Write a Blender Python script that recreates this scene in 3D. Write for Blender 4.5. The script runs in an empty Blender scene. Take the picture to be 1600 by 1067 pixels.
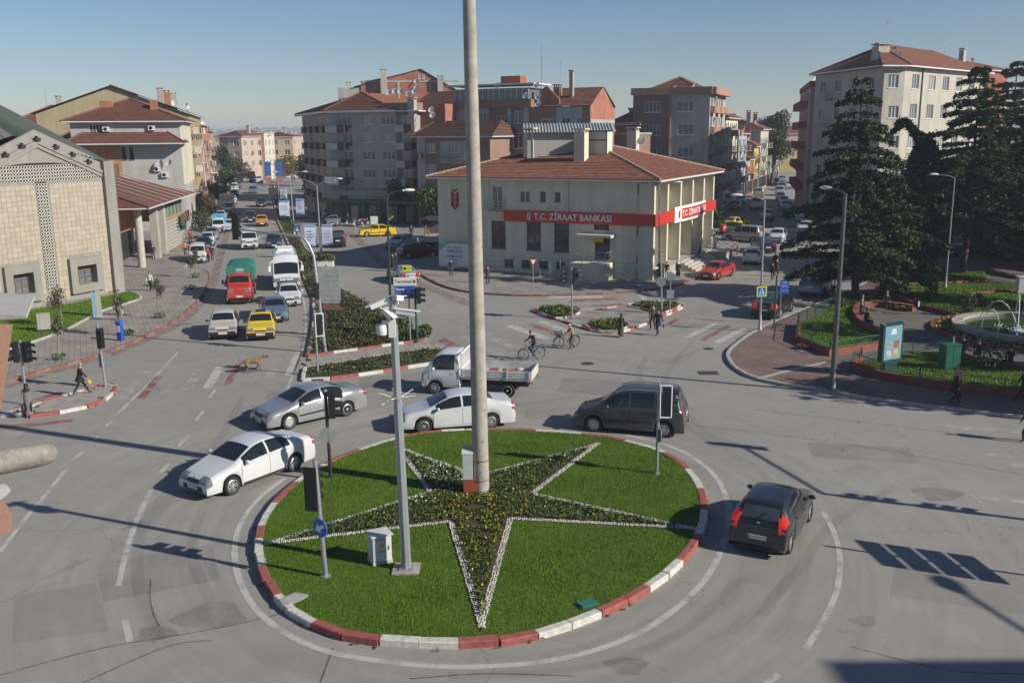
import bpy,math,random
import numpy as np
from mathutils import Vector,Matrix
R=math.radians
rng=random.Random(7)
nrs=np.random.RandomState(11)
SC=bpy.context.scene
COL=SC.collection
# camera, world, sun, exposure
CAM_H,FOC=12.3,1480.0
PITCH,ROLL=math.atan(324.5/FOC),R(-0.46)
cam_data=bpy.data.cameras.new('camera')
cam_data.sensor_width=36.0
cam_data.lens=36.0*FOC/1600.0
cam_data.clip_start,cam_data.clip_end=0.1,12000
cam=bpy.data.objects.new('camera',cam_data)
COL.objects.link(cam)
cam.matrix_world=Matrix.Translation((0,0,CAM_H))@Matrix.Rotation(math.pi/2-PITCH,4,'X')@Matrix.Rotation(-ROLL,4,'Z').inverted()
SC.camera=cam
SUN_AZ=math.atan2(14.89,-6.12)
SUN_EL=R(28.0)
world=bpy.data.worlds.new('World')
SC.world=world
world.use_nodes=True
wn,wl=world.node_tree.nodes,world.node_tree.links
wn.clear()
w_out=wn.new('ShaderNodeOutputWorld')
w_bg=wn.new('ShaderNodeBackground')
w_sky=wn.new('ShaderNodeTexSky')
w_sky.sky_type='NISHITA'
w_sky.sun_disc=False
w_sky.sun_elevation=SUN_EL
w_sky.sun_rotation=SUN_AZ
w_sky.air_density,w_sky.dust_density,w_sky.ozone_density=1.0,0.0,3.5
w_bg.inputs['Strength'].default_value=0.06
w_mx=wn.new('ShaderNodeMix');w_mx.data_type='RGBA';w_mx.blend_type='MULTIPLY';w_mx.inputs['Factor'].default_value=1
w_mx.inputs['B'].default_value=(.98,.985,1.08,1)
wl.new(w_sky.outputs[0],w_mx.inputs['A']);wl.new(w_mx.outputs['Result'],w_bg.inputs['Color'])
wl.new(w_bg.outputs[0],w_out.inputs['Surface'])
sun_d=bpy.data.lights.new('sun','SUN')
sun_d.energy=4.7
sun_d.angle=R(0.55)
sun_d.color=(1.0,0.935,0.83)
sun=bpy.data.objects.new('sun',sun_d)
COL.objects.link(sun)
SUNDIR=Vector((math.sin(SUN_AZ)*math.cos(SUN_EL),math.cos(SUN_AZ)*math.cos(SUN_EL),math.sin(SUN_EL)))
sun.rotation_euler=SUNDIR.to_track_quat('Z','Y').to_euler()
sun.location=(60,-30,60)
SC.render.engine='CYCLES'
SC.view_settings.view_transform='Standard'
SC.view_settings.look='None'
SC.view_settings.gamma=1.0
SC.view_settings.use_curve_mapping=False
SC.view_settings.exposure=0.35
SC.cycles.use_denoising=True
SC.cycles.max_bounces=6
SC.cycles.diffuse_bounces=3
SC.cycles.glossy_bounces=3
SC.cycles.transmission_bounces=4
SC.cycles.transparent_max_bounces=12
SC.cycles.volume_bounces=1
SC.cycles.sample_clamp_indirect=6.0
# survey: sight lines from the viewpoint to the level ground
def _ray(px,py):
 a,b=(px-800.0)/FOC,-(py-533.5)/FOC
 c,s=math.cos(ROLL),math.sin(ROLL)
 a,b=a*c-b*s,a*s+b*c
 ct,st=math.cos(PITCH),math.sin(PITCH)
 return a,ct+b*st,-st+b*ct
def G(px,py,z=0.0):
 d=_ray(px,py)
 t=(z-CAM_H)/d[2]
 return(d[0]*t,d[1]*t)
def AT(px,py,Y):
 d=_ray(px,py)
 t=Y/d[1]
 return(d[0]*t,Y,CAM_H+d[2]*t)
def HT(px,pb,pt):
 return AT(px,pt,G(px,pb)[1])[2]
def PX(x,y,z):
 z-=CAM_H
 ct,st=math.cos(PITCH),math.sin(PITCH)
 f,u=y*ct-z*st,y*st+z*ct
 a,b=x/f,u/f
 c,s=math.cos(-ROLL),math.sin(-ROLL)
 return 800+(a*c-b*s)*FOC,533.5-(a*s+b*c)*FOC
def GS(pts,z=0.0):
 return[G(p[0],p[1],z)for p in pts]
# materials
MATS={}
def pm(name,col,rough=0.7,metal=0.0,noise=0.12,scale=4.0,bump=0.0,bscale=None,coat=0.0,spec=0.5,world_co=False,col2=None,emit=0.0):
 """Principled material: base colour with noise variation and a little relief."""
 if name in MATS:
  return MATS[name]
 m=bpy.data.materials.new(name)
 m.use_nodes=True
 nt=m.node_tree
 N,L=nt.nodes,nt.links
 b=N['Principled BSDF']
 b.inputs['Roughness'].default_value=rough
 b.inputs['Metallic'].default_value=metal
 b.inputs['Specular IOR Level'].default_value=spec
 if coat:
  b.inputs['Coat Weight'].default_value=coat
  b.inputs['Coat Roughness'].default_value=0.06
 c=(col[0],col[1],col[2],1)
 b.inputs['Base Color'].default_value=c
 if emit:
  b.inputs['Emission Color'].default_value=c
  b.inputs['Emission Strength'].default_value=emit
 if noise or bump:
  if world_co:
   g=N.new('ShaderNodeNewGeometry');co=g.outputs['Position']
  else:
   g=N.new('ShaderNodeTexCoord');co=g.outputs['Object']
  if noise:
   n1=N.new('ShaderNodeTexNoise');n1.inputs['Scale'].default_value=scale
   n1.inputs['Detail'].default_value=5;n1.inputs['Roughness'].default_value=0.65
   L.new(co,n1.inputs['Vector'])
   mr=N.new('ShaderNodeMapRange')
   mr.inputs['From Min'].default_value=0.25;mr.inputs['From Max'].default_value=0.75
   L.new(n1.outputs['Fac'],mr.inputs['Value'])
   mx=N.new('ShaderNodeMix');mx.data_type='RGBA'
   k=1-noise
   mx.inputs['A'].default_value=(c[0]*k,c[1]*k,c[2]*k,1)
   c2=col2 or tuple(min(1,v*(1+noise))for v in col)
   mx.inputs['B'].default_value=(c2[0],c2[1],c2[2],1)
   L.new(mr.outputs['Result'],mx.inputs['Factor'])
   L.new(mx.outputs['Result'],b.inputs['Base Color'])
  if bump:
   n2=N.new('ShaderNodeTexNoise');n2.inputs['Scale'].default_value=bscale or scale*6
   n2.inputs['Detail'].default_value=4
   L.new(co,n2.inputs['Vector'])
   bp=N.new('ShaderNodeBump');bp.inputs['Strength'].default_value=bump
   bp.inputs['Distance'].default_value=0.02
   L.new(n2.outputs['Fac'],bp.inputs['Height'])
   L.new(bp.outputs['Normal'],b.inputs['Normal'])
 MATS[name]=m
 return m
def island_tone(m,lo,hi):
 """Each separate piece of the mesh gets its own slight tone."""
 N,L=m.node_tree.nodes,m.node_tree.links
 b=N['Principled BSDF'];src=b.inputs['Base Color'].links[0].from_socket
 g=N.new('ShaderNodeNewGeometry');r=N.new('ShaderNodeMapRange');r.inputs['To Min'].default_value=lo;r.inputs['To Max'].default_value=hi
 L.new(g.outputs['Random Per Island'],r.inputs['Value'])
 x=N.new('ShaderNodeMix');x.data_type='RGBA';x.blend_type='MULTIPLY';x.inputs['Factor'].default_value=1
 L.new(src,x.inputs['A']);L.new(r.outputs['Result'],x.inputs['B']);L.new(x.outputs['Result'],b.inputs['Base Color'])
 return m
def streaks(m,lo=.84,hi=1.06):
 """Rain streaks and soiling running down a rendered wall."""
 N,L=m.node_tree.nodes,m.node_tree.links
 b=N['Principled BSDF'];src=b.inputs['Base Color'].links[0].from_socket
 g=N.new('ShaderNodeNewGeometry');v=N.new('ShaderNodeVectorMath');v.operation='MULTIPLY';v.inputs[1].default_value=(1.3,1.3,.09)
 n=N.new('ShaderNodeTexNoise');n.inputs['Scale'].default_value=1.0;n.inputs['Detail'].default_value=6;n.inputs['Roughness'].default_value=.7
 r=N.new('ShaderNodeMapRange');r.inputs['From Min'].default_value=.3;r.inputs['From Max'].default_value=.62;r.inputs['To Min'].default_value=lo;r.inputs['To Max'].default_value=hi
 L.new(g.outputs['Position'],v.inputs[0]);L.new(v.outputs[0],n.inputs['Vector']);L.new(n.outputs['Fac'],r.inputs['Value'])
 x=N.new('ShaderNodeMix');x.data_type='RGBA';x.blend_type='MULTIPLY';x.inputs['Factor'].default_value=1
 L.new(src,x.inputs['A']);L.new(r.outputs['Result'],x.inputs['B']);L.new(x.outputs['Result'],b.inputs['Base Color'])
 return m
def paver_mat(name,c1,c2,mortar,bw,bh,rot=0.0,gap=0.012,rough=0.85,big=0.25,upright=False):
 if name in MATS:
  return MATS[name]
 m=bpy.data.materials.new(name);m.use_nodes=True
 N,L=m.node_tree.nodes,m.node_tree.links
 b=N['Principled BSDF'];b.inputs['Roughness'].default_value=rough
 g=N.new('ShaderNodeNewGeometry');mp=N.new('ShaderNodeMapping')
 mp.inputs['Rotation'].default_value=(0,0,rot)
 L.new(g.outputs['Position'],mp.inputs['Vector'])
 if upright:
  sp=N.new('ShaderNodeSeparateXYZ');ad=N.new('ShaderNodeMath');cb=N.new('ShaderNodeCombineXYZ')
  L.new(g.outputs['Position'],sp.inputs[0]);L.new(sp.outputs[0],ad.inputs[0]);L.new(sp.outputs[1],ad.inputs[1]);L.new(ad.outputs[0],cb.inputs[0]);L.new(sp.outputs[2],cb.inputs[1]);L.new(cb.outputs[0],mp.inputs['Vector'])
 t=N.new('ShaderNodeTexBrick')
 t.inputs['Scale'].default_value=1;t.inputs['Brick Width'].default_value=bw;t.inputs['Row Height'].default_value=bh
 t.inputs['Mortar Size'].default_value=gap;t.inputs['Mortar Smooth'].default_value=0.3
 t.inputs['Color1'].default_value=(*c1,1);t.inputs['Color2'].default_value=(*c2,1);t.inputs['Mortar'].default_value=(*mortar,1)
 L.new(mp.outputs['Vector'],t.inputs['Vector'])
 n=N.new('ShaderNodeTexNoise');n.inputs['Scale'].default_value=0.7;n.inputs['Detail'].default_value=7
 L.new(g.outputs['Position'],n.inputs['Vector'])
 mr=N.new('ShaderNodeMapRange');mr.inputs['From Min'].default_value=0.3;mr.inputs['From Max'].default_value=0.7
 mr.inputs['To Min'].default_value=1-big;mr.inputs['To Max'].default_value=1+big*0.6
 L.new(n.outputs['Fac'],mr.inputs['Value'])
 mu=N.new('ShaderNodeMix');mu.data_type='RGBA';mu.blend_type='MULTIPLY';mu.inputs['Factor'].default_value=1
 L.new(t.outputs['Color'],mu.inputs['A']);L.new(mr.outputs['Result'],mu.inputs['B'])
 L.new(mu.outputs['Result'],b.inputs['Base Color'])
 bp=N.new('ShaderNodeBump');bp.inputs['Strength'].default_value=0.5;bp.inputs['Distance'].default_value=0.01;bp.invert=True
 L.new(t.outputs['Fac'],bp.inputs['Height']);L.new(bp.outputs['Normal'],b.inputs['Normal'])
 MATS[name]=m
 return m
# mesh building
class MB:
 def __init__(s):
  s.v,s.f,s.m=[],[],[]
 def add(s,vs,fs,mat=0):
  o=len(s.v)
  s.v.extend(tuple(v)for v in vs)
  for f in fs:
   s.f.append(tuple(i+o for i in f));s.m.append(mat)
  return s
 def quad(s,a,b,c,d,mat=0):
  return s.add([a,b,c,d],[(0,1,2,3)],mat)
 def box(s,x0,x1,y0,y1,z0,z1,mat=0,M=None):
  v=[(x0,y0,z0),(x1,y0,z0),(x1,y1,z0),(x0,y1,z0),(x0,y0,z1),(x1,y0,z1),(x1,y1,z1),(x0,y1,z1)]
  if M is not None:
   v=[tuple(M@Vector(p))for p in v]
  return s.add(v,[(0,3,2,1),(4,5,6,7),(0,1,5,4),(1,2,6,5),(2,3,7,6),(3,0,4,7)],mat)
 def cbox(s,c,sz,mat=0,M=None):
  return s.box(c[0]-sz[0]/2,c[0]+sz[0]/2,c[1]-sz[1]/2,c[1]+sz[1]/2,c[2]-sz[2]/2,c[2]+sz[2]/2,mat,M)
 def prism(s,poly,z0,z1,mat=0,top=None):
  n=len(poly)
  if sum(poly[i][0]*poly[(i+1)%n][1]-poly[(i+1)%n][0]*poly[i][1]for i in range(n))<0:
   poly=poly[::-1]
  v=[(p[0],p[1],z0)for p in poly]+[(p[0],p[1],z1)for p in poly]
  s.add(v,[(i,(i+1)%n,n+(i+1)%n,n+i)for i in range(n)],mat)
  s.add([(p[0],p[1],z1)for p in poly],[tuple(range(n))],mat if top is None else top)
  return s
 def sheet(s,poly,z,mat=0):
  n=len(poly)
  if sum(poly[i][0]*poly[(i+1)%n][1]-poly[(i+1)%n][0]*poly[i][1]for i in range(n))<0:
   poly=poly[::-1]
  return s.add([(p[0],p[1],z)for p in poly],[tuple(range(n))],mat)
 def tube(s,pts,rad,n=8,mat=0,cap=True):
  pts=[Vector(p)for p in pts]
  if not isinstance(rad,(list,tuple)):
   rad=[rad]*len(pts)
  o=len(s.v);prev=None
  for i,p in enumerate(pts):
   d=(pts[min(i+1,len(pts)-1)]-pts[max(i-1,0)])
   if d.length<1e-9:
    d=Vector((0,0,1))
   d.normalize()
   a=prev if prev is not None else(Vector((1,0,0))if abs(d.x)<0.9 else Vector((0,1,0)))
   a=(a-d*a.dot(d))
   if a.length<1e-6:
    a=d.orthogonal()
   a.normalize();prev=a
   b=d.cross(a)
   for k in range(n):
    t=2*math.pi*k/n
    q=p+(a*math.cos(t)+b*math.sin(t))*rad[i]
    s.v.append((q.x,q.y,q.z))
  for i in range(len(pts)-1):
   for k in range(n):
    s.f.append((o+i*n+k,o+i*n+(k+1)%n,o+(i+1)*n+(k+1)%n,o+(i+1)*n+k));s.m.append(mat)
  if cap:
   s.f.append(tuple(o+k for k in reversed(range(n))));s.m.append(mat)
   e=o+(len(pts)-1)*n
   s.f.append(tuple(e+k for k in range(n)));s.m.append(mat)
  return s
 def lathe(s,prof,n=16,mat=0,M=None,arc=None):
  o=len(s.v)
  for r,z in prof:
   for k in range(n):
    t=2*math.pi*k/n
    p=Vector((r*math.cos(t),r*math.sin(t),z))
    if M is not None:
     p=M@p
    s.v.append(tuple(p))
  for i in range(len(prof)-1):
   for k in range(n):
    s.f.append((o+i*n+k,o+i*n+(k+1)%n,o+(i+1)*n+(k+1)%n,o+(i+1)*n+k));s.m.append(mat)
  return s
 def ball(s,c,r,nu=10,nv=6,mat=0,M=None):
  if not isinstance(r,(list,tuple)):
   r=(r,r,r)
  o=len(s.v)
  for j in range(nv+1):
   ph=math.pi*j/nv
   for k in range(nu):
    t=2*math.pi*k/nu
    p=Vector((c[0]+r[0]*math.sin(ph)*math.cos(t),c[1]+r[1]*math.sin(ph)*math.sin(t),c[2]-r[2]*math.cos(ph)))
    if M is not None:
     p=M@p
    s.v.append(tuple(p))
  for j in range(nv):
   for k in range(nu):
    s.f.append((o+j*nu+k,o+j*nu+(k+1)%nu,o+(j+1)*nu+(k+1)%nu,o+(j+1)*nu+k));s.m.append(mat)
  return s
 def mesh(s,name,mats,smooth=None):
  me=bpy.data.meshes.new(name)
  me.from_pydata(s.v,[],s.f)
  if not isinstance(mats,(list,tuple)):
   mats=[mats]
  for m in mats:
   me.materials.append(m)
  if len(mats)>1:
   me.polygons.foreach_set('material_index',s.m)
  if smooth is not None:
   me.polygons.foreach_set('use_smooth',[True]*len(s.f))
   if smooth<179:
    me.set_sharp_from_angle(angle=R(smooth))
  me.update()
  return me
 def build(s,name,mats,parent=None,smooth=None,loc=None,rz=None):
  return put(name,s.mesh(name,mats,smooth),parent,loc,rz)
def put(name,me,parent=None,loc=None,rz=None):
 o=bpy.data.objects.new(name,me)
 COL.objects.link(o)
 if parent is not None:
  o.parent=parent
 if loc is not None:
  o.location=loc
 if rz is not None:
  o.rotation_euler=(0,0,rz)if not isinstance(rz,(tuple,list))else rz
 return o
def tag(o,label=None,cat=None,group=None,kind=None):
 if label:o['label']=label
 if cat:o['category']=cat
 if group:o['group']=group
 if kind:o['kind']=kind
 return o
def thing(name,label,cat,loc=(0,0,0),rz=0.0,group=None):
 o=bpy.data.objects.new(name,None)
 COL.objects.link(o)
 o.empty_display_size=0.3
 o.location=(loc[0],loc[1],loc[2]if len(loc)>2 else 0.0)
 o.rotation_euler=(0,0,rz)
 return tag(o,label,cat,group)
def kids(o):
 return[c for c in o.children]
def copy_tree(o,parent=None):
 c=o.copy();COL.objects.link(c)
 if parent is not None:
  c.parent=parent
 for ch in o.children:
  copy_tree(ch,c)
 return c
def bulk(name,V,F,mats,midx=None,parent=None,smooth=False):
 """Fast mesh from numpy arrays: V (n,3), F (m,k) with k = 3 or 4."""
 V=np.asarray(V,np.float32);F=np.asarray(F,np.int32)
 me=bpy.data.meshes.new(name)
 k=F.shape[1]
 me.vertices.add(len(V));me.vertices.foreach_set('co',V.ravel())
 me.loops.add(F.size);me.loops.foreach_set('vertex_index',F.ravel())
 me.polygons.add(len(F))
 me.polygons.foreach_set('loop_start',np.arange(0,F.size,k,dtype=np.int32))
 if not isinstance(mats,(list,tuple)):
  mats=[mats]
 for m in mats:
  me.materials.append(m)
 if midx is not None:
  me.polygons.foreach_set('material_index',np.asarray(midx,np.int32))
 if smooth:
  me.polygons.foreach_set('use_smooth',np.ones(len(F),bool))
 me.update(calc_edges=True)
 me.validate()
 return me
def catmull(pts,n=6,closed=True):
 out=[];N=len(pts)
 rngi=range(N)if closed else range(N-1)
 for i in rngi:
  if closed:
   p0,p1,p2,p3=pts[i-1],pts[i],pts[(i+1)%N],pts[(i+2)%N]
  else:
   p0,p1,p2,p3=pts[max(i-1,0)],pts[i],pts[i+1],pts[min(i+2,N-1)]
  for k in range(n):
   t=k/n
   out.append(tuple(0.5*((2*b)+(-a+c)*t+(2*a-5*b+4*c-d)*t*t+(-a+3*b-3*c+d)*t**3)for a,b,c,d in zip(p0,p1,p2,p3)))
 if not closed:
  out.append(tuple(pts[-1]))
 return out
def inside(poly,xs,ys):
 """Vectorised even-odd test."""
 r=np.zeros(len(xs),bool);n=len(poly);j=n-1
 for i in range(n):
  xi,yi=poly[i][0],poly[i][1];xj,yj=poly[j][0],poly[j][1]
  if yi!=yj:
   c=((yi>ys)!=(yj>ys))&(xs<(xj-xi)*(ys-yi)/(yj-yi)+xi)
   r^=c
  j=i
 return r
def resample(poly,step,closed=True):
 pts=[np.array(p[:2],float)for p in poly]
 if closed:
  pts=pts+[pts[0]]
 d=[0.0]
 for a,b in zip(pts,pts[1:]):
  d.append(d[-1]+float(np.linalg.norm(b-a)))
 n=max(1,int(round(d[-1]/step)))
 out=[];k=0
 for i in range(n+(0 if closed else 1)):
  s=d[-1]*i/n
  while k<len(d)-2 and d[k+1]<s:
   k+=1
  f=(s-d[k])/max(1e-9,d[k+1]-d[k])
  out.append(tuple(pts[k]+(pts[k+1]-pts[k])*f))
 return out
def offset_poly(poly,d):
 """Inset (d > 0) a CCW or CW closed polygon towards its inside."""
 n=len(poly);A=sum(poly[i][0]*poly[(i+1)%n][1]-poly[(i+1)%n][0]*poly[i][1]for i in range(n))
 sg=1 if A>0 else-1;out=[]
 for i in range(n):
  p,q,r=Vector(poly[i-1][:2]),Vector(poly[i][:2]),Vector(poly[(i+1)%n][:2])
  a,b=(q-p),(r-q)
  if a.length<1e-9 or b.length<1e-9:
   out.append((q.x,q.y));continue
  a.normalize();b.normalize()
  na,nb=Vector((-a.y,a.x))*sg,Vector((-b.y,b.x))*sg
  m=na+nb
  if m.length<1e-6:
   m=na.copy()
  m.normalize()
  k=d/max(0.35,m.dot(na))
  out.append((q.x+m.x*k,q.y+m.y*k))
 return out
TS=bpy.data.scenes.new('work')
def evaluated_mesh(t):
 """Mesh of a temporary object with its modifiers applied (evaluated in a small scratch scene)."""
 TS.collection.objects.link(t)
 vl=TS.view_layers[0];vl.update()
 me=bpy.data.meshes.new_from_object(t.evaluated_get(vl.depsgraph))
 bpy.data.objects.remove(t)
 return me
def text(name,s,size,mat,parent,M,extrude=0.01,align='CENTER',bold=0.0,sx=1.0):
 """Flat or raised lettering as a mesh; M places its local XY plane."""
 c=bpy.data.curves.new('lettering','FONT')
 c.body=s;c.size=size;c.extrude=extrude;c.align_x=align;c.align_y='CENTER';c.offset=bold
 c.resolution_u=2
 t=bpy.data.objects.new('lettering_tmp',c)
 me=evaluated_mesh(t);bpy.data.curves.remove(c)
 me.materials.clear();me.materials.append(mat)
 o=put(name,me,parent)
 o.matrix_local=M@Matrix.Diagonal((sx,1,1,1))
 xs=[v.co.x for v in me.vertices];o['width']=(max(xs)-min(xs))if xs else 1.0
 return o
def face_M(origin,right,up):
 """Matrix whose X is right, Y is up and Z is out of the face."""
 r=Vector(right).normalized();u=Vector(up).normalized();n=r.cross(u)
 M=Matrix(((r.x,u.x,n.x,origin[0]),(r.y,u.y,n.y,origin[1]),(r.z,u.z,n.z,origin[2]),(0,0,0,1)))
 return M
# palette
WHITE=pm('white_paint',(.78,.78,.76),.45,noise=.06,scale=3)
STEEL=pm('galvanised_steel',(.36,.38,.40),.45,.6,noise=.15,scale=8)
DARKSTEEL=pm('dark_painted_steel',(.035,.04,.042),.45,.2,noise=.2,scale=5)
GREENSTEEL=pm('dark_green_paint',(.03,.075,.05),.5,0,noise=.2,scale=5)
BLACKP=pm('black_plastic',(.012,.012,.013),.5,0,noise=.1)
RED=pm('red_paint',(.42,.045,.03),.55,noise=.18,scale=6)
RUBBER=pm('rubber',(.018,.018,.019),.8,noise=.15,scale=12)
ALU=pm('alloy',(.55,.56,.57),.35,.7,noise=.08,scale=10)
CHROME=pm('chrome',(.7,.7,.7),.15,1,noise=0)
KERB_W=pm('kerb_white',(.52,.50,.45),.8,noise=.35,scale=5,bump=.5,bscale=30,world_co=True)
KERB_R=pm('kerb_red',(.30,.085,.07),.8,noise=.35,scale=5,bump=.5,bscale=30,world_co=True)
KERB_G=pm('kerb_grey',(.36,.34,.31),.85,noise=.3,scale=4,bump=.5,bscale=30,world_co=True)
KERB_D2=pm('kerb_faded_red',(.24,.12,.095),.85,noise=.35,scale=4,bump=.5,bscale=30,world_co=True)
KERB_D=pm('kerb_dark_red',(.19,.075,.06),.85,noise=.35,scale=4,bump=.5,bscale=30,world_co=True)
SOIL=pm('soil',(.055,.038,.025),.95,noise=.4,scale=3,bump=.8,bscale=20,world_co=True)
TURF=pm('turf',(.075,.12,.007),.95,noise=.3,scale=2.5,bump=.6,bscale=40,world_co=True)
CONC=pm('concrete',(.42,.39,.33),.85,noise=.18,scale=3,bump=.35,bscale=25)
GLASS=pm('window_glass',(.035,.045,.052),.08,noise=.25,scale=1.2,spec=.7)
GLASS_C=pm('window_glass_curtain',(.30,.31,.31),.18,noise=.45,scale=5,spec=.6)
GLASS_M=pm('window_glass_half_curtain',(.13,.145,.15),.15,noise=.5,scale=4,spec=.6)
GLASS_B=pm('blue_glass',(.12,.16,.19),.12,noise=.2,scale=2)
FRAMEW=pm('white_window_frame',(.62,.63,.63),.5,noise=.06)
FRAMEB=pm('brown_window_frame',(.22,.10,.04),.5,noise=.1)
FRAMED=pm('grey_window_frame',(.12,.13,.14),.5,noise=.1)
def asphalt():
 m=bpy.data.materials.new('asphalt');m.use_nodes=True
 N,L=m.node_tree.nodes,m.node_tree.links
 b=N['Principled BSDF'];b.inputs['Roughness'].default_value=.88
 b.inputs['Specular IOR Level'].default_value=.3
 g=N.new('ShaderNodeNewGeometry')
 def noise(vec,sc,det=6,rough=.6):
  n=N.new('ShaderNodeTexNoise');n.inputs['Scale'].default_value=sc
  n.inputs['Detail'].default_value=det;n.inputs['Roughness'].default_value=rough
  L.new(vec,n.inputs['Vector']);return n.outputs['Fac']
 def rng_(v,a,b_,c,d):
  r=N.new('ShaderNodeMapRange');r.inputs['From Min'].default_value=a;r.inputs['From Max'].default_value=b_
  r.inputs['To Min'].default_value=c;r.inputs['To Max'].default_value=d;L.new(v,r.inputs['Value']);return r.outputs['Result']
 def mth(op,a,b_=None):
  n=N.new('ShaderNodeMath');n.operation=op
  for i,x in enumerate((a,b_)):
   if x is None:continue
   if isinstance(x,(int,float)):n.inputs[i].default_value=x
   else:L.new(x,n.inputs[i])
  return n.outputs[0]
 pos=g.outputs['Position']
 big=rng_(noise(pos,.10,7,.65),.3,.7,.87,1.10)
 mid=rng_(noise(pos,.9,6,.7),.3,.7,.93,1.07)
 fine=mth('MULTIPLY',rng_(noise(pos,26,4,.8),.25,.75,.80,1.2),rng_(noise(pos,75,2,.8),.3,.7,.78,1.22))
 c=ROUND_C
 sub=N.new('ShaderNodeVectorMath');sub.operation='SUBTRACT';L.new(pos,sub.inputs[0]);sub.inputs[1].default_value=(c[0],c[1],0)
 sc_=N.new('ShaderNodeVectorMath');sc_.operation='MULTIPLY';L.new(sub.outputs[0],sc_.inputs[0]);sc_.inputs[1].default_value=(1.14,1.0,0)
 ln=N.new('ShaderNodeVectorMath');ln.operation='LENGTH';L.new(sc_.outputs[0],ln.inputs[0])
 sp=N.new('ShaderNodeSeparateXYZ');L.new(sc_.outputs[0],sp.inputs[0])
 ang=mth('ARCTAN2',sp.outputs[0],sp.outputs[1])
 cb=N.new('ShaderNodeCombineXYZ');L.new(mth('MULTIPLY',ln.outputs[1],1.6),cb.inputs[0]);L.new(mth('MULTIPLY',ang,1.3),cb.inputs[1])
 ring=rng_(noise(cb.outputs[0],1.0,4,.7),.3,.7,.86,1.14)
 fade=rng_(ln.outputs[1],8,26,1,0)
 ringm=mth('ADD',mth('MULTIPLY',mth('SUBTRACT',ring,1.0),fade),1.0)
 ds=N.new('ShaderNodeVectorMath');ds.operation='ADD';L.new(pos,ds.inputs[0])
 nz=N.new('ShaderNodeTexNoise');nz.inputs['Scale'].default_value=.5;nz.inputs['Detail'].default_value=5;L.new(pos,nz.inputs['Vector'])
 sc2=N.new('ShaderNodeVectorMath');sc2.operation='SCALE';sc2.inputs['Scale'].default_value=3.0;L.new(nz.outputs['Color'],sc2.inputs[0]);L.new(sc2.outputs[0],ds.inputs[1])
 vo=N.new('ShaderNodeTexVoronoi');vo.feature='DISTANCE_TO_EDGE';vo.inputs['Scale'].default_value=.13;L.new(ds.outputs[0],vo.inputs['Vector'])
 gate=rng_(noise(pos,.09,3),.44,.52,0,1)
 crack=mth('SUBTRACT',1.0,mth('MULTIPLY',rng_(vo.outputs['Distance'],.0010,.0030,.36,0),gate))
 st=rng_(noise(pos,.33,5,.75),.62,.72,1,.78)
 spots=rng_(noise(pos,3.1,3,.8),.73,.77,1,.6)
 k=mth('MULTIPLY',mth('MULTIPLY',mth('MULTIPLY',big,mid),mth('MULTIPLY',fine,ringm)),mth('MULTIPLY',mth('MULTIPLY',crack,st),spots))
 mx=N.new('ShaderNodeMix');mx.data_type='RGBA';mx.blend_type='MULTIPLY';mx.inputs['Factor'].default_value=1
 mx.inputs['A'].default_value=(.272,.261,.236,1);L.new(k,mx.inputs['B'])
 L.new(mx.outputs['Result'],b.inputs['Base Color'])
 bp=N.new('ShaderNodeBump');bp.inputs['Strength'].default_value=.35;bp.inputs['Distance'].default_value=.012
 L.new(noise(pos,45,3),bp.inputs['Height']);L.new(bp.outputs['Normal'],b.inputs['Normal'])
 return m
def paint(name,col,wear):
 m=bpy.data.materials.new(name);m.use_nodes=True
 N,L=m.node_tree.nodes,m.node_tree.links
 b=N['Principled BSDF'];b.inputs['Roughness'].default_value=.8;b.inputs['Base Color'].default_value=(*col,1)
 g=N.new('ShaderNodeNewGeometry')
 n=N.new('ShaderNodeTexNoise');n.inputs['Scale'].default_value=1.3;n.inputs['Detail'].default_value=8;n.inputs['Roughness'].default_value=.72
 L.new(g.outputs['Position'],n.inputs['Vector'])
 r=N.new('ShaderNodeMapRange');r.inputs['From Min'].default_value=wear;r.inputs['From Max'].default_value=wear+.26
 r.inputs['To Min'].default_value=.05;r.inputs['To Max'].default_value=.85
 L.new(n.outputs['Fac'],r.inputs['Value']);L.new(r.outputs['Result'],b.inputs['Alpha'])
 return m
# ground and road
ISL_PX=[(398,850),(400,882),(412,915),(434,946),(472,976),(532,1000),(600,1010),(680,1014),(760,1012),(830,1002),(897,982),(960,957),(1020,923),(1062,889),(1090,856),(1104,828),(1106,800),(1100,771),(1085,746),(1060,723),(1020,704),(960,689),(900,681),(830,676.5),(760,675),(690,677.5),(640,684),(590,697),(540,714),(490,738),(450,766),(420,797),(403,826)]
ISL=catmull(GS(ISL_PX),4)
ROUND_C=(sum(p[0]for p in ISL)/len(ISL),sum(p[1]for p in ISL)/len(ISL))
ASPHALT=asphalt()
PAINT_W=paint('worn_white_paint',(.50,.49,.455),.26)
PAINT_W2=paint('very_worn_white_paint',(.48,.47,.435),.40)
PAINT_R=paint('worn_red_paint',(.34,.07,.06),.40)
PAINT_P=paint('faded_red_lane_paint',(.27,.17,.145),.42)
GROUND=pm('dry_ground',(.13,.12,.085),.95,noise=.4,scale=.02,world_co=True)
ground=MB().sheet([(-4200,-200),(4200,-200),(4200,4600),(-4200,4600)],-.03).build('ground',GROUND);tag(ground,kind='structure')
road=MB().sheet([(-170,-30),(170,-30),(170,330),(-170,330)],0).build('road',ASPHALT);tag(road,kind='structure')
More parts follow.
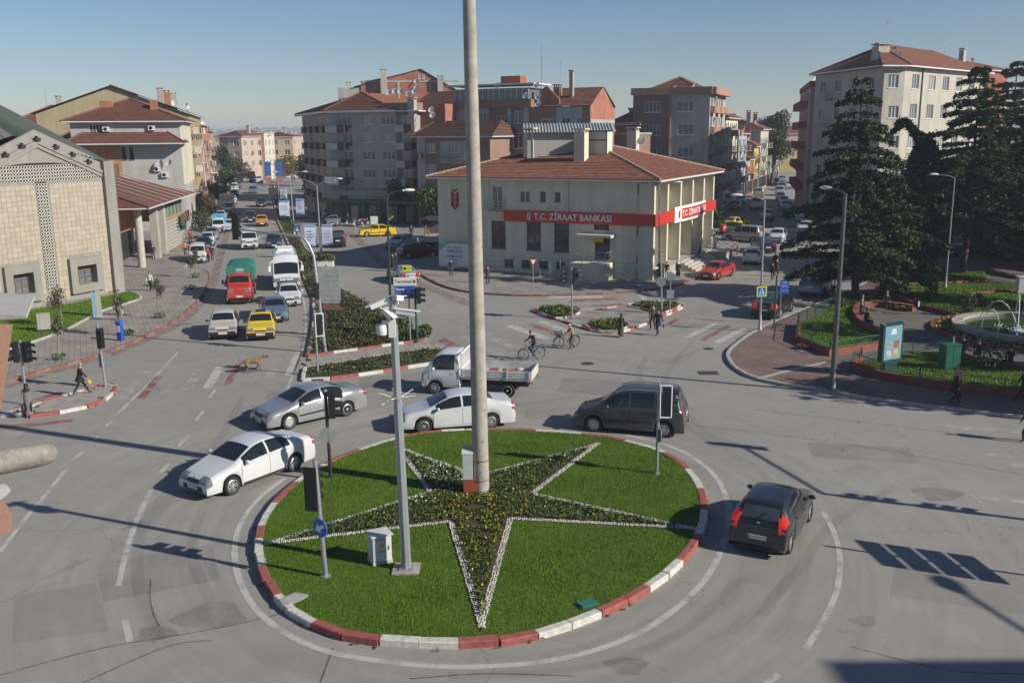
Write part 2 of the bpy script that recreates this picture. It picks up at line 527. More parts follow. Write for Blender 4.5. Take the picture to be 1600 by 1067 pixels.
def strip(poly_line,w,z=.005):
 """Painted ribbon of width w along a ground polyline."""
 m=MB();pts=[Vector(p)for p in poly_line];L_,R_=[],[]
 for i,p in enumerate(pts):
  d=(pts[min(i+1,len(pts)-1)]-pts[max(i-1,0)]).normalized()
  n=Vector((-d.y,d.x))*w/2
  L_.append(p+n);R_.append(p-n)
 for i in range(len(pts)-1):
  m.quad((*R_[i],z),(*R_[i+1],z),(*L_[i+1],z),(*L_[i],z))
 return m
def line(px,w=.13,mat=None,name='lane_line',z=.005,smooth=False):
 g=GS(px)
 if smooth:
  g=catmull(g,6,False)
 return strip(g,w,z).build(name,mat or PAINT_W,road)
def patch(px,mat,name='crosswalk_stripe',z=.005):
 return MB().sheet(GS(px),z).build(name,mat,road)
ring_px=[(366,862),(372,900),(395,945),(440,985),(510,1017),(600,1033),(690,1041),(770,1040),(850,1033),(930,1015),(1000,987),(1060,947),(1105,900),(1130,850),(1139,805),(1134,775),(1118,745),(1085,716),(1040,695),(985,681),(930,673)]
line(ring_px,.19,name='ring_line',smooth=True)
line([(366,862),(371,830),(388,798),(412,772),(445,747)],.17,name='ring_line',smooth=True)
line([(236,766),(217,805),(199,855),(185,915)],.17,smooth=True,name='lane_dash')
line([(195,968),(203,1002)],.17,name='lane_dash')
line([(1286,800),(1303,832),(1312,870),(1309,915),(1293,957),(1259,1013)],.17,smooth=True,name='lane_dash')
line([(1216,1053),(1190,1075)],.17,name='lane_dash')
line([(0,862),(38,812),(80,762),(103,733)],.15,smooth=True)
line([(0,757),(45,752),(84,746)],.12,PAINT_W2)
for a,b in[((112,719),(130,706)),((142,691),(154,680)),((164,667),(176,657)),((250,738),(265,724)),((279,697),(295,680)),((306,657),(318,642)),((327,621),(337,608))]:
 line([a,b],.14,name='lane_dash')
line([(182,648),(232,600),(278,550)],.14)
line([(218,584),(270,575),(318,567),(384,556)],.28,PAINT_W2,'stop_line',z=.009)
for poly,mt in[([(171,632),(193,631),(224,592),(206,594)],PAINT_W2),([(213,623),(226,624),(254,588),(243,587)],PAINT_R),([(247,618),(260,617),(277,597),(266,598)],PAINT_W2),([(280,612),(289,612),(309,581),(302,582)],PAINT_W2),([(290,611),(298,611),(321,577),(314,578)],PAINT_W2),([(316,607),(332,606),(351,571),(338,572)],PAINT_W),([(349,602),(361,600),(378,568),(368,569)],PAINT_R),([(381,597),(398,596),(407,579),(394,580)],PAINT_W2),([(413,592),(427,591),(441,561),(428,562)],PAINT_W2),([(444,587),(460,586),(474,548),(462,549)],PAINT_W)]:
 patch(poly,mt)
line([(445,615),(452,600),(474,540),(478,500),(470,450),(450,390),(425,320),(418,285)],.13,smooth=True)
for a,b in[((360,564),(366,545)),((398,494),(403,470)),((408,452),(409,425)),((406,408),(404,385)),((401,362),(400,350)),((398,325),(397,318)),((397,304),(396,298)),((332,490),(342,470)),((352,452),(357,438)),((358,420),(362,398)),((364,385),(367,370)),((370,350),(372,340)),((308,525),(316,512))]:
 line([a,b],.13,PAINT_W2,'lane_dash')
for poly,mt in[([(0,655),(2,645),(145,602),(160,603)],PAINT_W),([(0,620),(0,612),(42,603),(46,606)],PAINT_W2),([(10,640),(18,632),(72,609),(80,611)],PAINT_W2),([(20,640),(26,633),(92,611),(104,613)],PAINT_R),([(0,672),(0,665),(118,654),(112,659)],PAINT_R),([(0,684),(4,676),(108,665),(102,671)],PAINT_W2),([(0,704),(0,699),(70,690),(60,697)],PAINT_W2),([(20,737),(30,729),(70,720),(60,730)],PAINT_R)]:
 patch(poly,mt)
for poly,mt in[([(683,533),(695,528),(745,553),(733,558)],PAINT_R),([(716,527),(730,524),(800,556),(786,560)],PAINT_W2),([(745,521),(758,518),(806,540),(796,545)],PAINT_W2),([(790,511),(800,507),(862,528),(852,532)],PAINT_W),([(824,508),(832,505),(876,521),(868,525)],PAINT_R),([(840,503),(850,501),(890,516),(882,520)],PAINT_W)]:
 patch(poly,mt)
for a,b in[((530,388),(538,396)),((547,418),(557,426)),((568,435),(581,443)),((596,452),(608,459)),((630,464),(645,473)),((668,486),(693,496)),((720,507),(736,513)),((560,385),(566,391)),((575,398),(583,405)),((592,414),(600,420)),((540,370),(545,375)),((500,375),(504,382)),((512,398),(519,406))]:
 line([a,b],.13,PAINT_W2,'lane_dash')
line([(545,362),(600,412),(640,436),(700,462),(740,478)],1.1,PAINT_P,'red_lane',z=.003,smooth=True)
for poly,mt in[([(852,467),(860,463),(944,462),(942,466)],PAINT_W),([(888,472),(894,468),(960,465),(966,468)],PAINT_R),([(872,477),(880,474),(970,472),(972,475)],PAINT_W2),([(920,480),(930,477),(972,474),(976,477)],PAINT_R),([(905,484),(914,482),(978,479),(982,482)],PAINT_W),([(994,459),(1003,458),(1019,474),(1009,475)],PAINT_W),([(1067,527),(1078,528),(1122,506),(1113,505)],PAINT_W),([(1092,531),(1101,533),(1144,510),(1136,508)],PAINT_R),([(1112,535),(1124,537),(1169,514),(1160,512)],PAINT_W),([(1044,519),(1054,520),(1090,500),(1080,499)],PAINT_W2),([(1040,506),(1048,508),(1064,498),(1056,497)],PAINT_R)]:
 patch(poly,mt)
line([(1065,490),(1100,496),(1165,506)],.25,PAINT_W2,'stop_line')
for poly,mt in[([(1475,668),(1480,664),(1600,672),(1590,677)],PAINT_W2),([(1530,712),(1538,708),(1620,714),(1615,719)],PAINT_W2),([(1575,728),(1580,724),(1620,727),(1615,731)],PAINT_W2),([(1515,777),(1518,774),(1610,783),(1610,787)],PAINT_W)]:
 patch(poly,mt)
line([(1515,776),(1533,785)],.1,PAINT_W2)
MANHOLE=pm('cast_iron',(.06,.055,.05),.7,.3,noise=.3,scale=12)
for px,py,r in[(918,568,.36),(1107,545,.3),(460,860+400,.3)]:
 x,y=G(px,py)
 if y>8:
  MB().lathe([(0.001,.014),(r*.8,.014),(r*.82,.008),(r,.012),(r,0)],20,0,Matrix.Translation((x,y,0))).build('manhole_cover',MANHOLE,road)
x,y=G(1107,583)
m=MB()
for i in range(7):
 m.box(x-.5+i*.15,x-.42+i*.15,y-.3,y+.3,.002,.02)
m.box(x-.55,x+.55,y-.36,y-.3,.002,.022);m.box(x-.55,x+.55,y+.3,y+.36,.002,.022)
m.build('drain_grate',MANHOLE,road)
def fade(name,col,alpha,sc=2.0):
 m=paint(name,col,.3);n=m.node_tree.nodes
 n['Map Range'].inputs['To Min'].default_value=0;n['Map Range'].inputs['To Max'].default_value=alpha;n['Noise Texture'].inputs['Scale'].default_value=sc
 return m
SEAM=fade('tar_seam',(.08,.076,.07),.6,3.0);TYRE=fade('tyre_mark',(.07,.068,.066),.10,.9);MEND=fade('mended_asphalt',(.16,.156,.15),.16,.6);PALE_=fade('pale_asphalt',(.34,.325,.30),.38,.6);STAIN=fade('oil_stain',(.08,.075,.07),.2,1.6)
for px in([(0,1054),(160,1012),(300,988),(400,968),(520,935)],[(236,905),(234,930),(240,960),(249,978)],[(520,1012),(500,1066)],[(1040,660),(1300,690),(1600,742)],[(1180,640),(1420,668),(1600,688)],[(780,590),(905,560),(960,566)],[(300,760),(420,690),(560,648)],[(1330,1010),(1480,1046),(1600,1052)],[(130,1066),(260,1010),(330,1000)],[(640,1060),(760,1052),(900,1056)]):
 line(px,.05,SEAM,'tar_seam',.0025,True)
for px in([(1010,556),(1000,590),(1040,640),(1120,700)],[(1085,530),(1040,590),(1075,650),(1160,720)],[(700,500),(745,520),(730,560),(640,600)],[(250,1000),(215,900),(235,800),(320,700)],[(330,940),(300,860),(330,780),(430,700)],[(700,1055),(900,1045),(1060,990),(1160,900)],[(1190,960),(1240,880),(1235,790),(1170,720)],[(900,620),(760,640),(600,660),(480,690)],[(380,620),(340,690),(280,760),(230,830)],[(1400,760),(1300,820),(1240,900),(1140,990)]):
 line(px,.34,TYRE,'tyre_mark',.0015,True)
for px in([(880,590),(990,598),(1000,622),(870,612)],[(150,880),(330,850),(345,905),(160,940)],[(1260,690),(1420,700),(1440,725),(1270,714)],[(560,590),(660,582),(668,596),(560,606)],[(420,610),(470,604),(468,618),(414,626)]):
 patch(px,MEND,'asphalt_mend',.0012)
for px in([(1085,548),(1100,540),(1068,568),(1028,568)],[(1400,880),(1600,900),(1600,960),(1390,930)],[(20,930),(150,910),(170,985),(20,1005)],[(820,640),(900,636),(900,650),(820,655)]):
 patch(px,PALE_,'dusty_asphalt',.0010)
for px,py,r in((330,960,.9),(240,990,.5),(1465,772,.8),(1180,560,.7),(700,640,.6),(390,655,.6),(1350,970,.35),(980,1040,.5)):
 x,y=G(px,py);patch_=[(x+r*math.cos(a)*(1+.3*math.sin(a*3+px)),y+r*.8*math.sin(a))for a in np.linspace(0,6.28,15)[:-1]]
 MB().sheet(patch_,.0020).build('oil_stain',STAIN,road)
# kerbs and raised islands
def stone_mesh(w,h,c=.025):
 m=MB()
 pr=[(-w/2,-.08),(w/2,-.08),(w/2,h-c),(w/2-c,h),(-w/2+c,h),(-w/2,h-c)]
 n=len(pr);e=.49
 v=[(-e,p[0],p[1])for p in pr]+[(e,p[0],p[1])for p in pr]
 m.add(v,[(i,n+i,n+(i+1)%n,(i+1)%n)for i in range(n)]+[tuple(range(n)),tuple(n+i for i in reversed(range(n)))])
 return m
STONES={}
def kerb(parent,pts,mats,length=.9,w=.2,h=.16,closed=False,run=1,jitter=.012,name='kerb_stone'):
 """Kerb stones laid one by one along a ground line; mats cycle every `run` stones."""
 q=resample(pts,length,closed)
 n=len(q)if closed else len(q)-1
 for i in range(n):
  a,b=Vector(q[i]),Vector(q[(i+1)%len(q)])
  mt=mats[(i//run)%len(mats)]
  key=(w,h,mt.name)
  if key not in STONES:
   STONES[key]=stone_mesh(w,h).mesh('kerb_stone',mt)
  o=bpy.data.objects.new(name,STONES[key]);COL.objects.link(o);o.parent=parent
  mid=(a+b)/2
  o.location=(mid.x+rng.uniform(-jitter,jitter),mid.y+rng.uniform(-jitter,jitter),rng.uniform(-jitter,jitter*.3))
  o.rotation_euler=(rng.uniform(-jitter,jitter)*2,0,math.atan2(b.y-a.y,b.x-a.x)+rng.uniform(-jitter,jitter))
  o.scale=((b-a).length,1,1)
PAV_GREY=paver_mat('grey_pavers',(.31,.285,.26),(.255,.235,.21),(.12,.11,.10),.42,.21,.5)
PAV_LEFT=paver_mat('left_pavers',(.30,.275,.245),(.25,.23,.205),(.13,.10,.09),.62,.32,1.15)
PAV_RED=paver_mat('red_brick_pavers',(.19,.115,.095),(.235,.165,.14),(.085,.065,.06),.21,.105,.35)
COBBLE=paver_mat('cobbles',(.20,.185,.16),(.15,.14,.125),(.06,.055,.05),.16,.13,.8,.02)
PAV_PINK=paver_mat('pink_pavers',(.25,.17,.145),(.22,.16,.14),(.11,.085,.075),.3,.3,1.0)
def raised(name,poly,mat,h=.13,z0=0.0):
 o=MB().prism(poly,z0,h).build(name,mat);return tag(o,kind='structure')
lk_px=[(-80,622),(0,601),(84,576),(112,570),(165,553),(214,533),(255,514),(287,493),(306,475),(318,459),(327,440),(326,427),(312,421),(288,421),(300,396),(318,365),(338,326),(350,300),(362,276),(372,262)]
lk=GS(lk_px)
pave_left=raised('left_pavement',lk+[(-112,330),(-170,330),(-170,30),(-60,30)],PAV_LEFT)
kerb(pave_left,lk[0:14],[KERB_D,KERB_D2],1.0,.18,.145,jitter=.006)
kerb(pave_left,lk[13:],[KERB_G],2.0,.2,.145,jitter=.006)
rl=[(-80,650),(0,611),(84,584),(112,578),(165,561),(216,541),(262,520),(294,500),(320,470),(338,437),(352,397),(368,345),(377,305),(384,280)]
line([((a+c)/2+1,(b+d)/2)for(a,b),(c,d)in zip(rl[:9],lk_px[:9])]+[(327,458),(336,432),(345,397),(360,345),(370,305),(378,280)],.75,PAINT_P,'red_lane',z=.003)
ref=catmull(GS([(46,653),(80,648),(112,643),(150,634),(171,621),(182,606),(168,602),(120,616),(56,634),(38,645)]),3)
refuge=raised('refuge_island',ref,SOIL,.10)
kerb(refuge,ref,[KERB_R,KERB_W],1.25,.2,.15,True,1)
def paving(parent,poly,w,d,ang,z,mat,name='paving_slab',edge=.1,limit=290):
 """Slabs laid one by one inside a polygon."""
 c,s=math.cos(ang),math.sin(ang)
 loc=[(p[0]*c+p[1]*s,-p[0]*s+p[1]*c)for p in poly]
 x0,x1=min(p[0]for p in loc),max(p[0]for p in loc);y0,y1=min(p[1]for p in loc),max(p[1]for p in loc)
 me=MB().box(-w/2+.012,w/2-.012,-d/2+.012,d/2-.012,-.03,.025).mesh('paving_slab',mat)
 k=0;j=0;y=y0+d/2
 while y<y1:
  x=x0+w/2+(w/2 if j%2 else 0)
  while x<x1:
   cs=np.array([(x-w/2,y-d/2),(x+w/2,y-d/2),(x+w/2,y+d/2),(x-w/2,y+d/2),(x,y)])
   if inside(loc,cs[:,0],cs[:,1]).sum()>=3 and k<limit:
    o=bpy.data.objects.new(name,me);COL.objects.link(o);o.parent=parent
    o.location=(x*c-y*s,x*s+y*c,z+rng.uniform(-.006,.006));o.rotation_euler=(rng.uniform(-.008,.008),rng.uniform(-.008,.008),ang)
    k+=1
   x+=w
  y+=d;j+=1
SLAB=pm('concrete_slab',(.30,.275,.245),.88,noise=.3,scale=1.2,bump=.3,bscale=30,world_co=True)
paving(refuge,offset_poly(ref,.12),.8,.4,.25,.10,SLAB)
# central reservation
bed1=GS([(481,558),(560,548),(665,533),(655,522),(610,497),(570,474),(535,453),(510,426),(497,405),(478,390),(464,362),(455,345),(443,316),(437,298),(428,290),(426,308),(434,346),(456,394),(474,432),(490,468),(491,500),(487,530)])
median=raised('central_reservation',bed1,SOIL,.12)
kerb(median,bed1[0:3],[KERB_R,KERB_W],1.6,.2,.17,run=1)
kerb(median,bed1[2:15],[KERB_G],1.4,.2,.15)
kerb(median,bed1[14:]+bed1[:1],[KERB_R,KERB_W],.9,.2,.17,run=2)
walk=GS([(481,560),(560,550),(667,535),(713,548),(690,549),(640,553),(600,558),(540,567),(478,576)])
walkway=raised('median_walkway',walk,SOIL,.05)
paving(walkway,walk,.42,1.0,math.atan2(walk[2][1]-walk[0][1],walk[2][0]-walk[0][0]),.05,SLAB)
bed2=GS([(477,577),(540,568),(612,554),(685,546),(709,553),(692,565),(681,569),(622,578),(581,585),(498,596),(473,596)])
median2=raised('planted_median_tip',bed2,SOIL,.12)
kerb(median2,bed2[4:10]+[bed2[10]],[KERB_W,KERB_R],1.5,.2,.17)
kerb(median2,[bed2[10],bed2[0]],[KERB_W],1.0,.2,.17)
kerb(median2,bed2[0:5],[KERB_G],1.2,.12,.14)
# bank corner
bk=catmull(GS([(648,422),(657,430),(689,446.5),(728,457),(790,462),(850,463),(940,460),(1000,456),(1044,450),(1075,441),(1092,433),(1122,411),(1148,384),(1166,364)]),3,False)
pave_bank=raised('bank_pavement',bk+[(40,128),(-4,140),(-9,118)],PAV_GREY)
kerb(pave_bank,bk,[KERB_D,KERB_D2],1.2,.2,.15)
pl=GS([(624,370),(640,379),(700,392)])
plaza=raised('shop_pavement',[pl[0],pl[1],(-10.5,117.5),(-3,124),(-3,143),(-29,143)]+GS([(532,352),(560,355),(600,360)]),PAV_GREY)
kerb(plaza,[pl[1],pl[0]]+GS([(600,360),(560,355),(532,352)]),[KERB_G],1.5,.2,.15)
tri=catmull(GS([(832,487),(852,494),(880,503),(912,514),(942,521),(966,521),(992,513),(1022,502),(1050,489),(1068,480),(1060,474),(1027,472),(979,478),(945,484),(912,487),(893,480.5),(850,480)]),3)
island=raised('paved_island',tri,PAV_GREY,.09)
kerb(island,tri,[KERB_R,KERB_W],1.1,.2,.13,True)
BEDS=[catmull(GS(q,.1),3)for q in([(835,486),(843,481.5),(868,480),(893,481),(909,489),(895,495),(868,499)],[(911,508),(932,502),(965,500.5),(985,505),(982,513),(963,519),(941,519),(918,513)],[(980,480),(994,475),(1027,473),(1060,475),(1064,480),(1034,492),(1019,488.5),(997,483)])]
for q in BEDS:
 o=MB().prism(offset_poly(q,.3),.05,.16).build('planting_bed',SOIL,island)
 kerb(island,offset_poly(q,.15),[KERB_R,KERB_W],1.0,.14,.2,True)
# right corner, park
rk=catmull(GS([(1420,417),(1370,436),(1300,467),(1240,492),(1188,515),(1162,531),(1143,546),(1137,557),(1143,570),(1160,584),(1188,595),(1230,603),(1290,612),(1351,624),(1456,637),(1600,655),(1700,667)]),4,False)
pave_right=raised('brick_pavement',rk+[(90,36),(120,60),(120,160),(70,120)],PAV_RED)
kerb(pave_right,rk,[KERB_G],1.1,.24,.15)
line_=strip(GS([(1190,590),(1240,577),(1292,566)],.13),.3,.136).build('pale_paving_strip',KERB_G,pave_right)
q=offset_poly(rk[::-1]+[(120,160),(90,36)],0)
PARKP=GS([(1246,534),(1297,556),(1350,575),(1380,592),(1510,613),(1700,632),(1700,420),(1400,436),(1300,478),(1250,506)],.14)
park=raised('park_paving',PARKP,COBBLE,.145)
WALLR=pm('terracotta_render',(.22,.065,.04),.85,noise=.25,scale=3,bump=.3,bscale=20,world_co=True)
def low_wall(pts,h=.38,w=.22,name='garden_wall',label=None,closed=False):
 """Low rendered border wall along a line, coping on top."""
 n=len(pts);m=MB();P_=[Vector(p)for p in pts]
 rngi=range(n if closed else n-1)
 L_,R_=[],[]
 for i,p in enumerate(P_):
  a=P_[i-1]if(i>0 or closed)else p
  b=P_[(i+1)%n]if(i<n-1 or closed)else p
  d=(b-a).normalized();nn=Vector((-d.y,d.x))*w/2
  L_.append(p+nn);R_.append(p-nn)
 for i in rngi:
  j=(i+1)%n
  m.prism([R_[i],R_[j],L_[j],L_[i]],.1,.14+h)
 return tag(m.build(name,WALLR),label,'wall','low terracotta walls of the park')
b1=GS([(1246,534),(1296,556),(1372,545),(1380,534),(1372,522),(1350,513),(1338,500),(1338,490),(1352,482),(1372,479),(1360,466),(1345,464),(1300,482),(1248,508)],.14)
low_wall(b1[13:]+b1[0:4],label='low terracotta wall round the corner lawn beside the brick pavement')
bench_l=catmull(GS([(1376,526),(1355,516),(1340,502),(1337,490),(1350,481),(1380,480),(1428,487)],.14),4,False)
low_wall(bench_l,.45,.4,'bench_wall','curved terracotta bench wall where four seated men gather')
b2=GS([(1331,574),(1378,592),(1440,602),(1510,612),(1640,626),(1640,588),(1600,582),(1527,571),(1493,556),(1469,551),(1409,557),(1345,567)],.14)
low_wall(b2[11:]+b2[0:5],label='low terracotta wall along the pavement below the advert panel')
low_wall(b2[5:9],.35,label='low terracotta wall where men sit facing the fountain')
b3=GS([(1370,452),(1401,468),(1435,481),(1495,496),(1588,498),(1640,500),(1640,448),(1540,446),(1390,444)],.14)
low_wall(b3[0:6],.3,label='long low terracotta wall bordering the back lawn')
b4=catmull(GS([(1503,467),(1540,461),(1600,459),(1640,470),(1600,492)],.14),3,False)
low_wall(b4,.3,label='curved low terracotta wall inside the back lawn')
b5=GS([(1372,448),(1480,446),(1545,442),(1540,425),(1400,432)],.14)
low_wall(b5[0:3],.3,label='shaded terracotta wall behind the back lawn')
FC=G(1610,521,.14)
FR=4.15
def circ(r,n=48):
 return[(FC[0]+r*math.cos(2*math.pi*k/n),FC[1]+r*math.sin(2*math.pi*k/n))for k in range(n)]
low_wall(circ(5.5),.22,.25,label='round terracotta border of the flower ring about the fountain',closed=True)
for poly in(b1,b2,b3,b5):
 o=MB().prism(offset_poly(poly,.1),.1,.3).build('lawn_soil',TURF,park)
MB().prism(circ(5.4),.1,.26).build('flower_soil',SOIL,park)
# left lawn
lawn_px=[(-40,560),(14,547),(70,529),(110,513),(134,500),(149,491),(166,484),(214,470),(221,465),(216,460),(202,456),(188,459),(120,474),(0,493),(-60,502)]
lawnL=GS(lawn_px,.13)
o=raised('left_lawn_bed',lawnL,TURF,.2)
kerb(o,lawnL[0:11],[KERB_G],1.2,.2,.24)
# roundabout
roundabout=MB().prism(offset_poly(ISL,.1),0,.17).build('roundabout_island',TURF);tag(roundabout,kind='structure')
kerb(roundabout,offset_poly(ISL,.12),[KERB_W,KERB_R],.98,.26,.2,True,2,jitter=.022)
ZI=.18
STAR=GS([(617,697),(668,768),(405,852),(700,817),(752,986),(801,812),(1096,827),(836,771),(939,691),(748,742)],ZI)
MB().prism(GS([(437,937),(462,926),(482,930),(470,938),(452,945),(440,945)],ZI),.1,ZI+.03).build('concrete_patch',KERB_G,roundabout)
STAR=[STAR[i]for i in(0,9,8,7,6,5,4,3,2,1)]
MB().prism(STAR,.1,ZI+.02).build('flower_bed_soil',SOIL,roundabout)
# grass, flowers, stones
GRASS=[pm('grass_'+str(i),c,.6,noise=.3,scale=.55,world_co=True,spec=.2,col2=(.155,.23,.012)if i==1 else None)for i,c in enumerate([(.082,.182,.006),(.115,.225,.009),(.058,.138,.005)])]
def grass(name,poly,z,dens,h,w,holes=(),label=None,parent=None):
 xs=[p[0]for p in poly];ys=[p[1]for p in poly]
 x0,x1,y0,y1=min(xs),max(xs),min(ys),max(ys)
 n=int((x1-x0)*(y1-y0)*dens)
 px,py=nrs.uniform(x0,x1,n),nrs.uniform(y0,y1,n)
 k=inside(poly,px,py)
 for hp in holes:
  k&=~inside(hp,px,py)
 px,py=px[k],py[k];n=len(px)
 th=nrs.uniform(0,2*np.pi,n);hh=h*nrs.uniform(.5,1.25,n);ww=w*nrs.uniform(.6,1.2,n)
 patchy=.75+.5*(np.sin(px*1.7+np.sin(py*2.3))*.5+.5)*(np.sin(py*1.1-px*.6)*.5+.5)
 hh*=patchy
 lx,ly=nrs.normal(0,.45,n)*hh,nrs.normal(0,.45,n)*hh
 V=np.empty((n,3,3),np.float32)
 V[:,0]=np.stack([px-np.cos(th)*ww/2,py-np.sin(th)*ww/2,np.full(n,z)],1)
 V[:,1]=np.stack([px+np.cos(th)*ww/2,py+np.sin(th)*ww/2,np.full(n,z)],1)
 V[:,2]=np.stack([px+lx,py+ly,z+hh],1)
 F=np.arange(n*3).reshape(n,3)
 me=bulk(name,V.reshape(-1,3),F,GRASS,nrs.choice(3,n,p=[.42,.36,.22]))
 return tag(put(name,me,parent),kind='stuff')
grass('roundabout_grass',offset_poly(ISL,.22),.17,1250,.05,.019,[STAR])
grass('left_lawn_grass',offset_poly(lawnL,.2),.2,170,.10,.05)
grass('corner_lawn_grass',offset_poly(b1,.2),.3,240,.09,.045)
grass('front_lawn_grass',offset_poly(b2,.2),.3,240,.09,.045)
grass('back_lawn_grass',offset_poly(b3,.2),.3,150,.11,.055)
grass('rear_lawn_grass',offset_poly(b5,.2),.3,120,.11,.06)
grass('median_grass',offset_poly(bed1,.3),.12,60,.12,.05)
grass('median_tip_grass',offset_poly(bed2,.3),.12,120,.10,.04)
LEAF_D=pm('flower_leaf',(.036,.066,.015),.6,noise=.4,scale=3,world_co=True,spec=.25)
LEAF_L=pm('flower_leaf_light',(.11,.15,.022),.6,noise=.4,scale=3,world_co=True,spec=.25)
PETAL_Y=pm('yellow_petal',(.62,.38,.015),.6,noise=.2,scale=9)
PETAL_W=pm('white_petal',(.62,.62,.56),.6,noise=.1)
PETAL_R=pm('red_petal',(.42,.05,.05),.6,noise=.2)
LEAF_R=pm('reddish_leaf',(.12,.05,.022),.65,noise=.4,scale=3,world_co=True)
LEAF_O=pm('olive_leaf',(.055,.07,.025),.65,noise=.4,scale=3,world_co=True)
def plants(name,pts,z,r,h,nleaf,mats,wts,lsize,blossom=None,parent=None,root=None):
 """Low leafy plants: leaf quads round each point; blossom(i) -> list of (material index, count)."""
 P_=np.array([(p[0],p[1])for p in pts]);n=len(P_)
 zz=np.full(n,z)if np.isscalar(z)else np.asarray(z)
 rep=np.repeat(np.arange(n),nleaf);m=len(rep)
 a=nrs.uniform(0,2*np.pi,m);rr=r*np.sqrt(nrs.uniform(0,1,m));hz=h*nrs.uniform(.15,1,m)
 c=np.stack([P_[rep,0]+np.cos(a)*rr,P_[rep,1]+np.sin(a)*rr,zz[rep]+hz],1)
 mi=nrs.choice(len(wts),m,p=np.array(wts)/sum(wts))
 if blossom is not None:
  ex,em=[],[]
  for i in range(n):
   for mm,cnt in blossom(i):
    for _ in range(cnt):
     aa,q_=nrs.uniform(0,6.28),r*.8*nrs.uniform(0,1)
     ex.append((P_[i,0]+math.cos(aa)*q_,P_[i,1]+math.sin(aa)*q_,zz[i]+h*nrs.uniform(.9,1.2)));em.append(mm)
  if ex:
   c=np.concatenate([c,np.array(ex)]);mi=np.concatenate([mi,np.array(em)])
 return put(name,leaf_mesh(name,c,lsize*np.where((mi>=2)&(blossom is not None),.85,1.0)*nrs.uniform(.6,1.3,len(c)),mats,mi),parent)
def leaf_mesh(name,c,size,mats,mi,flat=.0,stretch=1.4):
 """One quad leaf at each centre, turned at random (flat > 0 lays them level)."""
 m=len(c)
 d=nrs.normal(0,1,(m,3));d[:,2]*=(1-flat);d/=np.linalg.norm(d,axis=1)[:,None]+1e-9
 e=nrs.normal(0,1,(m,3));e[:,2]*=(1-flat);e-=d*(e*d).sum(1)[:,None];e/=np.linalg.norm(e,axis=1)[:,None]+1e-9
 s=size*nrs.uniform(.6,1.3,m)if np.isscalar(size)else size
 d*=(s*stretch/2)[:,None];e*=(s/2)[:,None]
 V=np.stack([c-d,c+e*.9,c+d,c-e*.9],1).reshape(-1,3)
 return bulk(name,V,np.arange(m*4).reshape(m,4),mats,mi)
pts=[]
sx=[p[0]for p in STAR];sy=[p[1]for p in STAR]
star_in=offset_poly(STAR,.24)
gx,gy=np.meshgrid(np.arange(min(sx),max(sx),.14),np.arange(min(sy),max(sy),.14))
gx=gx.ravel()+nrs.normal(0,.025,gx.size);gy=gy.ravel()+nrs.normal(0,.025,gy.size)
kk=inside(star_in,gx,gy)
bare=(np.hypot(gx-G(745,800)[0],gy-G(745,800)[1])<.28)|(np.hypot(gx-G(740,830)[0],gy-G(740,830)[1])<.22)|(np.hypot(gx-G(765,845)[0],gy-G(765,845)[1])<.18)
kk&=~bare
pts=list(zip(gx[kk],gy[kk]))
CX_,CY_=G(752,800,ZI)
def star_blossom(i):
 x,y=pts[i];dx,dy=x-CX_,y-CY_
 u=rng.random()
 if(abs(dx)<1.6 and dy<1.5)and u<.38:
  return[(2,rng.choice((1,1,2)))]
 if dx<-.5 and dy>.6 and u<.5:
  return[(3,2)]
 if u<.10:
  return[(2 if rng.random()<.5 else 3,1)]
 return[]
tag(plants('star_bed_flowers',pts,ZI,.075,.13,12,[LEAF_D,LEAF_L,PETAL_Y,PETAL_W],(.5,.5,0,0),.055,star_blossom),kind='stuff')
PEBBLE=island_tone(pm('white_pebble',(.60,.57,.52),.8,noise=.25,scale=2,world_co=True),.55,1.08)
oc=np.array([(1,0,0),(0,1,0),(-1,0,0),(0,-1,0),(0,0,1),(0,0,-1)],float);of=np.array([(0,1,4),(1,2,4),(2,3,4),(3,0,4),(1,0,5),(2,1,5),(3,2,5),(0,3,5)])
def pebbles(name,segs,width,step,size,z,parent):
 C=[]
 for a,b in segs:
  a,b=np.array(a[:2]),np.array(b[:2]);d=b-a;Ln=np.linalg.norm(d);d=d/Ln;nn=np.array((-d[1],d[0]))
  for t in np.arange(0,Ln,step):
   for o_ in np.arange(-width/2,width/2+.001,step):
    q=a+d*(t+nrs.uniform(-.3,.3)*step)+nn*(o_+nrs.uniform(-.3,.3)*step)
    C.append((q[0],q[1],z))
 C=np.array(C);n=len(C)
 s=size*nrs.uniform(.6,1.25,(n,1,3));s[:,:,2]*=.7
 th=nrs.uniform(0,6.28,n);ca,sa=np.cos(th)[:,None],np.sin(th)[:,None]
 B=np.repeat(oc[None],n,0)*s
 X=B[:,:,0]*ca-B[:,:,1]*sa;Y=B[:,:,0]*sa+B[:,:,1]*ca
 V=np.stack([X,Y,B[:,:,2]],2)+C[:,None,:]
 F=(of[None]+(np.arange(n)*6)[:,None,None]).reshape(-1,3)
 o=put(name,bulk(name,V.reshape(-1,3),F,PEBBLE,smooth=False),parent)
 return tag(o,kind='stuff')
st_in=offset_poly(STAR,.06)
pebbles('white_pebble_edging',[(st_in[i],st_in[(i+1)%10])for i in range(10)],.19,.064,.038,ZI+.02,roundabout)
def fill(poly,n):
 xs=[p[0]for p in poly];ys=[p[1]for p in poly];out=[]
 while len(out)<n:
  a,b=nrs.uniform(min(xs),max(xs),n),nrs.uniform(min(ys),max(ys),n)
  k=inside(poly,a,b)
  out+=list(zip(a[k],b[k]))
 return out[:n]
q=GS([(490,552),(660,528),(612,500),(575,480),(540,462),(505,470),(497,500)],.15)
pp=fill(q,420)
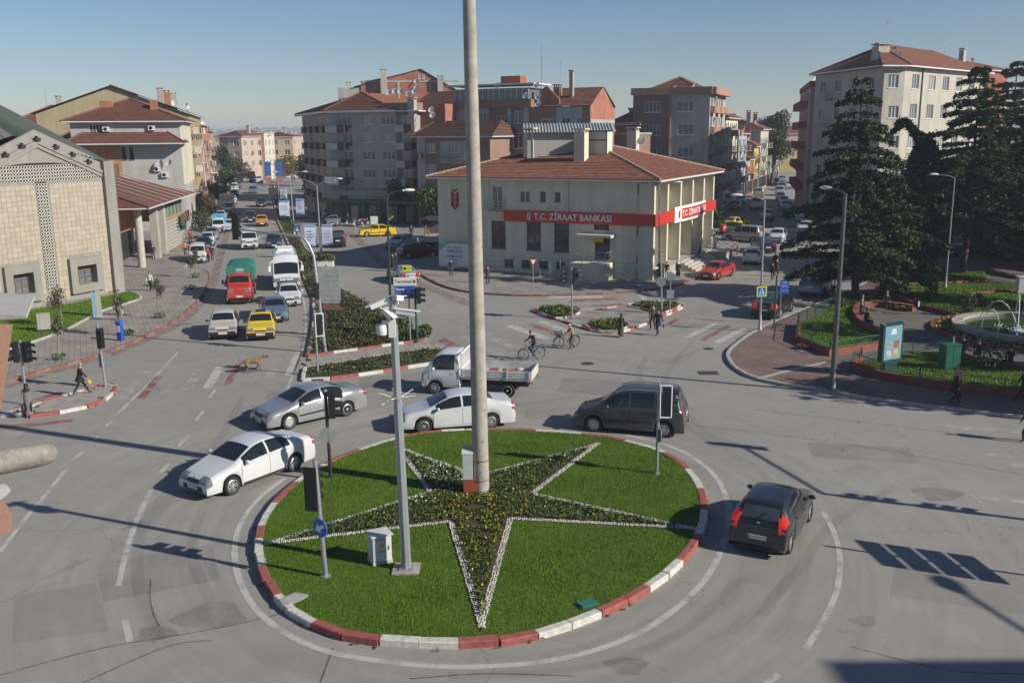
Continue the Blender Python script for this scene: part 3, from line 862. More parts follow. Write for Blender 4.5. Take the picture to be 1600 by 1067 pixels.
tag(plants('rose_bed',pp,.12,.42,.44,44,[LEAF_D,LEAF_O,LEAF_R,PETAL_R],(.28,.54,.17,.004),.11),kind='stuff')
pp=fill(offset_poly(bed2,.5),90)
tag(plants('median_tip_plants',pp,.12,.35,.17,30,[LEAF_D,LEAF_O,LEAF_R],(.4,.4,.2),.09),kind='stuff')
for q in BEDS:
 pp=fill(offset_poly(q,.5),90)
 tag(plants('bed_ground_cover',pp,.14,.3,.26,30,[LEAF_D,LEAF_L,PETAL_Y],(.6,.38,.02),.09),kind='stuff')
ring=[(FC[0]+rr*math.cos(t),FC[1]+rr*math.sin(t))for rr in(4.45,4.75,5.05,5.3)for t in np.arange(0,6.28,.07)]
tag(plants('fountain_ring_flowers',ring,.26,.16,.22,9,[LEAF_D,LEAF_L,PETAL_Y],(.5,.3,.2),.09),kind='stuff')
pp=fill(GS([(1503,470),(1580,470),(1580,482),(1510,480)],.3),70)
tag(plants('lawn_flower_patch',pp,.3,.15,.2,8,[LEAF_D,LEAF_L,PETAL_Y],(.4,.3,.3),.1),kind='stuff')
pp=fill(GS([(1398,482),(1425,485),(1425,481),(1400,477)],.3),40)
tag(plants('bench_flower_patch',pp,.3,.15,.2,8,[LEAF_D,LEAF_L,PETAL_Y],(.4,.3,.3),.1),kind='stuff')
pp=[(p[0]+rng.uniform(-.08,.08),p[1]+rng.uniform(-.08,.08))for p in resample(offset_poly(ISL,-.06),.3)if rng.random()<.25]
tag(plants('kerb_weeds',pp,0.0,.06,.07,8,[LEAF_L,LEAF_O],(.6,.4),.05),kind='stuff')
# far hills and town
HILL=pm('far_hill',(.11,.115,.09),.95,noise=.35,scale=.01,world_co=True)
hx=np.linspace(-4200,4200,90);rows=[(1500,0),(2000,.35),(2600,.8),(3200,1.0),(3900,.9)]
V,F=[],[]
for j,(yy,k)in enumerate(rows):
 for i,xx in enumerate(hx):
  base=26+9*math.sin(xx/610+1)+7*math.sin(xx/270+j)
  V.append((xx,yy,-1+base*k))
for j in range(len(rows)-1):
 for i in range(len(hx)-1):
  a=j*len(hx)+i;F.append((a,a+1,a+len(hx)+1,a+len(hx)))
hills=put('hills',bulk('hills',V,F,HILL,smooth=True));tag(hills,kind='structure')
TOWN=[pm('far_house_'+str(i),c,.9,noise=0)for i,c in enumerate([(.5,.46,.40),(.42,.36,.32),(.55,.53,.5),(.34,.16,.10),(.05,.075,.035)])]
m=MB()
for _ in range(2600):
 y=nrs.uniform(900,3100);x=nrs.uniform(-.62,.3)*y
 if not(-.36*y<x<-.10*y or.08*y<x<.32*y):
  continue
 f=max(0,(y-1500)/1700);z=-1+min(1,f*1.15)*(26+9*math.sin(x/610+1))-4
 w,d,h=nrs.uniform(9,22),nrs.uniform(9,16),nrs.uniform(8,17)
 if nrs.random()<.2:
  m.cbox((x,y,z+4),(w*1.3,d,9),4)
 else:
  m.box(x-w/2,x+w/2,y-d/2,y+d/2,z,z+h,nrs.randint(3));m.box(x-w/2-.4,x+w/2+.4,y-d/2-.4,y+d/2+.4,z+h,z+h+1.6,3)
tag(m.build('far_town',TOWN),kind='stuff')
HAZE=bpy.data.materials.new('haze');HAZE.use_nodes=True
HAZE.node_tree.nodes.clear()
_o=HAZE.node_tree.nodes.new('ShaderNodeOutputMaterial');_v=HAZE.node_tree.nodes.new('ShaderNodeVolumePrincipled')
_v.inputs['Color'].default_value=(.74,.83,.96,1);_v.inputs['Density'].default_value=.00040;_v.inputs['Anisotropy'].default_value=.25
HAZE.node_tree.links.new(_v.outputs[0],_o.inputs['Volume'])
haze=MB().box(-4300,4300,-320,4700,-1.2,36).build('haze',HAZE);tag(haze,kind='stuff')
# buildings: helpers
ROOF_T=pm('clay_tiles',(.20,.072,.042),.8,noise=.45,scale=1.6,bump=.3,bscale=20,world_co=True,col2=(.27,.115,.07))
ROOF_B=pm('brown_tiles',(.15,.062,.042),.75,noise=.3,scale=1.5,world_co=True)
ROOF_D=pm('old_dark_tiles',(.10,.045,.032),.85,noise=.4,scale=1.5,world_co=True)
BRICK=paver_mat('raw_brick',(.40,.14,.075),(.32,.11,.06),(.30,.22,.17),.3,.14,upright=True)
def wallm(name,c,n=.10):
 return streaks(pm(name,c,.88,noise=n,scale=.5,bump=.15,bscale=18,world_co=True))
W_CREAM=wallm('cream_render',(.59,.555,.44));W_GREYW=wallm('grey_white_render',(.37,.36,.34));W_BROWN=wallm('brown_render',(.24,.155,.115))
W_GREY=wallm('grey_render',(.36,.335,.31));W_PINK=wallm('salmon_render',(.38,.215,.14));W_OCHRE=wallm('ochre_render',(.34,.285,.17))
W_WHITE=wallm('white_render',(.42,.395,.33),.14);W_ORANGE=wallm('orange_render',(.40,.215,.09));W_BLUEG=wallm('blue_grey_render',(.33,.36,.40))
W_PALE=wallm('pale_pink_render',(.44,.34,.265));W_YEL=wallm('yellow_render',(.44,.33,.12));W_REDBR=wallm('red_brown_render',(.30,.085,.05))
W_CONC=wallm('raw_concrete',(.36,.34,.30),.2)
DISHM=pm('dish_white',(.66,.66,.64),.5,noise=.05)
PIPE=pm('downpipe',(.14,.14,.13),.5,.2)
SHUTTER=pm('brown_shutter',(.10,.055,.04),.6,noise=.2)
ACM=pm('air_conditioner_white',(.58,.58,.56),.5,noise=.05)
def edge_uv(A,d,px,py):
 """Where the sight line through a photo point meets the vertical wall plane at A along d: (distance along, height)."""
 r=_ray(px,py)
 det=-r[0]*d[1]+r[1]*d[0]
 t=(-A[0]*d[1]+A[1]*d[0])/det
 X,Y=r[0]*t,r[1]*t
 return(X-A[0])*d[0]+(Y-A[1])*d[1],CAM_H+r[2]*t
WIN_CACHE={}
class Bld:
 """A building: its footprint walks counter-clockwise, so that each edge runs left to right seen from outside."""
 def __init__(s,name,label,cat,foot,group=None,z=0.0):
  s.o=thing(name,label,cat,(foot[0][0],foot[0][1],z),0,group)
  s.z=z
  s.ox,s.oy=foot[0][0],foot[0][1]
  s.f=[(p[0]-s.ox,p[1]-s.oy)for p in foot]
  n=len(foot);s.e=[]
  for i in range(n):
   a,b=Vector(s.f[i]),Vector(s.f[(i+1)%n])
   L=(b-a).length;d=(b-a)/L
   s.e.append((a,d,L))
  s.open={i:[]for i in range(n)}
  s.band={i:[]for i in range(n)}
 def uv(s,i,px,py):
  a,d,L=s.e[i]
  return edge_uv((a.x+s.ox,a.y+s.oy),d,px,py)
 def P(s,i,u,v,z):
  """u along edge i, v outward, z up."""
  a,d,L=s.e[i]
  return(a.x+d.x*u+d.y*v,a.y+d.y*u-d.x*v,z)
 def ang(s,i):
  d=s.e[i][1];return math.atan2(d.y,d.x)
 def M(s,i,u=0,v=0,z=0):
  p=s.P(i,u,v,z)
  return Matrix.Translation(p)@Matrix.Rotation(s.ang(i),4,'Z')
 def win(s,i,u,z,w,h,panes=2,glass=None,frame=None,rec=.12,name='window',sill=True,bars=0,hole=True):
  frame=frame or FRAMEW;glass=glass or rng.choice((GLASS,GLASS_M,GLASS_C,GLASS_M))
  key=(round(w,2),round(h,2),panes,frame.name,sill,bars)
  if key not in WIN_CACHE:
   t=.06 if w<2.2 else.07;m=MB()
   m.box(0,w,-.03,.05,0,t);m.box(0,w,-.03,.05,h-t,h);m.box(0,t,-.03,.05,t,h-t);m.box(w-t,w,-.03,.05,t,h-t)
   for k in range(1,panes):
    m.box(w*k/panes-t*.6,w*k/panes+t*.6,-.035,.045,t,h-t)
   if bars:
    for k in range(1,bars):
     m.box(t,w-t,-.05,-.02,h*k/bars-.025,h*k/bars+.025)
   if sill:
    m.box(-.08,w+.08,-.2,-.035,-.07,-.004)
   WIN_CACHE[key]=m.mesh('window',frame)
  pk=('pane',round(w,2),round(h,2),glass.name)
  if pk not in WIN_CACHE:
   WIN_CACHE[pk]=MB().quad((.03,.03,.03),(w-.03,.03,.03),(w-.03,.03,h-.03),(.03,.03,h-.03)).mesh('pane',glass)
  o=put(name,WIN_CACHE[key],s.o,s.P(i,u,-rec if hole else.04,z),s.ang(i))
  put('pane',WIN_CACHE[pk],o)
  if hole:
   s.open[i].append((u,u+w,z,z+h))
  return o
 def wins(s,i,us,zs,w,h,**k):
  for z in zs:
   for u in us:
    s.win(i,u,z,w,h,**k)
 def pwin(s,i,x0,y0,x1,y1,**k):
  """Window given by its outline in the photograph."""
  ua,za=s.uv(i,x0,(y0+y1)/2);ub,zb=s.uv(i,x1,(y0+y1)/2)
  _,zt=s.uv(i,(x0+x1)/2,y0);_,zl=s.uv(i,(x0+x1)/2,y1)
  return s.win(i,ua,zl,ub-ua,zt-zl,**k)
 def walls(s,z0,z1,mats,edges=None,name='wall',inner=.22):
  """Every wall with its real openings; bands recolour stretches (u0, u1, material index)."""
  m=MB()
  for i in(edges if edges is not None else range(len(s.f))):
   a,d,L=s.e[i]
   us,zs={0.0,L},{z0,z1}
   for o in s.open[i]:
    us|={max(0,o[0]),min(L,o[1])};zs|={max(z0,min(z1,o[2])),max(z0,min(z1,o[3]))}
   for b in s.band[i]:
    us|={max(0,b[0]),min(L,b[1])}
    if len(b)>3:zs|={max(z0,min(z1,b[3])),max(z0,min(z1,b[4]))}
   us,zs=sorted(us),sorted(zs)
   for u0,u1 in zip(us,us[1:]):
    if u1-u0<1e-4:continue
    um=(u0+u1)/2
    for za,zb in zip(zs,zs[1:]):
     if zb-za<1e-4:continue
     zm=(za+zb)/2
     if any(o[0]<um<o[1]and o[2]<zm<o[3]for o in s.open[i]):continue
     mi=0
     for b in s.band[i]:
      if b[0]<um<b[1]and(len(b)<4 or b[3]<zm<b[4]):mi=b[2]
     m.quad(s.P(i,u0,0,za),s.P(i,u1,0,za),s.P(i,u1,0,zb),s.P(i,u0,0,zb),mi)
   for o in s.open[i]:
    u0,u1,za,zb=o;q=-inner
    m.quad(s.P(i,u0,0,za),s.P(i,u0,0,zb),s.P(i,u0,q,zb),s.P(i,u0,q,za))
    m.quad(s.P(i,u1,0,zb),s.P(i,u1,0,za),s.P(i,u1,q,za),s.P(i,u1,q,zb))
    m.quad(s.P(i,u0,0,zb),s.P(i,u1,0,zb),s.P(i,u1,q,zb),s.P(i,u0,q,zb))
    m.quad(s.P(i,u1,0,za),s.P(i,u0,0,za),s.P(i,u0,q,za),s.P(i,u1,q,za))
  return m.build(name,mats,s.o)
 def flat(s,z,mat,h=.3,over=.0,name='roof_slab'):
  p=offset_poly(s.f,-over)if over else s.f
  return MB().prism(p,z,z+h).build(name,mat,s.o)
 def box(s,i,u0,u1,v0,v1,z0,z1,mat,name='panel'):
  """A box on edge i: v from v0 to v1 outward."""
  m=MB().box(u0,u1,-v1,-v0,z0,z1)
  return m.build(name,mat,s.o,loc=s.P(i,0,0,0),rz=s.ang(i))
 def balcony(s,i,u0,u1,z,dep=1.0,h=.95,slab=None,par=None,style='solid',inset=0):
  m=MB();w=u1-u0
  m.box(0,w,-dep,-.002,-.14,0)
  if style=='solid':
   m.box(0,w,-dep,-dep+.1,0,h,1);m.box(0,.1,-dep+.1,-.002,0,h,1);m.box(w-.1,w,-dep+.1,-.002,0,h,1)
  elif style=='round':
   n=10;pts=[(w/2-w/2*math.cos(math.pi*k/n),-dep*(math.sin(math.pi*k/n)**.5))for k in range(n+1)]
   m.v=[];m.f=[];m.m=[]
   m.prism(pts,-.14,h*.85,1)
  else:
   for zz in(.35,.65,h):
    m.box(0,w,-dep,-dep+.04,zz-.03,zz+.02,1)
    m.box(0,.04,-dep+.04,-.002,zz-.03,zz+.02,1);m.box(w-.04,w,-dep+.04,-.002,zz-.03,zz+.02,1)
   for k in range(int(w/.5)+1):
    m.box(min(k*.5,w-.04),min(k*.5,w-.04)+.035,-dep+.041,-dep+.08,0,h,1)
  return m.build('balcony',[slab or W_CONC,par or W_PINK],s.o,loc=s.P(i,u0,0,z),rz=s.ang(i))
 def chimney(s,x,y,z0,z1,w=.7,d=.7,mat=None,cap=True,rz=None):
  m=MB().box(-w/2,w/2,-d/2,d/2,z0,z1)
  if cap:
   for sx in(-1,1):
    for sy in(-1,1):
     m.box(sx*w*.38-.07,sx*w*.38+.07,sy*d*.38-.07,sy*d*.38+.07,z1,z1+.25)
   m.box(-w/2-.1,w/2+.1,-d/2-.1,d/2+.1,z1+.25,z1+.36)
  return m.build('chimney',mat or W_CONC,s.o,loc=(x,y,0),rz=s.ang(0)if rz is None else rz)
 def dish(s,p,r=.5,az=None,stand=.5):
  if 'dish' not in WIN_CACHE:
   m=MB();M=Matrix.Rotation(R(62),4,'X')
   prof=[(k*.1,.22*(k*.1)**2)for k in range(11)]
   prof[0]=(.001,0)
   m.lathe(prof,16,0,M);m.lathe([(a,b-.02)for a,b in prof],16,0,M)
   q=M@Vector((0,0,.75));m.tube([M@Vector((0,1,.2)),q],.03,5);m.ball(tuple(q),.07,6,4)
   WIN_CACHE['dish']=m.mesh('satellite_dish',DISHM,50)
   WIN_CACHE['mast']=MB().tube([(0,0,0),(0,0,1)],.05,6).mesh('mast',STEEL)
  o=put('satellite_dish',WIN_CACHE['dish'],s.o,(p[0],p[1],p[2]+stand),(0,0,az if az is not None else rng.uniform(-.9,.3)))
  r*=.62
  o.scale=(r,r,r)
  st=put('mast',WIN_CACHE['mast'],o,(0,.12,-stand/r));st.scale=(.8,.8,stand/r)
  return o
 def antenna(s,p,h=2.2):
  m=MB().tube([(0,0,0),(0,0,h)],.025,5)
  for k in range(4):
   m.box(-.35+k*.03,.35-k*.03,-.012,.012,h-.1-k*.16,h-.08-k*.16)
  return m.build('aerial',STEEL,s.o,loc=p,rz=rng.uniform(0,3))
 def aircon(s,i,u,z):
  if 'ac' not in WIN_CACHE:
   m=MB().box(0,.85,-.38,-.06,0,.6);m.box(.1,.16,-.06,0,.05,.5);m.box(.7,.76,-.06,0,.05,.5)
   M=Matrix.Translation((.32,-.385,.3))@Matrix.Rotation(R(90),4,'X')
   m.lathe([(.23,0),(.23,.02),(.19,.02),(.19,.004)],14,1,M);m.lathe([(.19,.002),(.001,.002)],14,1,M)
   WIN_CACHE['ac']=m.mesh('air_conditioner',[ACM,BLACKP])
  return put('air_conditioner',WIN_CACHE['ac'],s.o,s.P(i,u,.003,z),s.ang(i))
 def pipe(s,i,u,z0,z1,r=.06):
  p=s.P(i,u,.1,0)
  return MB().tube([(p[0],p[1],z0),(p[0],p[1],z1)],r,6).build('downpipe',PIPE,s.o)
def tile_slope(m,P0,P1,Q0,Q1,row=.36,pitch=.24,amp=.045,lift=.06,mat=0,coarse=False):
 """Rows of clay tiles on a roof plane with eave P0-P1 and ridge Q0-Q1 (may meet in a point)."""
 P0,P1,Q0,Q1=(Vector(p)for p in(P0,P1,Q0,Q1))
 e=(P1-P0).normalized()
 nrm=e.cross(((Q0+Q1)/2-(P0+P1)/2)).normalized()
 if nrm.z<0:nrm=-nrm
 h=((Q0+Q1)/2-(P0+P1)/2).length
 nr=max(1,int(h/row))
 def prof(u):
  return 0.0 if coarse else amp*(1-abs(math.sin(math.pi*u/pitch))**1.0)
 for j in range(nr):
  v0,v1=j/nr,(j+1)/nr
  La,Ra,Lb,Rb=P0.lerp(Q0,v0),P1.lerp(Q1,v0),P0.lerp(Q0,v1),P1.lerp(Q1,v1)
  ua,ub=(La-P0).dot(e),(Ra-P0).dot(e);uc,ud=(Lb-P0).dot(e),(Rb-P0).dot(e)
  if coarse:
   us=[ua,ub]
  else:
   k0,k1=int(math.ceil(ua/(pitch/4))),int(math.floor(ub/(pitch/4)))
   us=[ua]+[k*pitch/4 for k in range(k0,k1+1)if ua+.01<k*pitch/4<ub-.01]+[ub]
  n=len(us);base=len(m.v)
  jig=rng.uniform(-.01,.01)
  for u in us:
   p=La+e*(u-ua)+nrm*(lift+prof(u)+jig);m.v.append(tuple(p))
  for u in us:
   uu=min(max(u,uc),ud)if not coarse else(uc if u==ua else ud)
   p=Lb+e*(uu-uc)+nrm*(prof(uu)+.008);m.v.append(tuple(p))
  for u in us:
   p=La+e*(u-ua)-nrm*.02;m.v.append(tuple(p))
  for k in range(n-1):
   m.f.append((base+k,base+k+1,base+n+k+1,base+n+k));m.m.append(mat)
   m.f.append((base+2*n+k,base+2*n+k+1,base+k+1,base+k));m.m.append(mat)
def ridge_caps(m,a,b,r=.13,mat=0,step=.4):
 a,b=Vector(a),Vector(b);n=max(1,int((b-a).length/step))
 for k in range(n):
  p,q=a.lerp(b,k/n),a.lerp(b,(k+1.05)/n)
  m.tube([p+Vector((0,0,.03)),q+Vector((0,0,.03))],[r*1.12,r*.92],6,mat)
def hip_roof(b,poly,z,rise,over=.5,mat=None,inset=None,coarse=True,eave=None,name='roof',capm=None,row=.4):
 """Hip roof on a four-sided footprint (local coordinates)."""
 p=offset_poly(poly,-over)
 c=[Vector((q[0],q[1],z))for q in p]
 a,d=(c[1]-c[0]).length,(c[2]-c[1]).length
 if a>=d:
  k=(inset if inset is not None else d/2)/a
  m0,m1=(c[0]+c[3])/2,(c[1]+c[2])/2
  r0,r1=m0.lerp(m1,k),m0.lerp(m1,1-k)
  fs=[(c[0],c[1],r0,r1),(c[1],c[2],r1,r1),(c[2],c[3],r1,r0),(c[3],c[0],r0,r0)]
 else:
  k=(inset if inset is not None else a/2)/d
  m0,m1=(c[0]+c[1])/2,(c[3]+c[2])/2
  r0,r1=m0.lerp(m1,k),m0.lerp(m1,1-k)
  fs=[(c[0],c[1],r0,r0),(c[1],c[2],r0,r1),(c[2],c[3],r1,r1),(c[3],c[0],r1,r0)]
 up=Vector((0,0,rise));m=MB()
 for(A,B,q0,q1)in fs:
  tile_slope(m,A,B,q0+up,q1+up,row=row,coarse=coarse,lift=.06 if not coarse else.09)
 for(A,q)in((c[0],fs[0][2]),(c[1],fs[0][3]),(c[2],fs[2][2]),(c[3],fs[2][3])):
  ridge_caps(m,A,q+up,.14,1)
 ridge_caps(m,r0+up,r1+up,.14,1)
 o=m.build(name,[mat or ROOF_T,capm or(mat or ROOF_T)],b.o)
 MB().prism([(q.x,q.y)for q in c],z-.16,z-.03).build('eaves',eave or FRAMEW,b.o)
 return o,[tuple(r0+up),tuple(r1+up)]
def gable(b,i,zs,pts,mat,name='gable_wall',th=.25):
 """Flat gable piece on edge i: outline pts (u, z)."""
 m=MB();n=len(pts)
 m.add([b.P(i,u,0,z)for u,z in pts]+[b.P(i,u,-th,z)for u,z in pts],[tuple(range(n)),tuple(range(2*n-1,n-1,-1))]+[(k,n+k,n+(k+1)%n,(k+1)%n)for k in range(n)])
 return m.build(name,mat,b.o)
LETTER_W=pm('white_lettering',(.75,.74,.70),.5,noise=.05)
def wheat_emblem(parent,M,s,mat,name='wheat_emblem'):
 """Ear of wheat: paired grains up a stem on a shield outline."""
 m=MB()
 def poly(pts):
  n=len(pts)
  m.add([(x*s,y*s,0)for x,y in pts]+[(x*s,y*s,.04)for x,y in pts],[tuple(range(n,2*n)),tuple(reversed(range(n)))]+[(k,(k+1)%n,n+(k+1)%n,n+k)for k in range(n)])
 for sx in(-1,1):
  for k in range(3):
   y=-.62+k*.42
   g=[(sx*.06,y),(sx*.40,y+.26),(sx*.40,y+.62),(sx*.06,y+.34)]
   poly(g if sx>0 else g[::-1])
  g=[(sx*.02,.72),(sx*.30,1.0),(sx*.22,1.06),(sx*.02,.88)]
  poly(g if sx>0 else g[::-1])
 poly([(-.4,-.36),(-.06,-.68),(0,-.72),(.06,-.68),(.4,-.36),(.4,-.48),(.0,-.88),(-.4,-.48)])
 o=m.build(name,mat,parent);o.matrix_local=M
 return o
# the bank
DL,DR=Vector((-.895,.446)),Vector((.446,.895))
C0=Vector(G(999,440))
def along(C,d,px,z=4.0):
 lo,hi=0,60
 for _ in range(50):
  t=(lo+hi)/2;q=C+d*t
  if(PX(q.x,q.y,z)[0]-px)*(1 if d.x>0 else-1)<0:lo=t
  else:hi=t
 return lo
LW,RW=along(C0,DL,685),along(C0,DR,1097)
A0=C0+DL*LW;B0=C0+DR*RW;D0=A0+DR*RW
bank=Bld('bank_building','cream two storey bank with red tiled hip roof and red fascia sign on the corner','bank',[tuple(A0),tuple(C0),tuple(B0),tuple(D0)])
ZE=8.35;FIN=1.15
BAR=FRAMED
for x0,y0,x1,y1 in((768,345,790,388),(823,347,845,391),(866,349,889,394)):
 bank.pwin(0,x0,y0,x1,y1,panes=2,glass=GLASS,frame=FRAMED,bars=9)
bank.pwin(0,928,349,952,360,panes=3,glass=GLASS,frame=FRAMED,sill=False)
bank.pwin(0,769,291,785,329,panes=2,glass=GLASS_M,name='balcony_door',sill=False)
bank.pwin(0,812,299,828,317,panes=2,glass=GLASS);bank.pwin(0,843,299,853,317,panes=1,glass=GLASS);bank.pwin(0,866,300,876,318,panes=1,glass=GLASS)
for x0,x1 in((788,802),(815,829),(842,856),(869,883)):
 y=405+(x0-788)*.055
 bank.pwin(0,x0,y,x1,y+14,panes=2,glass=GLASS,frame=FRAMED,bars=4,sill=False)
bank.pwin(0,929,371,953,406,panes=1,glass=GLASS,frame=FRAMED,name='cash_machine_niche',sill=False,rec=.2)
a,d,L=bank.e[1]
NF=6
for k in range(NF-1):
 u=(k+.5)*L/(NF-1)-.35
 bank.win(1,u,5.9,.7,1.9,panes=1,glass=GLASS,frame=FRAMED,sill=False)
 bank.win(1,u-.15 if k!=2 else u-.5,1.3,1.0 if k!=2 else 1.7,3.0,panes=1 if k!=2 else 2,glass=GLASS,frame=FRAMED,sill=False,name='window' if k!=2 else 'entrance_door')
bank.walls(0,ZE,[W_CREAM])
for k in range(NF):
 u=k*L/(NF-1)
 u0=min(max(u-.2,.003),L-.4)
 bank.box(1,u0,u0+.4,.002,FIN,.0 if k in(0,NF-1)else 1.05,ZE-.17,W_CREAM,'pilaster')
hr,rid=hip_roof(bank,[(p[0]+(DR*0).x,p[1])for p in[bank.f[0],tuple(Vector(bank.f[1])+Vector((-DL.x,-DL.y))*FIN),tuple(Vector(bank.f[2])+Vector((-DL.x,-DL.y))*FIN),bank.f[3]]],ZE+.16,3.0,.75,ROOF_T,coarse=False,eave=FRAMEW,capm=pm('ridge_mortar',(.36,.25,.19),.9,noise=.3,scale=4),row=.4)
u0,z0=bank.uv(0,765,335);u1,z1=bank.uv(0,889,285)
for(ua,ub,za,zb)in((u0-.1,u1,z1,z1+.12),(u1-.1,u1,z0-.2,z1-.003),(u0-.1,u0,z0+.4,z1-.003)):
 bank.box(0,ua,ub,.002,.09,za,zb,W_CREAM,'moulding')
for zz in(.55,1.0,1.45):
 bank.box(0,0,LW,-.01,.012,zz,zz+.03,W_CONC,'plinth_joint')
u0,z0=bank.uv(0,760,330);u1,_=bank.uv(0,790,330)
bank.balcony(0,u0,u1,z0,.5,.95,W_CREAM,STEEL,'rail')
SIGNR=pm('red_sign',(.50,.035,.02),.45,noise=.12,scale=.8)
us,zs=bank.uv(0,789,338)
ZB0,ZB1=4.70,5.66
bank.box(0,us,LW-.003,.002,.22,ZB0,ZB1,SIGNR,'fascia_sign')
fs=bank.box(1,-.22,L+.1,FIN+.002,FIN+.2,ZB0,ZB1,SIGNR,'fascia_sign')
bank.box(0,LW-.002,LW+FIN+.198,.002,.22,ZB0,ZB1,SIGNR,'fascia_sign')
def on(b,i,u,v,z):
 d=b.e[i][1]
 return face_M(b.P(i,u,v,z),(d.x,d.y,0),(0,0,1))
ul,_=bank.uv(0,836,341);ur,_=bank.uv(0,957,343)
t=text('sign_lettering','T.C. ZİRAAT BANKASI',.78,LETTER_W,bank.o,on(bank,0,(ul+ur)/2,.225,5.18),.02,bold=.012)
t.scale=(1,1,1);wd=t['width']
t.matrix_local=on(bank,0,(ul+ur)/2,.225,5.18)@Matrix.Diagonal(((ur-ul)/max(wd,.1),1,1,1))
ue,_=bank.uv(0,828,341)
wheat_emblem(bank.o,on(bank,0,ue,.225,5.14),.38,LETTER_W)
ue,ze=bank.uv(0,711,313)
wheat_emblem(bank.o,on(bank,0,ue,.01,ze),1.0,pm('dark_red_emblem',(.27,.02,.025),.5),'wall_emblem')
m=MB();N_=12;ua,ub=L*.27,L*.80
def bow(t,off):return FIN+.2+off+.28*math.sin(math.pi*t)
for k in range(N_):
 t0,t1=k/N_,(k+1)/N_
 for za,zb,mi,off in((4.72,5.68,1 if k>1 else 0,.02),(4.52,4.72,0,.0),(5.68,5.88,0,.0)):
  m.quad(bank.P(1,ua+(ub-ua)*t0,bow(t0,off),za),bank.P(1,ua+(ub-ua)*t1,bow(t1,off),za),bank.P(1,ua+(ub-ua)*t1,bow(t1,off),zb),bank.P(1,ua+(ub-ua)*t0,bow(t0,off),zb),mi)
 m.quad(bank.P(1,ua+(ub-ua)*t0,FIN+.2,4.52),bank.P(1,ua+(ub-ua)*t1,FIN+.2,4.52),bank.P(1,ua+(ub-ua)*t1,bow(t1,0),4.52),bank.P(1,ua+(ub-ua)*t0,bow(t0,0),4.52),0)
 m.quad(bank.P(1,ua+(ub-ua)*t0,FIN+.2,5.88),bank.P(1,ua+(ub-ua)*t1,FIN+.2,5.88),bank.P(1,ua+(ub-ua)*t1,bow(t1,0),5.88),bank.P(1,ua+(ub-ua)*t0,bow(t0,0),5.88),0)
bs=m.build('bowed_sign',[WHITE,SIGNR],bank.o)
t=text('sign_lettering','T.C. ZİRAAT BANKASI',.72,LETTER_W,bank.o,Matrix.Identity(4),.015,'LEFT',.01)
wd=t['width']
tl,tr_=ua+(ub-ua)*.17,ub-.25
for v in t.data.vertices:
 uu=tl+v.co.x/wd*(tr_-tl);tt=(uu-ua)/(ub-ua)
 p=bank.P(1,uu,bow(tt,.045+v.co.z),5.2+v.co.y);v.co=p
t.matrix_local=Matrix.Identity(4)
wheat_emblem(bank.o,on(bank,1,ua+(ub-ua)*.10,bow(.10,.05),5.16),.36,SIGNR)
text('sign_lettering','ZİRAAT BANKASI',.16,LETTER_W,bank.o,on(bank,1,L+.0,FIN+1.21,2.9),.01)
bank.box(1,L-.6,L+.6,FIN+.9,FIN+1.2,2.6,3.2,SIGNR,'projecting_sign')
u0,z0=bank.uv(0,908,366);u1,_=bank.uv(0,962,366)
bank.box(0,u0,u1,.002,1.2,z0-.12,z0+.1,W_CREAM,'canopy')
bank.box(0,(u0+u1)/2-.4,(u0+u1)/2+.5,.01,.06,z0-.62,z0-.2,pm('yellow_sign',(.55,.45,.02),.5),'cash_machine_sign')
u0,z0=bank.uv(0,905,400);u1=bank.uv(0,950,440)[0]+.5
TZ=1.55
bank.box(0,u0,u1,.002,2.0,0.0,TZ,W_CREAM,'terrace')
m=MB()
for k in range(9):
 m.box(u0-(k+1)*.33,u0-k*.33-.002,-2.0,-.9,0,TZ-(k+1)*.17)
m.build('terrace_steps',W_CONC,bank.o,loc=bank.P(0,0,0,0),rz=bank.ang(0))
m=MB()
for zz in(.3,.6,.95):
 m.tube([(u0,-1.93,TZ+zz),(u1-.06,-1.93,TZ+zz),(u1-.06,-.05,TZ+zz)],.025,6)
for uu in(u0,(u0*2+u1)/3,(u0+u1*2)/3,u1-.06):
 m.tube([(uu,-1.93,TZ-.05),(uu,-1.93,TZ+.97)],.03,6)
m.tube([(u1-.06,-1.0,TZ),(u1-.06,-1.0,TZ+.95)],.03,6)
for k in range(4):
 uu=u0-k*.95;MB().tube([(uu,-1.95,max(.02,TZ-k*.5)),(uu,-1.95,TZ-k*.5+.95)],.025,6).build('stair_post',STEEL,bank.o,loc=bank.P(0,0,0,0),rz=bank.ang(0))
m.build('terrace_railing',STEEL,bank.o,loc=bank.P(0,0,0,0),rz=bank.ang(0))
p0,p1=L*.18,L*.98
bank.box(1,.42,L*.2,FIN-.35,FIN-.003,0,1.05,W_CREAM,'plinth')
bank.box(1,.42,L-.42,.003,FIN+.5,.0,1.0,W_CONC,'entrance_platform')
for k in range(5):
 bank.box(1,L*.34,L*.78,FIN+.502+k*.34,FIN+.84+k*.34,0,1.0-(k+1)*.17,CONC,'step')
for(ua_,ub_,vv)in((.5,L*.2,FIN-.2),(L*.8,L-.2,FIN+.45)):
 m=MB()
 for zz in(.3,.6,.95):
  m.tube([(ua_,-vv,1.02+zz),(ub_,-vv,1.02+zz)],.025,6)
 for k in range(5):
  uu=ua_+(ub_-ua_)*k/4;m.tube([(uu,-vv,1.0),(uu,-vv,1.98)],.028,6)
 m.build('entrance_railing',STEEL,bank.o,loc=bank.P(1,0,0,0),rz=bank.ang(1))
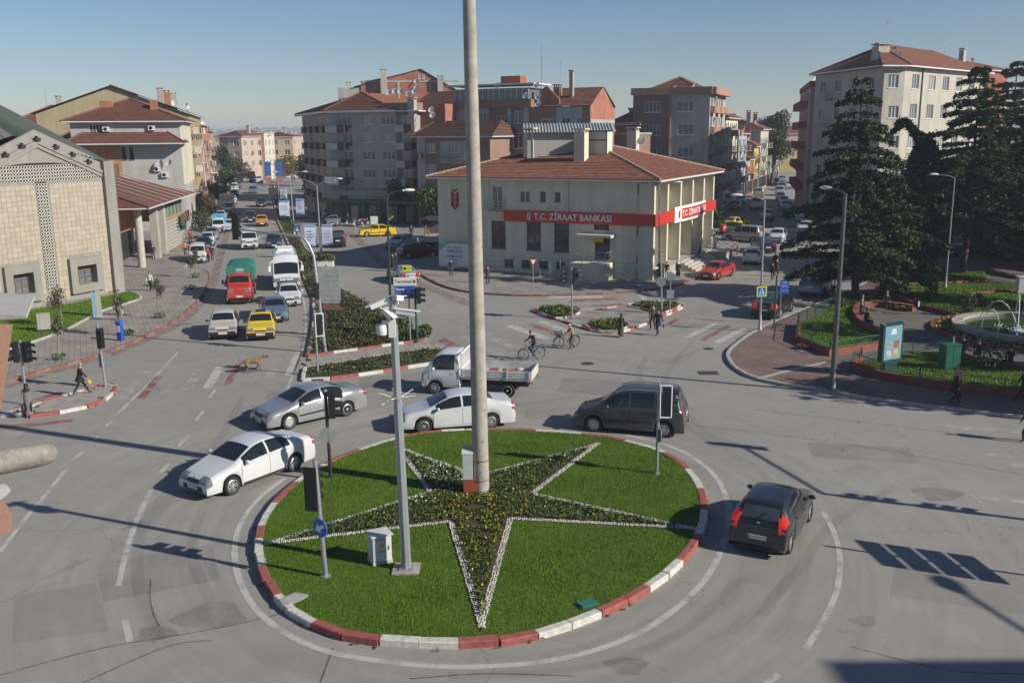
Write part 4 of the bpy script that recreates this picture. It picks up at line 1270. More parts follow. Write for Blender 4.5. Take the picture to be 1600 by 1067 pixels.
for uu in(L*.78,L*.9,L+1.5):
 m=MB()
 for zz in(.45,.95):
  m.tube([(uu,-FIN-.5,.98+zz),(uu,-FIN-2.2,.05+zz)],.025,6)
 m.tube([(uu,-FIN-2.2,0),(uu,-FIN-2.2,1.0)],.03,6)
 m.build('handrail',STEEL,bank.o,loc=bank.P(1,0,0,0),rz=bank.ang(1))
bank.box(1,L*.8,L*.95,FIN+.502,FIN+2.3,0,.9,W_CONC,'stair_cheek')
bank.pipe(0,LW-.25,.1,ZE-.2,.055)
def roof_pt(b,px,py,z):
 g=G(px,py,z);return g[0]-b.ox,g[1]-b.oy
def on_slope(px,py,rise=3.0):
 zz=ZE+.2
 while zz<ZE+3.2:
  x,y=G(px,py,zz)
  q=Vector((x,y))-A0;d1=q.dot(DR)+.75;d2=(LW+FIN+.75)-q.dot(-DL)
  half=(RW+1.5)/2
  if zz>=ZE+.16+rise*min(d1,d2)/half:break
  zz+=.03
 return x-bank.ox,y-bank.oy,zz
for(px,py,pt,w)in((829,245,200,1.0),(908,250,201,1.0),(989,222,199,1.0)):
 x,y,z0=on_slope(px,py)
 z1=AT(px,pt,y+bank.oy)[2]-.36
 bank.chimney(x,y,z0-.8,z1,w,w,W_CREAM)
 if px==989:
  bank.dish((x+.8,y-.6,z1-1.3),.75,-.7,.3)
cc=(Vector(rid[0])+Vector(rid[1]))/2
cy_=cc.y-1.0;cx_=AT(888,210,cy_+bank.oy)[0]-bank.ox
ZS0=AT(888,206,cy_+bank.oy-2.2)[2];ZS1=AT(888,193.5,cy_+bank.oy)[2]
m=MB();w,dd=3.9,2.2
m.box(-w,w,-dd,dd,8.5,ZS0,0)
sh=m.build('roof_shed',W_GREYW,bank.o,loc=(cx_,cy_,0),rz=0.0)
m=MB()
for k in range(30):
 x=-w-.3+k*(2*w+.6)/30;x1=x+(2*w+.6)/30
 for sy in(-1,1):
  m.quad((x,sy*(dd+.5),ZS0-.05),(x1,sy*(dd+.5),ZS0-.05),(x1,0,ZS1),(x,0,ZS1))
 m.tube([(x,-dd-.5,ZS0),(x,0,ZS1+.05),(x,dd+.5,ZS0)],.05,4)
m.add([(-w,-dd,ZS0),(-w,dd,ZS0),(-w,0,ZS1-.05)],[(0,1,2)]);m.add([(w,-dd,ZS0),(w,dd,ZS0),(w,0,ZS1-.05)],[(0,1,2)])
m.build('shed_roof',pm('pale_roof_sheet',(.45,.48,.46),.45,.3,noise=.1),bank.o,loc=(cx_,cy_,0),rz=0.0)
hx_,hy_,hz_=on_slope(937,238)
hz_=AT(937,206,hy_+bank.oy)[2]-12.0
m=MB().box(-.95,.95,-.7,.7,8.3,12.0,0)
m.box(-1.0,1.0,-.75,.75,12.0,12.1,1)
m.box(-.98,-.92,-.74,-.70,9.6,12,1);m.box(.92,.98,-.74,-.70,9.6,12,1);m.box(-.92,.92,-.74,-.70,11.2,11.3,1);m.box(-.92,.92,-.74,-.7,9.9,10.0,1)
m.build('roof_hatch',[W_CREAM,DARKSTEEL],bank.o,loc=(hx_,hy_,hz_),rz=bank.ang(0))
# stone hall on the left
DF=Vector((.434,.90));DI=Vector((-.90,.434))
E0=Vector(G(187,458));HL,HD=34.0,26.0
hall=Bld('stone_hall','large hall clad in beige stone with pierced lattice gable and green metal roof','hall',[tuple(E0-DF*HL),tuple(E0),tuple(E0+DI*HD),tuple(E0-DF*HL+DI*HD)])
W_HALL=wallm('hall_grey_render',(.25,.237,.21))
STONE=island_tone(pm('beige_stone',(.37,.32,.245),.8,noise=.10,scale=1.3,bump=.1,bscale=20,world_co=True),.90,1.06)
uR,zEv=hall.uv(0,166,256)
uPk,zPk=hall.uv(0,53,203)
_,zAr=hall.uv(0,156,279)
uw0,zw0=hall.uv(0,14,470);
hall.open[0]=[]
W2=[]
for(x0,y0,x1,y1)in((18,427,50,460),(118,414,148,443)):
 hall.pwin(0,x0,y0,x1,y1,panes=3,glass=GLASS_B,frame=FRAMEB,bars=3,sill=False,rec=.35)
hall.walls(0,zEv,[W_HALL],inner=.4)
uL=2*uPk-HL
gable(hall,0,0,[(uL,zEv),(HL,zEv),(HL,zEv+.01),(uPk,zPk),(uL,zEv+.01)],W_HALL)
m=MB()
for sgn in(-1,1):
 ua_,ub_=uPk,(HL-.7 if sgn>0 else uL+.7)
 za_,zb_=zPk-1.25,zEv-1.0
 for k,(v0,v1,dz)in enumerate(((.003,.12,0),(.003,.2,.28))):
  A=hall.P(0,ua_,0,za_+dz);B=hall.P(0,ub_,0,zb_+dz)
  q=[hall.P(0,ua_,v1,za_+dz),hall.P(0,ub_,v1,zb_+dz),hall.P(0,ub_,v1,zb_+dz+.26),hall.P(0,ua_,v1,za_+dz+.26)]
  q2=[hall.P(0,ua_,v0,za_+dz),hall.P(0,ub_,v0,zb_+dz),hall.P(0,ub_,v0,zb_+dz+.26),hall.P(0,ua_,v0,za_+dz+.26)]
  m.add(q+q2,[(0,1,2,3),(0,4,5,1),(3,2,6,7),(1,5,6,2),(0,3,7,4)])
m.build('gable_moulding',W_HALL,hall.o)
for(x0,y0,x1,y1)in((18,427,50,460),(118,414,148,443)):
 ua_,_=hall.uv(0,x0,(y0+y1)/2);ub_,_=hall.uv(0,x1,(y0+y1)/2);_,zb_=hall.uv(0,(x0+x1)/2,y0);_,za_=hall.uv(0,(x0+x1)/2,y1)
 m=MB();f=.62
 m.box(ua_-f,ua_,-.3,-.003,za_-f,zb_+f);m.box(ub_,ub_+f,-.3,-.003,za_-f,zb_+f)
 m.box(ua_,ub_,-.3,-.003,za_-f,za_);m.box(ua_,ub_,-.3,-.003,zb_,zb_+f)
 W2.append((ua_-f,ub_+f,za_-f,zb_+f))
 m.build('window_surround',W_HALL,hall.o,loc=hall.P(0,0,0,0),rz=hall.ang(0))
us0,us1=hall.uv(0,67,330)[0],0
ust,_=hall.uv(0,64,300);usb,_=hall.uv(0,82,440)
sw=.95;sc_u=(ust+usb)/2
m=MB();tw,tt=.40,.36
z=.3;j=0
while z+tt<zAr-.1:
 u=HL-.7
 while u-tw>.5:
  r_=(u-tw,u,z,z+tt)
  hit=any(r_[1]>w_[0]+.01 and r_[0]<w_[1]-.01 and r_[3]>w_[2]+.01 and r_[2]<w_[3]-.01 for w_ in W2+[(sc_u-sw/2,sc_u+sw/2,1.2,99)])
  if not hit:
   m.box(r_[0]+.008,r_[1]-.008,-.022-rng.uniform(0,.004),-.002,r_[2]+.009,r_[3]-.009)
  u-=tw
 z+=tt;j+=1
o=m.build('stone_cladding',STONE,hall.o,loc=hall.P(0,0,0,0),rz=hall.ang(0));tag(o,kind='stuff')
def lattice_cell(m,cx,cz,s,y=-.04):
 o8=[(math.cos(math.pi*(k+.5)/4)*s*.41,math.sin(math.pi*(k+.5)/4)*s*.41)for k in range(8)]
 h=s/2;q=[]
 for x,z in o8:
  k=h/max(abs(x),abs(z));q.append((x*k,z*k))
 b0=len(m.v)
 for(x,z)in q:m.v.append((cx+x,y,cz+z))
 for(x,z)in o8:m.v.append((cx+x,y,cz+z))
 for(x,z)in o8:m.v.append((cx+x,y+.03,cz+z))
 for k in range(8):
  n=(k+1)%8
  m.f.append((b0+k,b0+n,b0+8+n,b0+8+k));m.m.append(0)
  m.f.append((b0+8+k,b0+8+n,b0+16+n,b0+16+k));m.m.append(0)
m=MB();cs=sw/4
zz=1.2+cs/2
while zz<zAr-.1:
 for k in range(4):lattice_cell(m,sc_u-sw/2+cs*(k+.5),zz,cs)
 zz+=cs
uA,uB=2*uPk-(HL-.75),HL-.75
nA=int((uB-uA)/cs)
for k in range(nA):
 u=uA+(k+.5)*(uB-uA)/nA
 top=zAr+.15+1.25*math.sqrt(max(0,1-((u-uPk)/((uB-uA)/2))**2))
 zz=zAr+cs/2
 while zz+cs/2<top:
  lattice_cell(m,u,zz,cs);zz+=cs
o=m.build('lattice_screen',pm('lattice_white',(.60,.57,.50),.8,noise=.1),hall.o,loc=hall.P(0,0,0,0),rz=hall.ang(0));tag(o,kind='stuff')
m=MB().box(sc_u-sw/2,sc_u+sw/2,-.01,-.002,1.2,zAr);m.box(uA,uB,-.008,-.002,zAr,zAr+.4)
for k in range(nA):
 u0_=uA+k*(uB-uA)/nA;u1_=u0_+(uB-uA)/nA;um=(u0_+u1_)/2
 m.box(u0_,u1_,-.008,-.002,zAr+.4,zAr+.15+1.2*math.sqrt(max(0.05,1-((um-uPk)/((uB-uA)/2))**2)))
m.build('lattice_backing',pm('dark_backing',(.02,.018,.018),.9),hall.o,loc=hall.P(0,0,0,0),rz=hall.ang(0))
hall.box(0,HL-.68,HL+.25,.002,.35,0,zEv+.2,W_HALL,'corner_pier')
hall.pipe(0,HL+.42,.1,zEv,.11)
GREENR=pm('green_roof_sheet',(.085,.105,.085),.5,.4,noise=.2,scale=.6,world_co=True)
GREYR=pm('grey_roof_sheet',(.15,.155,.145),.5,.4,noise=.2,scale=.6,world_co=True)
ap=hall.P(0,uPk-6,-12.5,zEv+10.6)
e0=Vector(hall.P(0,HL+.3,.2,zEv-.05));e1=Vector(hall.P(0,uPk-1.5,-.3,zPk-.4));AP=Vector(ap)
m=MB();n=22
A_,B_=e0,e1
for k in range(n):
 p,q=A_.lerp(B_,k/n),A_.lerp(B_,(k+1)/n)
 m.add([p,q,AP],[(0,1,2)],0);m.tube([p+Vector((0,0,.05)),p.lerp(AP,.96)+Vector((0,0,.05))],.05,4,0)
e2=Vector(hall.P(0,uL-4,-.3,zEv-.1));n=12
for k in range(n):
 p,q=e1.lerp(e2,k/n),e1.lerp(e2,(k+1)/n)
 m.add([p,q,AP],[(0,1,2)],1);m.tube([p+Vector((0,0,.05)),p.lerp(AP,.96)+Vector((0,0,.05))],.045,4,1)
bk_=Vector(hall.P(1,HD,0,zEv));m.add([e0,bk_,AP],[(0,1,2)],0);m.add([bk_,e2,AP],[(0,1,2)],0)
m.build('roof',[GREENR,GREYR],hall.o)
for k in range(6):
 t_=(k-1.9)*.235
 u=uPk+t_*(HL-uPk)*.95;z=zPk-abs(t_)*(zPk-zEv)*.95-.75
 if k==2:u=uPk
 m=MB().box(-.2,.2,-.34,-.06,0,.2);m.box(-.03,.03,-.3,-.03,.2,.38);m.box(-.3,.5,-.36,-.3,.36,.39,1)
 m.build('floodlight',[DARKSTEEL,STEEL],hall.o,loc=hall.P(0,u,0,z),rz=hall.ang(0))
# arcade building and the row behind it
DS=Vector((-.255,.967));DN=Vector((-.967,-.255))
S0=Vector((-68.7,223.6))
def SL(t):return S0-DS*t
K0=Vector(G(228,421));DA=Vector((-.14,.99));DNa=Vector((-.99,-.14))
arc=Bld('arcade_building','orange arcade building with a broad brown roof on round columns beside the hall','building',[tuple(K0+DNa*16),tuple(K0),tuple(K0+DA*22),tuple(K0+DA*22+DNa*16)])
ZA=HT(228,421,324)
i_f=0
WB=3.2
TEAL=pm('teal_window_frame',(.10,.25,.24),.5)
a,d,L1=arc.e[1]
f2=Bld('inner','x','x',[tuple(K0+DNa*16+DA*WB),tuple(K0+DNa*WB+DA*WB),tuple(K0+DA*12+DNa*WB),tuple(K0+DA*12+DNa*16)])
m=MB()
core=[Vector(p)for p in f2.f];off=Vector((f2.ox-arc.ox,f2.oy-arc.oy))
bpy.data.objects.remove(f2.o)
pp=[(p.x+off.x,p.y+off.y)for p in core]
MB().prism(pp,3.0,ZA-.05).build('wall',W_ORANGE,arc.o)
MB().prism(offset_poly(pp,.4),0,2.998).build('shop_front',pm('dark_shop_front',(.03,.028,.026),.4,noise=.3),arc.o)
t0,t1=12.0,L1
m=MB()
for r_ in range(9):
 for k in range(20):
  u=t0+(t1-t0)*(k+(.5 if r_%2 else 0))/20
  m.box(u,u+(t1-t0)/20*.8,-.12,.25,.25+r_*.36,.40+r_*.36)
o=m.build('brick_screen',pm('pale_screen_brick',(.42,.40,.35),.85),arc.o,loc=arc.P(1,0,-.6,0),rz=arc.ang(1));tag(o,kind='stuff')
arc.box(1,t0,t1,-.9,-.75,0,3.5,W_CONC,'screen_backing');arc.box(1,t0,t1,-4,-.5,3.5,ZA-.1,W_ORANGE,'wall')
for k in range(5):
 arc.win(1,t0+.4+k*(t1-t0-.4)/5,3.8,1.05,1.8,panes=2,glass=GLASS,frame=TEAL,hole=False,rec=0,sill=False).location=arc.P(1,t0+.4+k*(t1-t0-.4)/5,-.45,3.8)
for(u,v,r)in((.8,.0,.36),):
 p=arc.P(1,u,-.5,0);MB().lathe([(r,0),(r,ZA-.1)],16).build('column',CONC,arc.o,smooth=60,loc=p)
for u in(7.6,11.0):
 arc.box(1,u,u+1.1,-1.0,-.3,0,ZA-.1,W_CONC,'column')
p=arc.P(0,8,-.6,0);MB().lathe([(.36,0),(.36,ZA-.1)],16).build('column',CONC,arc.o,smooth=60,loc=p)
m=MB();up=ZA+3.2
c0,c1,c2,c3=(Vector((*offset_poly(arc.f,-1.0)[k],ZA))for k in range(4))
r0,r1=Vector((*arc.P(1,9,-12,0)[:2],up)),Vector((*arc.P(1,L1,-9,0)[:2],up))
tile_slope(m,c1,c2,r0,r1,row=1.6,coarse=True,lift=.03);tile_slope(m,c0,c1,r0+Vector((-3,0,0)),r0,row=.5,coarse=True)
ridge_caps(m,c1,r0,.13,0)
m.build('roof',[ROOF_B],arc.o)
m=MB()
for k in range(1,8):
 a_,b_=c1.lerp(c2,k/8),r0.lerp(r1,k/8);m.tube([a_+Vector((0,0,.05)),b_+Vector((0,0,.08))],.05,4)
m.build('roof_seam',W_PALE,arc.o)
MB().prism([(q.x,q.y)for q in(c0,c1,c2,c3)],ZA-.14,ZA-.02).build('eaves',FRAMEW,arc.o)
p=arc.P(1,14,-11,0)
m=MB()
for k in range(44):m.box(k*.32,k*.32+.24,-.05,.05+rng.uniform(0,.05),ZA+2.2,ZA+3.7+rng.uniform(-.1,.1))
o=m.build('reed_screen',pm('reed',(.14,.10,.06),.9,noise=.4,scale=2),arc.o,loc=(p[0]-8,p[1]-2.0,0),rz=.26);tag(o,kind='stuff')
for k in range(4):arc.dish((p[0]-7+k*3.0,p[1]-1.6+k*.75,ZA+3.6),.75,-.5+.2*k,.4)
tag(arc.o,kind='thing')
b3=Bld('grey_office_block','pale grey block with two stepped brown hip roofs behind the arcade','building',[tuple(SL(100)+DN*13.2),tuple(SL(100)),tuple(SL(81)),tuple(SL(81)+DN*13.2)],'buildings along the left street')
u_,zE3=b3.uv(0,285,189);_,zE3b=b3.uv(0,285,223)
b3.pwin(0,140,195,160,213,panes=4,glass=GLASS,frame=FRAMEW);b3.pwin(0,190,230,197,250,panes=1,glass=GLASS,frame=FRAMEB);b3.pwin(0,202,230,209,250,panes=1,glass=GLASS,frame=FRAMEB)
b3.band[0].append((0,b3.uv(0,189,240)[0],1,7.0,zE3b))
b3.walls(0,zE3,[W_GREYW,W_ORANGE])
for k in range(6):
 b3.box(1,1+k*3,1.5+k*3,.002,.35,6,zE3-.2,W_CREAM,'rib')
hip_roof(b3,b3.f,zE3,3.0,.9,ROOF_B,eave=FRAMEW)
fl=[tuple(Vector(b3.P(0,-.2,1.6,0)[:2])),tuple(Vector(b3.P(0,b3.e[0][2]+.1,1.6,0)[:2])),tuple(Vector(b3.P(0,b3.e[0][2]+.1,-3,0)[:2])),tuple(Vector(b3.P(0,-.2,-3,0)[:2]))]
hip_roof(b3,fl,zE3b,1.7,.6,ROOF_B,eave=FRAMEW,name='lower_roof')
b3.aircon(0,b3.uv(0,232,205)[0],b3.uv(0,232,204)[1]);b3.aircon(0,b3.uv(0,161,206)[0],b3.uv(0,161,206)[1])
for(x,y)in((241,268),(253,277)):b3.aircon(0,*b3.uv(0,x,y))
for(x,y)in((251,256),(265,256)):
 u,z=b3.uv(0,x,y);b3.dish(b3.P(0,u,.8,z),.8,-.4,.1)
p=b3.P(0,10,-3,0);b3.chimney(p[0],p[1],zE3,zE3+2.7,.9,.9,BRICK,False);p=b3.P(0,4,-4,0);b3.chimney(p[0],p[1],zE3,zE3+2.6,1.6,.9,BRICK,False)
def street_block(name,label,ta,tb,H,depth,mats,gable_mat,rise,nfl,seed,grp='buildings along the left street'):
 """Balconied block along the left street: gable towards the camera, long front on the street."""
 r_=random.Random(seed)
 b=Bld(name,label,'apartment building',[tuple(SL(ta)+DN*depth),tuple(SL(ta)),tuple(SL(tb)),tuple(SL(tb)+DN*depth)],grp)
 Ln=b.e[1][2];nb=max(2,int(Ln/5.2));fh=(H-3.6)/nfl
 for f in range(nfl):
  z=3.6+f*fh
  for k in range(nb):
   u=(k+.12)*Ln/nb;w=Ln/nb
   b.win(1,u+.1,z+.8,1.2,1.4,panes=2,sill=False);b.win(1,u+w*.5,z+.2,1.5,2.1,panes=2,sill=False,glass=GLASS)
   if r_.random()<.85:
    b.balcony(1,u+w*.38,u+w*.38+2.6,z+.1,r_.choice((1.0,1.3)),.95,W_CONC,r_.choice(mats),r_.choice(('solid','solid','rail')))
    if r_.random()<.6:b.box(1,u+w*.38+r_.choice((0,1.3)),u+w*.38+r_.choice((1.2,2.5))+.1,1.302,1.4,z+.15,z+1.35,SHUTTER,'shutter_box')
 for k in range(nb):
  b.win(1,k*Ln/nb+.4,.4,Ln/nb-.8,2.5,panes=3,glass=GLASS,frame=FRAMED,name='shop_window',sill=False)
  b.band[1].append(((k+.0)*Ln/nb,(k+.32)*Ln/nb,1))
 b.walls(0,H,[gable_mat,mats[0]])
 m=MB();D=depth
 P0=[Vector((*offset_poly(b.f,-.6)[k],H))for k in range(4)]
 a_,c_=(P0[0]+P0[1])/2+Vector((0,0,rise)),(P0[2]+P0[3])/2+Vector((0,0,rise))
 tile_slope(m,P0[1],P0[2],a_,c_,coarse=True);tile_slope(m,P0[3],P0[0],c_,a_,coarse=True);ridge_caps(m,a_,c_)
 m.build('roof',ROOF_T,b.o)
 gable(b,0,0,[(0,H),(b.e[0][2],H),(b.e[0][2]/2,H+rise-.1)],gable_mat)
 for k in range(4):
  p=b.P(1,(k+.5)*Ln/4,-r_.uniform(1,3),0)
  b.dish((p[0],p[1],H+1.2),r_.uniform(.5,.8),None,.6)
  p=b.P(1,(k+.3)*Ln/4,-r_.uniform(3,5),0)
  b.chimney(p[0],p[1],H,H+rise*.7+.7,.9,.9,r_.choice((W_CONC,BRICK)))
 b.antenna(b.P(1,3,-4,H+1.5),3.0)
 return b
b4=street_block('apartment_block','ochre gabled apartment block with brown balconies on the left street',80,46,15.6,21,[W_PINK,W_CREAM,W_PALE],W_OCHRE,4.0,4,3)
Lh=b4.P(0,10.5,1.0,17.5)
u_=b4.uv(1,309,240)[0]
b4.box(1,4.5,5.6,1.45,1.5,4.2,11.6,pm('vertical_banner',(.55,.50,.60),.7,noise=.3,scale=1.2),'vertical_banner')
street_block('apartment_block','salmon balconied block midway along the left street',44,22,14.2,17,[W_PALE,W_PINK,W_CREAM],W_PINK,2.2,4,5)
street_block('apartment_block','cream balconied block near the far end of the left street row',20,0,13.2,17,[W_CREAM,W_PINK,W_WHITE],W_PALE,2.0,4,8)
def simple_block(name,label,foot,H,mat,roof=None,rise=2.2,cols=0,fl=0,glass=None,z0=3.2,fh=2.75,w=1.5,h=1.4,edges=(0,1),grp=None,dishes=0,over=.5,frame=None,cat='apartment building',panes=2,bands=()):
 b=Bld(name,label,cat,foot,grp)
 for i in edges:
  Ln=b.e[i][2];n=max(1,cols if i==0 else int(Ln/3.6))
  for f in range(fl):
   for k in range(n):
    b.win(i,(k+.5)*Ln/n-w/2,z0+f*fh+.85,w,h,panes=panes,frame=frame,glass=glass)
 for bd in bands:b.band[bd[0]].append(bd[1:])
 b.walls(0,H,mat if isinstance(mat,list)else[mat])
 if roof=='flat':
  b.flat(H,W_CONC,.3,.15)
 else:
  hip_roof(b,b.f,H,rise,over,roof or ROOF_T)
 c=Vector((sum(p[0]for p in b.f)/len(b.f),sum(p[1]for p in b.f)/len(b.f)))
 for k in range(dishes):
  p=c.lerp(Vector(b.f[rng.randrange(len(b.f))]),rng.uniform(.2,.7))
  b.dish((p.x,p.y,H+(rise*.6 if roof!='flat' else.2)),rng.uniform(.45,.7),None,.6)
 if dishes:
  b.chimney(c.x+1.5,c.y-1,H,H+(rise if roof!='flat' else 0)+1.2,.8,.8)
  b.antenna((c.x-1,c.y,H+(rise if roof!='flat' else 0)),2.5)
 return b
def rect(A,d,w,D):
 A,d=Vector(A),Vector(d).normalized();n=Vector((-d.y,d.x))
 return[tuple(A),tuple(A+d*w),tuple(A+d*w+n*D),tuple(A+n*D)]
p=AT(22,180,150)[:2]
simple_block('red_roofed_house','low house with red tiled roof showing above the green hall roof',rect(p,(.97,.25),9,12),14.6,W_CREAM,ROOF_T,2.6,2,1,z0=10,dishes=1,grp='buildings along the left street',cat='house')
p=AT(60,190,165)[:2]
simple_block('white_apartment','white flat topped block with dishes between red roof and ochre gable',rect(p,(.97,.25),9,12),15.2,W_WHITE,'flat',0,4,4,dishes=4,grp='buildings along the left street')
p=AT(88,200,138)[:2]
simple_block('blue_grey_house','narrow blue grey house with small red roof beside the pale grey block',rect(p,(.97,.25),5,9),12.0,W_BLUEG,ROOF_B,1.4,2,3,grp='buildings along the left street',cat='house')
# far end of the left street
p=AT(344,240,262)[:2]
simple_block('apartment_block','far salmon block with stepped balconies at the end of the street',rect(p,(.9,-.2),6.5,16),12.2,[W_PALE,W_PINK],ROOF_B,1.4,2,3,grp='far apartment blocks',dishes=2,bands=[(0,0,2.2,1)])
p=AT(366,240,270)[:2]
b=simple_block('apartment_block','far cream and salmon block with white windows closing the street',rect(p,(1,.04),8.5,14),12.9,[W_CREAM,W_PINK],'flat',0,2,3,w=2.2,h=1.5,panes=3,grp='far apartment blocks',dishes=3,bands=[(0,3.3,5.2,1),(0,0,8.5,1,12.3,12.9),(0,7.6,8.5,1)])
p=AT(403,240,285)[:2]
b=simple_block('apartment_block','far pale block with red hip roof in the middle of the street view',rect(p,(1,-.03),10.5,13),11.9,[W_PALE,W_PINK],ROOF_B,1.3,3,3,w=1.6,h=1.4,grp='far apartment blocks',dishes=3,bands=[(0,0,10.5,1,11.2,11.9)],over=.2)
p=AT(458,240,330)[:2]
simple_block('long_low_building','long low white building with orange tiled roof beyond the street trees',rect(p,(1,-.02),11.5,12),5.6,W_WHITE,ROOF_T,2.6,5,1,z0=1.5,grp='far apartment blocks',cat='building')
# balconied corner block in the middle
FB=Vector(AT(519,300,139)[:2]);FE=Vector(AT(652,300,133.5)[:2])
mid=Bld('corner_apartment_block','five storey grey corner block with glass balconies and a shopping canopy at its foot','apartment building',[tuple(FB),tuple(FE),tuple(FE+Vector((4,15))),tuple(FB+Vector((-8.5,22)))])
zt=mid.uv(0,560,176)[1]
ZR=[mid.uv(0,590,y)[1]for y in(306,278,250,222.5,195)]
u1_,u2_,u3_,u4_=(mid.uv(0,x,240)[0]for x in(554,588.5,620,624))
WM=mid.e[0][2]
for z in ZR:
 mid.win(0,mid.uv(0,567,240)[0],z,1.95,1.12,panes=3,glass=rng.choice((GLASS_C,GLASS_M)))
 mid.win(0,mid.uv(0,598,240)[0],z,2.0,1.12,panes=3,glass=rng.choice((GLASS_C,GLASS_M)))
 mid.win(0,mid.uv(0,537,240)[0],z-.5,1.55,1.7,panes=2,sill=False,glass=GLASS_M);mid.win(0,mid.uv(0,627,240)[0],z-.5,1.7,1.7,panes=3,sill=False,glass=GLASS_C)
 mid.balcony(0,.02,1.95,z-.95,1.1,.85,W_CONC,pm('frosted_glass_panel',(.36,.42,.43),.25,noise=.1),'solid');mid.box(0,1.98,3.2,.1,1.12,z-.95,z+.0,SHUTTER,'balcony_box')
 mid.balcony(0,u4_,u4_+1.35,z-.95,1.0,.85,W_CONC,pm('frosted_glass_panel',(.36,.42,.43)),'solid');mid.box(0,u4_+1.38,u4_+2.6,.1,1.02,z-.95,z-.02,SHUTTER,'balcony_box')
for k in range(5):
 for j in range(4):
  mid.win(3,2+j*5.4,ZR[k]-.1,1.5,1.2,panes=2,sill=False)
  mid.balcony(3,4+j*5.4,6.4+j*5.4,ZR[k]-1.0,.9,.9,W_CONC,SHUTTER,'solid')
mid.band[0]+=[(u3_,u4_,1),(u4_,WM,1)]
mid.walls(0,zt,[W_GREY,W_BROWN])
mid.box(0,u1_,u2_,.002,.3,3.2,zt-.1,W_GREY,'bay')if False else None
mid.box(0,u2_+.05,u3_,.002,.12,3.2,zt-.1,W_GREY,'bay_panel')if False else None
MB().prism(offset_poly(mid.f,-.9),zt-.02,zt+.14).build('eaves',FRAMEW,mid.o)
hip_roof(mid,[mid.f[0],tuple(Vector(mid.P(0,mid.uv(0,612,170)[0],0,0)[:2])),tuple(Vector(mid.P(0,mid.uv(0,612,170)[0],-15,0)[:2])),mid.f[3]],zt+.3,2.7,.8,ROOF_T)
mid.box(0,mid.uv(0,598,170)[0],mid.uv(0,650,170)[0],-2,.35,zt+.15,zt+1.2,W_BROWN,'parapet')
MB().prism([(p[0],p[1])for p in(mid.P(0,WM-3.2,-2,0),mid.P(0,WM+3.6,-2.0,0),mid.P(0,WM+3.6,-9,0),mid.P(0,WM-3.2,-9,0))],zt-5,zt+1.0).build('brick_stair_tower',BRICK,mid.o)
p=mid.P(0,WM-.2,.4,0);mid.chimney(p[0],p[1],zt-3.5,zt+1.5,1.0,.8,W_CONC)
for(x,y)in((600,150),(609,148),(618,148),(631,152),(640,148),(676,178),(678,186)):
 u,z=mid.uv(0,x,y);mid.dish(mid.P(0,u,-1.5 if x<650 else.3,z),.75,-.5,.5)
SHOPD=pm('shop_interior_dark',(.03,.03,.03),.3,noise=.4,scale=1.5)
mid.box(0,-1.2,WM+9,.8,3.4,3.0,3.35,GREENSTEEL,'canopy')
mid.box(0,-1.2,WM-2,.6,1.0,3.36,4.6,W_CONC,'shop_fascia')
t=text('shop_lettering','PTTBANK',.8,pm('yellow_lettering',(.6,.35,.02),.5),mid.o,on(mid,0,mid.uv(0,598,318)[0],1.02,4.0),.02)
for k in range(9):
 mid.box(0,-.8+k*2.6,-.5+k*2.6,2.9,3.2,.1,3.0,GREENSTEEL,'canopy_post')
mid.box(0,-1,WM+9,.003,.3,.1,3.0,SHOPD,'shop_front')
for k in range(7):
 mid.box(0,.3+k*3.0,1.5+k*3.0,.302,.36,.3,2.4,rng.choice((W_GREYW,RED,W_CREAM,GLASS_B,W_OCHRE)),'shop_display')
u,z=mid.uv(0,530,281)
mid.box(0,-.4,1.5,1.12,1.18,z-.5,z+.45,WHITE,'balcony_sign')
p=AT(530,200,176)[:2]
bg=Bld('brick_gabled_block','raw brick gabled attic rising behind the grey corner block','apartment building',rect(p,(.995,.09),21.5,14))
zb=bg.uv(0,640,165)[1]
gl=[bg.uv(0,*q)for q in((564,129),(657,109.5),(716,143),(716,166),(564,166))]
bg.pwin(0,553,151,570,165,panes=3);bg.pwin(0,533,153,549,166,panes=3)
for zz in(-3,-6):
 pass
bg.walls(0,gl[4][1]+.1,[W_GREYW])
gable(bg,0,0,[gl[4],gl[3],gl[2],gl[1],gl[0]],BRICK)
for(x0,x1)in((621,625),(670,674)):bg.box(0,bg.uv(0,x0,150)[0],bg.uv(0,x1,150)[0],.002,.08,gl[4][1],bg.uv(0,x0,126)[1],W_CONC,'frame_post')
bg.box(0,gl[4][0],gl[3][0],.002,.07,bg.uv(0,640,129)[1],bg.uv(0,640,126)[1],W_CONC,'frame_beam')
for x in(655,662):bg.pwin(0,x-1.6,116,x+1.6,124,panes=1,glass=GLASS_C,hole=False)
m=MB();up=Vector((0,0,0))
e_l=Vector(bg.P(0,bg.uv(0,552,130)[0],.3,gl[0][1]-.8));e_r=Vector(bg.P(0,gl[2][0]+.5,.3,gl[2][1]-.25));pk=Vector(bg.P(0,gl[1][0],.3,gl[1][1]+.15))
bkv=Vector((bg.P(0,0,-13,0)[0]-bg.P(0,0,.3,0)[0],bg.P(0,0,-13,0)[1]-bg.P(0,0,.3,0)[1],0))
tile_slope(m,e_l+bkv,e_l,pk+bkv,pk,coarse=True);tile_slope(m,e_r,e_r+bkv,pk,pk+bkv,coarse=True)
m.build('roof',ROOF_B,bg.o)
bg.box(0,0,bg.uv(0,566,150)[0],-6,-.2,gl[4][1],bg.uv(0,550,137)[1],W_GREYW,'penthouse')
p=bg.P(0,bg.uv(0,600,130)[0],.9,0);bg.chimney(p[0],p[1],gl[4][1],bg.uv(0,600,112)[1],1.1,1.1,W_WHITE)
